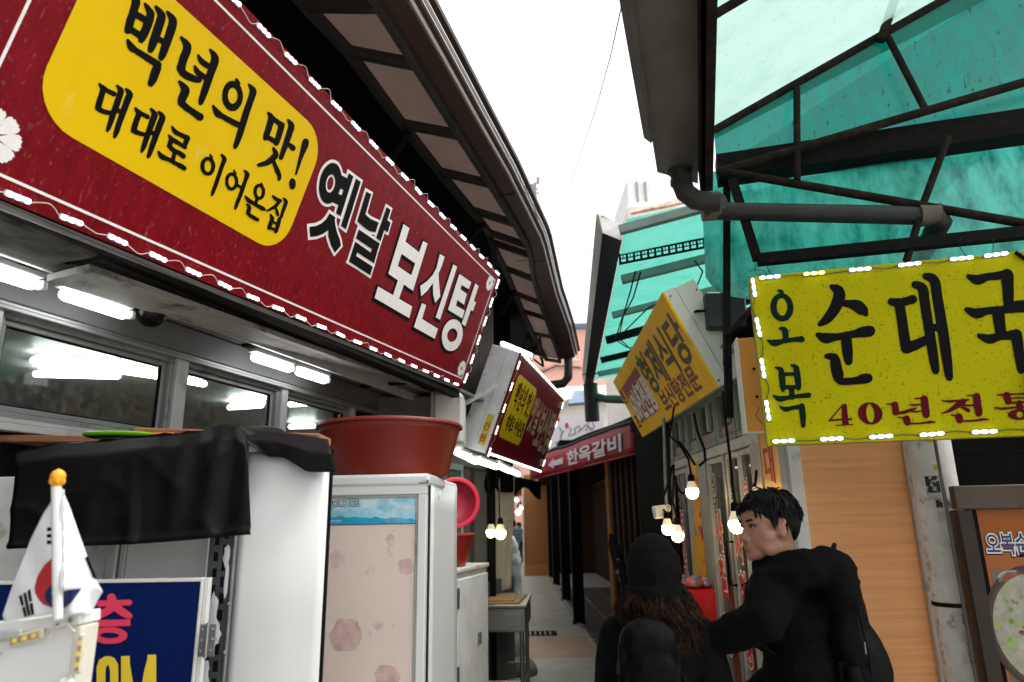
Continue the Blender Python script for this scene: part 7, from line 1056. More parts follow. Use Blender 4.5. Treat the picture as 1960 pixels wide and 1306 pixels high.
obj('shaft', MB().tube([pc, pc + V((0, 0, 1.45)), pc + V((0, 0, 2.35))], pr_, 28), pole_m, pl, 60); obj('band', MB().tube([pc + V((0, 0, Z(1186, 2.53))), pc + V((0, 0, Z(1178, 2.53)))], pr_ + .003, 28), rust_steel, pl, 60)
def wrap(name, ang, z, w, h, mat, off=.0012):
    n = 6; b = MB()
    def fn(u, v): a = radians(ang) + (u - .5) * w / pr_; return pc + V((sin(a) * (pr_ + off), -cos(a) * (pr_ + off), z + (v - .5) * h))
    return obj(name, b.grid(fn, n, 1), mat, pl, 60)
random.seed(11); stm = [paper_m, paper_m, paper_y, M('sticker_dark', (.03, .03, .03), .5, dirt=(.5, .48, .42), dscale=60, dlo=.52, dhi=.56), M('sticker_pink', (.5, .25, .25), .6, dirt=(.55, .53, .5), dscale=50, dlo=.45, dhi=.55), M('sticker_grey', (.22, .21, .19), .6, dirt=(.4, .38, .34), dscale=50, dlo=.5, dhi=.6)]
for ang, py, w, h, m_ in ((-20, 860, .03, .03, 2), (-22, 916, .02, .02, 2), (-38, 948, .044, .06, 3), (-40, 972, .044, .022, 4), (-30, 985, .02, .03, 3), (-28, 1010, .03, .04, 0), (0, 1068, .062, .018, 4), (10, 1098, .05, .045, 0), (14, 1102, .022, .022, 2), (-5, 1138, .03, .025, 5), (20, 1157, .06, .022, 0), (22, 1172, .03, .02, 5), (-10, 1208, .035, .035, 5), (18, 1213, .04, .02, 5), (-25, 1238, .03, .05, 0), (-12, 1255, .03, .08, 4), (-22, 1285, .04, .03, 0), (30, 1235, .05, .05, 0)): wrap('sticker', ang, Z(py, 2.53), w, h, stm[m_], .0010 + .0003 * m_)
def ptext(body, ang, py, size, mat):
    a = radians(ang); n = V((sin(a), -cos(a), 0)); F = Frame(pc + n * (pr_ + .003) + UP * Z(py, 2.53), V((cos(a), sin(a), 0)), n, UP); text('pole_lettering', body, F, -.02, 0, size, mat, pl, .0, .0008)
ptext('+8080', 30, 1268, .022, ink_black); ptext('구', 34, 1252, .028, ink_black); ptext('1059', -8, 1290, .018, ink_black); ptext('대출상담', 0, 1070, .011, ink_red); ptext('2588-2112', 0, 1080, .007, print_blue)
PF = Frame(at_y(1876, 975, 2.36), TD, -TN, UP)
po = thing('framed_poster', 'orange poster of a soup bowl in a steel and dark wood frame', 'poster', PF.w(.2, 0, -.3)); obj('steel_bar', MB().box(PF, -.075, .5, -.03, .012, .0, .078, .004), M('steel_brown', (.075, .058, .043), .4, .6, var=.25), po)
obj('frame_side', MB().box(PF, -.075, -.028, -.06, .012, -1.7, -.001, .004), M('frame_wood', (.025, .016, .011), .5, var=.3, vscale=6), po); obj('frame_gap', MB().box(PF, -.028, -.006, -.06, -.02, -1.7, -.001), black_metal, po); obj('print', MB().box(PF, -.006, .5, -.03, -.018, -1.7, -.001), poster_orange, po)
t0 = PF.hit(1893, 1060); text('lettering', '오복순대국', PF, t0.x, t0.z, .075, black_metal, po, -.0172, .0075, sx=.62); text('lettering', '오복순대국', PF, t0.x + .001, t0.z + .002, .075, ink_white, po, -.0165, .0055, sx=.62); text('lettering', '오복순대국', PF, t0.x + .001, t0.z + .002, .075, print_blue, po, -.0158, .0012, sx=.62)
ph = PF.hit(1900, 1090); pcx = M('print_table', (.13, .11, .075), .4, var=.2); b = MB().poly(PF, [(ph.x, ph.z), (.5, ph.z - .01), (.5, -.9), (ph.x + .0, -.9)], -.0175, -.0172); obj('photo_print', b, pcx, po)
c_ = PF.hit(1998, 1205); circ = lambda r, k=1.25, n=28, dx=0, dz=0: [(c_.x + dx + r * cos(2 * pi * i / n), c_.z + dz + r * k * sin(2 * pi * i / n)) for i in range(n)]
obj('bowl_print', MB().poly(PF, circ(.155), -.0171, -.0168), bowl_dark, po); obj('bowl_print', MB().poly(PF, circ(.144), -.0167, -.0164), M('print_rim', (.07, .045, .03), .4), po); obj('soup_print', MB().poly(PF, circ(.134), -.0163, -.0160), soup_white, po)
mm = MB(); random.seed(9)
for i in range(26): a, r = random.uniform(0, 6.28), random.uniform(0, .05); mm.poly(PF, [(c_.x - .01 + r * cos(a) + random.uniform(.006, .013) * cos(k), c_.z + 1.2 * r * sin(a) + random.uniform(.005, .011) * sin(k)) for k in range(6)], -.0159 + i * .00004, -.0156 + i * .00004)
obj('meat_print', mm, soup_meat, po); hm_ = MB()
for i in range(40): a, r = random.uniform(0, 6.28), random.uniform(.03, .112); hm_.poly(PF, [(c_.x + r * cos(a) + .004 * cos(k * 1.05 + a), c_.z + 1.2 * r * sin(a) + random.uniform(.004, .008) * sin(k * 1.05)) for k in range(6)], -.0145 + i * .00003, -.0143 + i * .00003)
obj('herb_print', hm_, M('print_green', (.16, .25, .05), .4, var=.4, vscale=40), po); q = PF.hit(1915, 1098); obj('dish_print', MB().poly(PF, [(q.x + .04 + .045 * cos(a * pi / 10), q.z - .02 + .03 * sin(a * pi / 10)) for a in range(20)], -.0171, -.0168), M('print_dish', (.4, .36, .33), .4), po); obj('dish_food_print', MB().poly(PF, [(q.x + .045 + .036 * cos(a * pi / 10), q.z - .019 + .022 * sin(a * pi / 10)) for a in range(20)], -.0166, -.0163), soup_meat, po)
rs_ = MB()
for z in (.2, .33): rs_.box(PF, -.06, .6, -.30, -.26, z, z + .01)
obj('shelf_edge', rs_, black_metal, po); cv = MB().tube([PF.w(-.09, -.03, -1.7), PF.w(-.09, -.03, .4)], .006, 8); obj('side_cable', cv, M('cable_grey', (.1, .1, .1), .5), po, 60)
# brackets and dark boxes under the canopy
rg = thing('support_bracket', 'rusty pipe bracket reaching to the yellow green sign top corner', 'bracket', at_y(1400, 630, 2.9)); obj('arm', MB().tube([at_y(1392, 640, 3.0), at_y(1442, 588, 2.42)], .013, 10), rust_steel, rg, 60); obj('post', MB().bar(at_y(1389, 560, 3.0), at_y(1396, 800, 3.0), .03), dark_steel, rg)
b = MB().box(FX(3.35), X(1392, 3.35), X(1475, 3.35), -.3, 0, Z(642, 3.35), Z(572, 3.35), .01); tag(obj('fascia_box', b, M('box_dark_green', (.03, .045, .042), .5)), 'dark green box behind the top left corner of the yellow green sign', 'box')
rf = MB()
for x0, y0, x1, y1 in ((1345, 590, 1470, 640), (1350, 690, 1395, 590), (1330, 640, 1420, 600)): rf.bar(at_y(x0, y0, 4.0), at_y(x1, y1, 3.6), .035)
tag(obj('roof_framing', rf, dark_steel), 'dark framing in the gap between the box sign and the orange panel', 'framing')
# hanging lights and conduit before the shop front
bulb('lit bulb hanging highest, before the first glass door', 1325, 943, 12, 3.75, ((1322, 905, 3.75), (1318, 880, 3.72), (1300, 850, 3.7), (1282, 835, 3.7), (1290, 780, 3.8)))
bulb('lit bulb, left and higher of the two by the white junction box', 1278, 1013, 11, 3.9, ((1277, 985, 3.9), (1270, 975, 3.92)), 'bulbs by the junction box'); bulb('lit bulb, right and lower of the two by the white junction box', 1297, 1026, 11.5, 3.88, ((1294, 985, 3.88), (1288, 960, 3.9), (1290, 890, 3.95)), 'bulbs by the junction box')
bulb('large glaring bulb beside the man\'s face', 1410, 1006, 15, 2.95, ((1407, 965, 2.95), (1402, 930, 2.95), (1399, 890, 2.97), (1388, 800, 3.0), (1384, 750, 3.05))); bulb('small bulb glowing just above the man\'s hair', 1446, 944, 6.5, 3.05, ((1446, 925, 3.05), (1448, 900, 3.05)))  # the small bulb is added: it stands in for a reflection
jb = thing('junction_box', 'white junction box hanging beside the dark doorway bulbs', 'junction box', at_y(1262, 980, 3.95)); jc = at_y(1262, 980, 3.95); F = Frame(jc, V((1, .1, .12)), V((0, -1, 0)), V((-.12, 0, 1))); obj('box', MB().box(F, -.035, .04, -.03, .03, -.035, .035, .008), white_paint, jb); obj('gland', MB().ell(jc + V((.05, 0, .02)), .018, .018, .022, WORLD, 10, 6), white_dirty, jb, 60)
cd = thing('conduit', 'pair of thin conduits dropping beside the dark slat wall', 'conduit', at_y(1283, 830, 4.05)); obj('pipe', MB().tube([at_y(1270, 800, 4.05), at_y(1272, 850, 4.05), at_y(1276, 985, 4.05)], .010, 8), galv, cd, 60); obj('pipe', MB().tube([at_y(1285, 815, 4.05), at_y(1288, 905, 4.05), at_y(1291, 1000, 4.05)], .010, 8), galv, cd, 60)
cl = MB()
for P in (((1328, 792, 3.7), (1336, 830, 3.65), (1348, 860, 3.6), (1350, 882, 3.6), (1338, 892, 3.62)), ((1300, 845, 3.9), (1318, 870, 3.85), (1330, 890, 3.8)), ((1262, 968, 3.95), (1278, 930, 3.95), (1288, 890, 3.95)), ((1292, 925, 3.95), (1305, 945, 3.9), (1322, 942, 3.78))): cl.tube([at_y(*q) for q in P], .007, 6)
tag(obj('hanging_cable', cl, black_metal, None, 60), 'tangle of black cables looping over the glass doors', 'cable')
# table of goods under a red cloth
tt = thing('goods_table', 'small table with red cloth and wrapped goods by the amber strip', 'table', (X(1330, 4.3), 4.3, 0)); c = at_y(1332, 1128, 4.25); obj('cloth', MB().grid(lambda u, v: V((c.x - .12 + .24 * u, c.y - .02 - .012 * sin(u * 16) * v, c.z - .0 - (c.z - .2) * v)), 24, 6), red_cloth, tt, 179, solid=.004); obj('cloth_top', MB().box(WORLD, c.x - .125, c.x + .12, c.y - .02, c.y + .35, c.z - .02, c.z, .006), red_cloth, tt)
pk_ = M('wrap_pink', (.55, .12, .12), .3, var=.3, dirt=(.6, .55, .55), dscale=25); bl_ = M('wrap_blue', (.1, .25, .5), .35)
for i, (dx, dy, r) in enumerate(((-.08, .05, .05), (0, .03, .055), (.075, .06, .045), (-.03, .17, .055), (.06, .19, .05))):
    o = obj('wrapped_goods', MB().ell((c.x + dx, c.y + dy, c.z + r * .62), r, r, r * .62, WORLD, 12, 8), pk_, None, 60); tag(o, ['pink wrapped bundle at the left front of the red cloth', 'pink wrapped bundle in the front middle of the red cloth', 'pink wrapped bundle at the right front of the red cloth', 'pink wrapped bundle at the left back of the red cloth', 'pink wrapped bundle at the right back of the red cloth'][i], 'bundle', 'wrapped goods on the red cloth'); obj('blue_tape', MB().box(Frame((c.x + dx, c.y + dy, c.z + r * .62), (1, 0, 0), (0, 1, 0), UP), -.008, .008, -r * 1.02, r * 1.02, -r * .3, r * .66, .003), bl_, o)
um_ = thing('folded_umbrella', 'dark patterned folded umbrella leaning on the dark slat screen', 'umbrella', at_y(1190, 1110, 6.9)); p, q = at_y(1168, 1022, 6.9), at_y(1199, 1130, 6.85); obj('canopy', MB().tube([p, p.lerp(q, .2), p.lerp(q, .6), q], [.012, .05, .06, .03], 10), M('umbrella_print', (.012, .013, .018), .7, spec=.1, var=.5, dirt=(.35, .3, .25), dscale=12, dlo=.58, dhi=.62), um_, 60); obj('shaft', MB().tube([q, q + (q - p).normalized() * .5], .008, 8), black_metal, um_, 60)
# ================================================================== PEOPLE
def body_frame(o, ang):  # facing angle from +X, anticlockwise; d = forward, n = to the person's left, z up
    a = radians(ang); return Frame(o, (cos(a), sin(a), 0), (-sin(a), cos(a), 0), UP)
def hand(mb, F, wrist, dirv, palm_n, s=1.0):
    """palm, four bent fingers and a thumb along dirv; palm_n points out of the palm"""
    d = V(dirv).normalized(); n = V(palm_n); n = (n - d * n.dot(d)).normalized(); c = d.cross(n); w = V(wrist)
    mb.limb([w, w + d * .035 * s, w + d * .075 * s], [.026 * s, .034 * s, .036 * s], 10)
    for k, (ln, off) in enumerate(((.068, -.030), (.078, -.010), (.072, .010), (.056, .029))):
        b0 = w + d * .085 * s + c * off * s; k1 = b0 + (d * .75 + n * .25) * ln * .45 * s; k2 = k1 + (d * .45 + n * .8) * ln * .38 * s; k3 = k2 + (d * .1 + n * .95) * ln * .26 * s
        mb.limb([b0 - d * .02 * s, b0, k1, k2, k3], [.010 * s, .0095 * s, .009 * s, .008 * s, .0065 * s], 8)
    t0 = w + d * .03 * s - c * .03 * s; t1 = t0 + (d * .5 - c * .7 + n * .35) * .04 * s; t2 = t1 + (d * .8 - c * .2 + n * .4) * .03 * s; mb.limb([t0, t1, t2], [.013 * s, .011 * s, .008 * s], 8)
def head_parts(mb, H, s=1.0, fem=False):
    e = lambda x, y, z, rx, ry, rz: mb.ell(H.w(x * s, y * s, z * s), rx * s, ry * s, rz * s, H, 18, 12)
    e(-.015, 0, .038, .098, .076, .082); e(-.03, 0, .0, .082, .070, .085); e(.035, 0, -.03, .052, .062, .078); e(.05, 0, .03, .040, .060, .045)
    for sg in (-1, 1):
        e(.030, sg * .045, -.028, .034, .026, .032); e(.02, sg * .048, -.07, .040, .018, .030); e(.074, sg * .030, .018, .014, .026, .008)
        mb.ell(H.w(-.012 * s, sg * .074 * s, -.012 * s), .017 * s, .008 * s, .031 * s, Frame(H.o, H.d * .95 - H.z * .2, H.n, H.z * .95 + H.d * .2), 14, 10)
        mb.limb([H.w(-.026 * s, sg * .082 * s, .012 * s), H.w(-.018 * s, sg * .084 * s, .022 * s), H.w(-.004 * s, sg * .082 * s, .018 * s)], [.005 * s] * 3, 6)
    e(.055, 0, -.088, .034, .036, .024); e(.076, 0, -.100, .016, .020, .014)
    mb.limb([H.w(.078 * s, 0, .012 * s), H.w(.090 * s, 0, -.012 * s), H.w(.104 * s, 0, -.034 * s)], [.009 * s, .009 * s, .0105 * s], 8)
    for sg in (-1, 1): e(.092, sg * .012, -.040, .012, .008, .008)
    e(.086, 0, -.060, .010, .022, .006); e(.084, 0, -.073, .011, .019, .0065); e(.076, 0, -.066, .018, .026, .018)
    mb.limb([H.w(-.035 * s, 0, -.06 * s), H.w(-.05 * s, 0, -.12 * s), H.w(-.062 * s, 0, -.19 * s)], [.056 * s, .054 * s, .066 * s], 14)
def face_details(H, parent, s=1.0):
    for sg in (-1, 1):
        ey = obj('eye', MB().ell(H.w(.0735 * s, sg * .031 * s, .003 * s), .0085 * s, .012 * s, .0052 * s, H, 12, 8), M('eye_white', (.30, .26, .23), .4, spec=.1), parent, 60)
        obj('iris', MB().ell(H.w(.0795 * s, sg * .031 * s, .003 * s), .0032 * s, .0052 * s, .0046 * s, H, 10, 6), hair_black, ey, 60)
        obj('eyelid', MB().tube([H.w(.070 * s, sg * .045 * s, .003 * s), H.w(.0815 * s, sg * .036 * s, .0085 * s), H.w(.0835 * s, sg * .028 * s, .0085 * s), H.w(.078 * s, sg * .018 * s, .004 * s)], .0022 * s, 6), hair_black, parent, 60)
        obj('eyebrow', MB().tube([H.w(.068 * s, sg * .052 * s, .020 * s), H.w(.083 * s, sg * .040 * s, .026 * s), H.w(.089 * s, sg * .026 * s, .024 * s), H.w(.089 * s, sg * .014 * s, .021 * s)], [.0015 * s, .0035 * s, .0038 * s, .002 * s], 6), hair_black, parent, 60)
    obj('lips', MB().ell(H.w(.0905 * s, 0, -.0605 * s), .0075 * s, .018 * s, .0035 * s, H, 12, 6).ell(H.w(.0885 * s, 0, -.070 * s), .0085 * s, .016 * s, .0042 * s, H, 12, 6), M('lip_skin', (.36, .15, .12), .45), parent, 60)
# ------------------------------------------------------------------ man looking left
random.seed(21)
HC = at_y(1467, 1008, 2.33); HM = Frame(HC, V((-.965, -.23, -.03)), V((.23, -.965, 0)), V((-.03, 0, 1))); HS = .92
man = thing('person', 'man in a black fleece jacket seen in profile, reaching out his arm', 'person', (.98, 2.4, 0))
MF = body_frame((.912, 2.41, 0), 152)       # trunk turned away and to the left
def mw(a, b_, c): return MF.w(a, b_, c)
neck = HM.w(-.055, 0, -.15)
shL, shR = mw(.03, .155, 1.405), mw(-.01, -.16, 1.405)
elL, wrL = V((.745, 2.20, 1.325)), V((.615, 2.27, 1.262)); elR, wrR = mw(.03, -.23, 1.12), mw(.2, -.2, 1.0)
bd = MB(); head_parts(bd, HM, HS); bd.limb([neck, mw(.02, 0, 1.43), mw(0, 0, 1.2), mw(-.01, 0, 1.0), mw(0, 0, .92)], [.06, .09, .10, .10, .11], 14).limb([shL, elL, wrL], [.05, .042, .030], 10).limb([shR, elR, wrR], [.05, .042, .030], 10)
for sg in (-1, 1): bd.limb([mw(0, sg * .09, .92), mw(.02, sg * .1, .5), mw(-.02, sg * .105, .09), mw(.06, sg * .11, .05)], [.085, .06, .042, .04], 12)
hand(bd, MF, wrL, wrL - elL, V((0, .3, -1))); hand(bd, MF, wrR, wrR - elR, V((0, 0, -1)))
remeshed('body', bd, skin, man, .0062, 3)
jk = MB()
jk.ell(mw(.0, 0, 1.32), .125, .175, .15, MF).ell(mw(-.01, 0, 1.12), .125, .165, .22, MF).ell(mw(0, 0, .93), .13, .17, .18, MF).limb([mw(.02, .13, 1.40), mw(.02, 0, 1.44), mw(-.01, -.13, 1.40)], [.080, .095, .080], 14)
jk.limb([shL, shL.lerp(elL, .5) + V((0, 0, .004)), elL, elL.lerp(wrL, .5), wrL], [.078, .074, .066, .060, .052], 14).limb([shR, elR, wrR], [.08, .068, .052], 12)
nc = HM.w(-.040, 0, -.108)                     # standing collar round the neck, up to the chin
for k in range(16):
    a = 2 * pi * k / 16; jk.ell(nc + MF.d * (.073 * cos(a)) + MF.n * (.068 * sin(a)) + V((0, 0, -.012 * cos(a) - .02)), .026, .026, .052)
jk.limb([nc + V((0, 0, -.05)), mw(.0, 0, 1.40)], [.088, .12], 16)
hd = MF.w(0, 0, 0)                             # hood lying behind the neck
for k in range(11):
    a = radians(62 + k * 23.6); w8 = max(0, -cos(a)); jk.ell(nc + MF.d * (.112 * cos(a) - .012) + MF.n * (.115 * sin(a)) + V((0, 0, -.05 + .035 * w8)), .044 + .018 * w8, .044 + .018 * w8, .040 + .02 * w8)
jk.ell(nc - MF.d * .145 + V((0, 0, -.030)), .075, .10, .068, MF).ell(nc - MF.d * .165 + V((0, 0, -.085)), .06, .105, .075, MF)
remeshed('jacket', jk, fleece, man, .009, 9, .005, 16, (1, 1, 2.2))
obj('zip_pull', MB().tube([nc + MF.d * .112 + V((0, 0, -.07)), nc + MF.d * .135 + MF.n * .012 + V((0, 0, -.082))], .003, 6), black_metal, man, 60)
tr = MB(); tr.ell(mw(0, 0, .90), .13, .17, .14, MF)
for sg in (-1, 1): tr.limb([mw(0, sg * .085, .88), mw(.02, sg * .1, .5), mw(-.02, sg * .105, .1)], [.105, .082, .068], 14)
remeshed('trousers', tr, denim, man, .014, 3, .006, 9)
for sg in (-1, 1): obj('shoe', MB().limb([mw(-.06, sg * .105, .05), mw(.06, sg * .11, .045), mw(.15, sg * .115, .035)], [.048, .046, .034], 12), black_metal, man, 60)
face_details(HM, man, HS)
hr = MB(); hr.ell(HM.w(-.024, 0, .050), .102, .083, .083, HM, 24, 14).ell(HM.w(-.062, 0, .012), .060, .073, .080, HM, 20, 12)
for i in range(900):
    v = random.uniform(0, 2 * pi); zz = random.uniform(-.9, 1)
    rr = sqrt(max(0, 1 - zz ** 2)); dv = V((rr * cos(v), rr * sin(v), zz))
    if dv.x > .40 and zz < .42: continue
    if dv.x > .0 and zz < .05: continue
    if dv.x > -.22 and zz < -.25: continue
    p = HM.w(-.024 + .098 * dv.x - (.012 if zz < 0 else 0), (.080 if zz > 0 else .074) * dv.y, .050 + (.081 if zz > 0 else .125) * dv.z); nrm = (HM.d * dv.x / .100 + HM.n * dv.y / .081 + HM.z * dv.z / .09).normalized()
    flow = HM.d * (.75 * dv.x + random.uniform(-.15, .45)) + HM.n * (dv.y * .7 + random.uniform(-.4, .4)) + HM.z * (-.75 + .35 * dv.z); flow = (flow - nrm * flow.dot(nrm)).normalized()
    ln = random.uniform(.03, .055) if dv.z > .15 else random.uniform(.02, .032); lift = random.uniform(.05, .38) if dv.z > .1 else random.uniform(0, .12); p1 = p + flow * ln * .5 + nrm * ln * lift * .6; p2 = p + flow * ln + nrm * ln * lift * .35 - HM.z * .004
    hr.tube([p - nrm * .004, p1, p2], [.0034, .0028, .0005], 5)
for i in range(110): # fringe falling on the forehead
    y = random.uniform(-.062, .066); p = HM.w(.056 - abs(y) * .25, y, .086 - abs(y) * .3 + random.uniform(-.008, .010)); q = p + HM.d * random.uniform(.018, .036) + HM.z * -random.uniform(.004, .022) + HM.n * random.uniform(-.012, .012); r_ = q + HM.d * random.uniform(-.010, .006) + HM.z * -random.uniform(.014, .040) + HM.n * random.uniform(-.008, .008)
    hr.tube([p, q, r_], [.0034, .0026, .0004], 5)
for i in range(90): # beside the ear and down to the nape
    sg = random.choice((-1, 1)); a = random.random(); p = HM.w(-.075 * a + .026 * (1 - a), sg * (.074 - .01 * a * a), random.uniform(.012, .045)); q = p - HM.z * random.uniform(.015, .034 + .05 * a) + HM.d * random.uniform(-.014, .004); hr.tube([p, p.lerp(q, .5) + HM.n * sg * .003, q], [.0034, .003, .0005], 5)
hr.v = [tuple(HC + (V(v) - HC) * HS) for v in hr.v]; obj('hair', hr, hair_black, man, 60)
# backpack on the man's back
PK = Frame(mw(-.105, -.02, 1.255), -MF.d, MF.n, UP); bpk = thing('backpack', 'large black nylon backpack worn by the man, loop handle on top', 'backpack', PK.w(.1, 0, -.2))
pm = MB().ell(PK.w(.05, 0, .02), .066, .115, .20, PK).ell(PK.w(.07, 0, -.10), .095, .130, .15, PK).ell(PK.w(.035, 0, .14), .055, .098, .11, PK).box(PK, .0, .095, -.095, .095, -.23, .12).box(PK, .02, .12, -.105, .105, -.235, -.12)
remeshed('main_bag', pm, nylon, bpk, .010, 4, .004, 12)
remeshed('front_pocket', MB().ell(PK.w(.115, 0, -.11), .038, .095, .11, PK).box(PK, .09, .135, -.078, .078, -.21, -.02), nylon, bpk, .009, 4, .003, 14)
obj('haul_loop', MB().tube([PK.w(.03, -.03, .222), PK.w(.04, -.028, .262), PK.w(.045, 0, .277), PK.w(.04, .028, .262), PK.w(.03, .03, .222)], .0075, 8), nylon, bpk, 60)
zp = MB().tube([PK.w(.108, -.105, -.2), PK.w(.108, -.116, -.04), PK.w(.092, -.088, .12), PK.w(.078, 0, .185), PK.w(.092, .088, .12), PK.w(.108, .116, -.04), PK.w(.108, .105, -.2)], .0035, 6); obj('zip', zp, black_metal, bpk, 60); obj('zip_pull', MB().box(PK, .098, .103, .119, .124, -.035, .0, .002), galv, bpk)
for sg in (-1, 1): obj('shoulder_strap', MB().tube([PK.w(.0, sg * .075, .16), mw(-.08, sg * .09, 1.445), mw(.03, sg * .10, 1.475), mw(.115, sg * .105, 1.40), mw(.13, sg * .12, 1.25), PK.w(-.02, sg * .12, -.13)], .015, 8), nylon, bpk, 60)
obj('side_pocket', MB().tube([PK.w(.05, .115, -.20), PK.w(.062, .122, -.14), PK.w(.058, .118, -.07)], [.028, .034, .022], 10), nylon, bpk, 60); obj('hem_flap', MB().quad(PK.w(.02, .118, -.06), PK.w(.10, .118, -.06), PK.w(.105, .116, -.15), PK.w(.02, .12, -.17), .004), leather, bpk)
# ------------------------------------------------------------------ woman from behind
random.seed(33)
WC = at_y(1251, 1098, 2.30); HW = Frame(WC, V((.12, .99, .0)), V((-.99, .12, 0)), UP)
wo_ = thing('person', 'woman in a black beanie with curly brown hair, seen from behind', 'person', (WC.x, WC.y, 0)); WF = body_frame((WC.x + .005, WC.y + .01, 0), 84)
def ww(a, b_, c): return WF.w(a, b_, c)
hz = WC.z; bd = MB(); head_parts(bd, HW, .93); shz = hz - .195
wsL, wsR = ww(0, .118, shz), ww(0, -.118, shz); weL, wwL = ww(-.02, .165, shz - .27), ww(.12, .17, shz - .46); weR, wwR = ww(-.02, -.165, shz - .27), ww(.12, -.17, shz - .46)
bd.limb([ww(0, 0, shz + .03), ww(0, 0, shz - .2), ww(0, 0, shz - .45)], [.07, .09, .10], 12).limb([wsL, weL, wwL], [.042, .036, .026], 10).limb([wsR, weR, wwR], [.042, .036, .026], 10); hand(bd, WF, wwL, V(wwL - weL), WF.n * -1, .9); hand(bd, WF, wwR, V(wwR - weR), WF.n, .9)
for sg in (-1, 1): bd.limb([ww(0, sg * .08, .80), ww(.02, sg * .09, .45), ww(-.02, sg * .09, .08), ww(.07, sg * .095, .045)], [.08, .056, .038, .036], 12)
remeshed('body', bd, skin, wo_, .0075, 3); face_details(HW, wo_, .93)
ht = MB().ell(HW.w(-.015, 0, .012), .104, .089, .098, HW).ell(HW.w(-.02, .002, .048), .086, .074, .078, HW).ell(HW.w(-.02, 0, -.045), .102, .089, .050, HW)
remeshed('beanie', ht, wool, wo_, .007, 3, .0035, 26); obj('beanie_cuff', MB().lathe(Frame(HW.w(-.02, 0, -.066), HW.d, HW.n, HW.z), [(.094, -.02), (.099, -.014), (.101, 0), (.100, .026), (.096, .036)], 28, 1, .90), wool, wo_, 179, solid=.005)
jk = MB(); jk.ell(ww(0, 0, shz - .07), .105, .145, .13, WF).ell(ww(-.005, 0, shz - .25), .115, .150, .24, WF).ell(ww(0, 0, shz - .5), .13, .17, .22, WF).limb([ww(0, .112, shz - .005), ww(0, 0, shz + .035), ww(0, -.112, shz - .005)], [.064, .08, .064], 14).ell(ww(0, 0, shz + .075), .085, .088, .07, WF)
jk.limb([wsL, weL, wwL], [.072, .070, .055], 12).limb([wsR, weR, wwR], [.072, .070, .055], 12); remeshed('jacket', jk, coat_m, wo_, .010, 3, .007, 11, (1, 1, .5))
tr = MB(); tr.ell(ww(0, 0, .82), .12, .16, .15, WF)
for sg in (-1, 1): tr.limb([ww(0, sg * .08, .80), ww(.02, sg * .09, .45), ww(-.02, sg * .09, .08)], [.10, .075, .06], 12); obj('shoe', MB().limb([ww(-.05, sg * .09, .045), ww(.06, sg * .095, .04), ww(.13, sg * .1, .032)], [.043, .042, .03], 12), black_metal, wo_, 60)
remeshed('trousers', tr, denim, wo_, .014, 3, .005, 9)
hb = MB()
for lock in range(230): # curly locks, each a handful of strands that share a twist
    a = random.uniform(-.3, pi + .3) if lock < 130 else random.gauss(pi / 2, .55); rad_ = .090; root = HW.w(-rad_ * sin(a) * .95 - .015, rad_ * cos(a) * .96, random.uniform(-.085, -.035)); out = (HW.d * -sin(a) + HW.n * cos(a)).normalized(); side = HW.z.cross(out)
    ln = random.uniform(.06, .125) if lock < 130 else random.uniform(.10, .17); ph = random.uniform(0, 6.3); amp = random.uniform(.006, .017); tw = random.uniform(50, 110); flare = random.uniform(.05, .85) * (.45 + .55 * abs(cos(a))); sway = random.uniform(-.03, .03)
    for st_ in range(7):
        P = []; p = root + side * random.uniform(-.010, .010) + out * random.uniform(-.004, .008); d2 = random.uniform(-.5, .5); l2 = ln * random.uniform(.75, 1.15); a2 = amp * random.uniform(.7, 1.3)
        for k in range(9): f = k / 8; P.append(p + out * (flare * .050 * sin(min(1, f * 1.5) * pi / 2) + .012 * f * d2) + side * (sway * f) - HW.z * (l2 * f) + (side * sin(ph + d2 + tw * l2 * f) + out * cos(ph + d2 + tw * l2 * f)) * a2 * (.25 + f))
        hb.tube(P, [.0011] * 6 + [.0009, .0007, .0003], 3)
hb.ell(HW.w(-.035, 0, -.080), .066, .078, .055, HW)
obj('hair', hb, hair_brown, wo_, 60)
WK = Frame(ww(-.105, .045, shz - .065), -WF.d, WF.n, UP); wp_ = thing('backpack', 'small black leather backpack worn by the woman in the beanie', 'backpack', WK.w(.05, 0, -.15))
remeshed('main_bag', MB().ell(WK.w(.045, 0, .0), .06, .095, .15, WK).ell(WK.w(.055, 0, -.12), .07, .112, .14, WK).box(WK, 0, .09, -.088, .088, -.24, .08).box(WK, .02, .105, -.075, .075, -.23, .02), leather, wp_, .008, 3, .006, 14)
remeshed('flap', MB().ell(WK.w(.065, 0, .085), .055, .088, .065, WK).ell(WK.w(.088, 0, .01), .038, .076, .075, WK), leather, wp_, .007, 3, .006, 17); obj('flap_seam', MB().tube([WK.w(.12, -.09, -.05), WK.w(.135, 0, -.065), WK.w(.12, .09, -.05)], .003, 6), leather, wp_, 60); obj('buckle', MB().box(WK, .13, .138, -.005, .005, -.11, -.098, .002), steel, wp_)
obj('side_zip', MB().tube([WK.w(.09, .098, -.17), WK.w(.10, .10, -.08), WK.w(.09, .092, .0)], .004, 6).tube([WK.w(.09, -.098, -.17), WK.w(.10, -.10, -.08), WK.w(.09, -.092, .0)], .004, 6), black_metal, wp_, 60)
obj('haul_loop', MB().tube([WK.w(.01, -.03, .145), WK.w(.012, -.02, .172), WK.w(.012, .02, .172), WK.w(.01, .03, .145)], .006, 8), leather, wp_, 60)
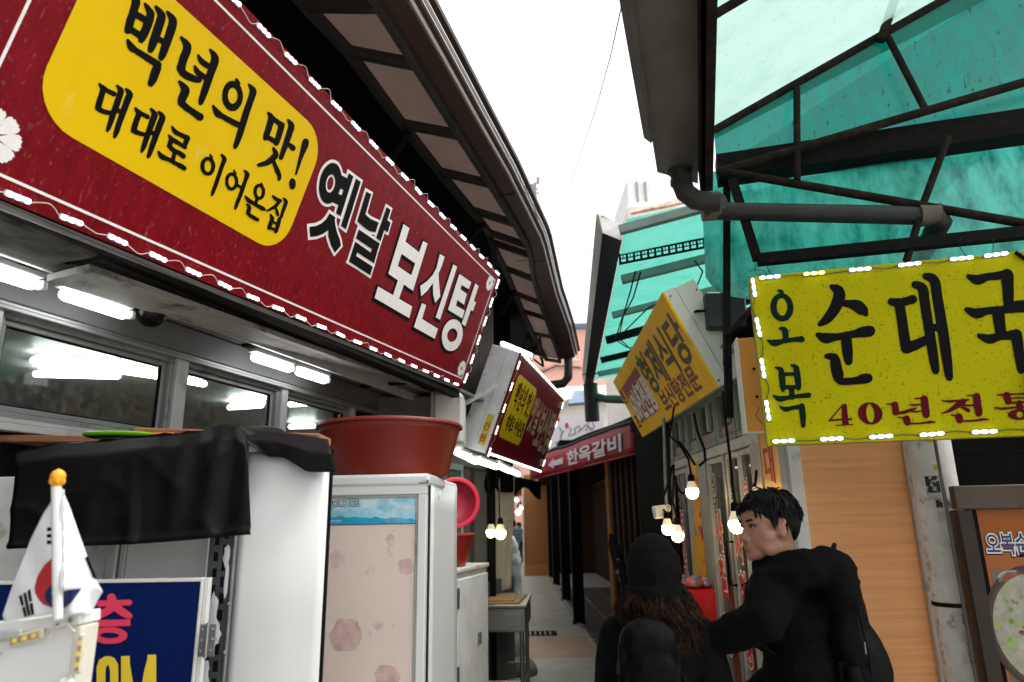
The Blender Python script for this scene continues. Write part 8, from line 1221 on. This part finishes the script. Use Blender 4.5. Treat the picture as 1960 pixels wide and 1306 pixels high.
for sg in (-1, 1):
    C_ = [WK.w(-.0, sg * .05, .13), ww(-.092, sg * .082 + .01, shz + .02), ww(-.02, sg * .10 + .005, shz + .072), ww(.07, sg * .105, shz + .03), ww(.12, sg * .115, shz - .12)]
    def strap(u, v, C_=C_): i = min(3, int(u * 4)); return C_[i].lerp(C_[i + 1], u * 4 - i) + WF.n * (v - .5) * .036
    obj('shoulder_strap', MB().grid(strap, 16, 3), leather, wp_, 179, solid=.008)
# ------------------------------------------------------------------ people at the far end
def far_person(lab, px, Y, h, coat, ang, seed):
    random.seed(seed); c = V((X(px, Y), Y, 0)); F = body_frame(c, ang); k = h / 1.72; t = thing('person', lab, 'person', c, None); H = Frame(F.w(.02, 0, 1.59 * k), F.d, F.n, UP); b = MB(); head_parts(b, H, k)
    w = lambda a, b_, c_: F.w(a * k, b_ * k, c_ * k); arms = [(w(0, s * .19, 1.38), w(-.03, s * .25, 1.1), w(.12, s * .2, .95)) for s in (-1, 1)]
    b.limb([w(0, 0, 1.42), w(0, 0, 1.1), w(0, 0, .9)], [.1, .12, .12], 10)
    for A in arms: b.limb(A, [.05, .04, .03], 8); hand(b, F, A[2], A[2] - A[1], F.d, k)
    for s in (-1, 1): b.limb([w(0, s * .09, .9), w(.02, s * .1, .5), w(-.01, s * .1, .08), w(.08, s * .1, .04)], [.09, .06, .042, .04], 8)
    remeshed('body', b, skin, t, .014, 2); j = MB().ell(w(0, 0, 1.25), .15, .22, .22, F).ell(w(0, 0, .95), .16, .22, .25, F)
    for A in arms: j.limb(A, [.09, .08, .06], 10)
    for i in range(5): j.ell(w(0, 0, .85 + i * .13), .165, .225, .07, F)
    remeshed('coat', j, coat, t, .02, 1); tr = MB()
    for s in (-1, 1): tr.limb([w(0, s * .09, .85), w(.02, s * .1, .5), w(-.01, s * .1, .1)], [.11, .085, .07], 10)
    remeshed('trousers', tr, denim, t, .02, 2); obj('hair', MB().ell(H.w(-.02, 0, .045), .11, .09, .085, H).ell(H.w(-.05, 0, -.03), .07, .085, .1, H), hair_black, t, 60)
far_person('person in a blue puffer coat far down the alley', 983, 25.5, 1.7, puffer, 95, 1)
far_person('person in dark clothes beside the blue puffer coat, far down the alley', 993, 27.5, 1.62, coat_m, 200, 2)
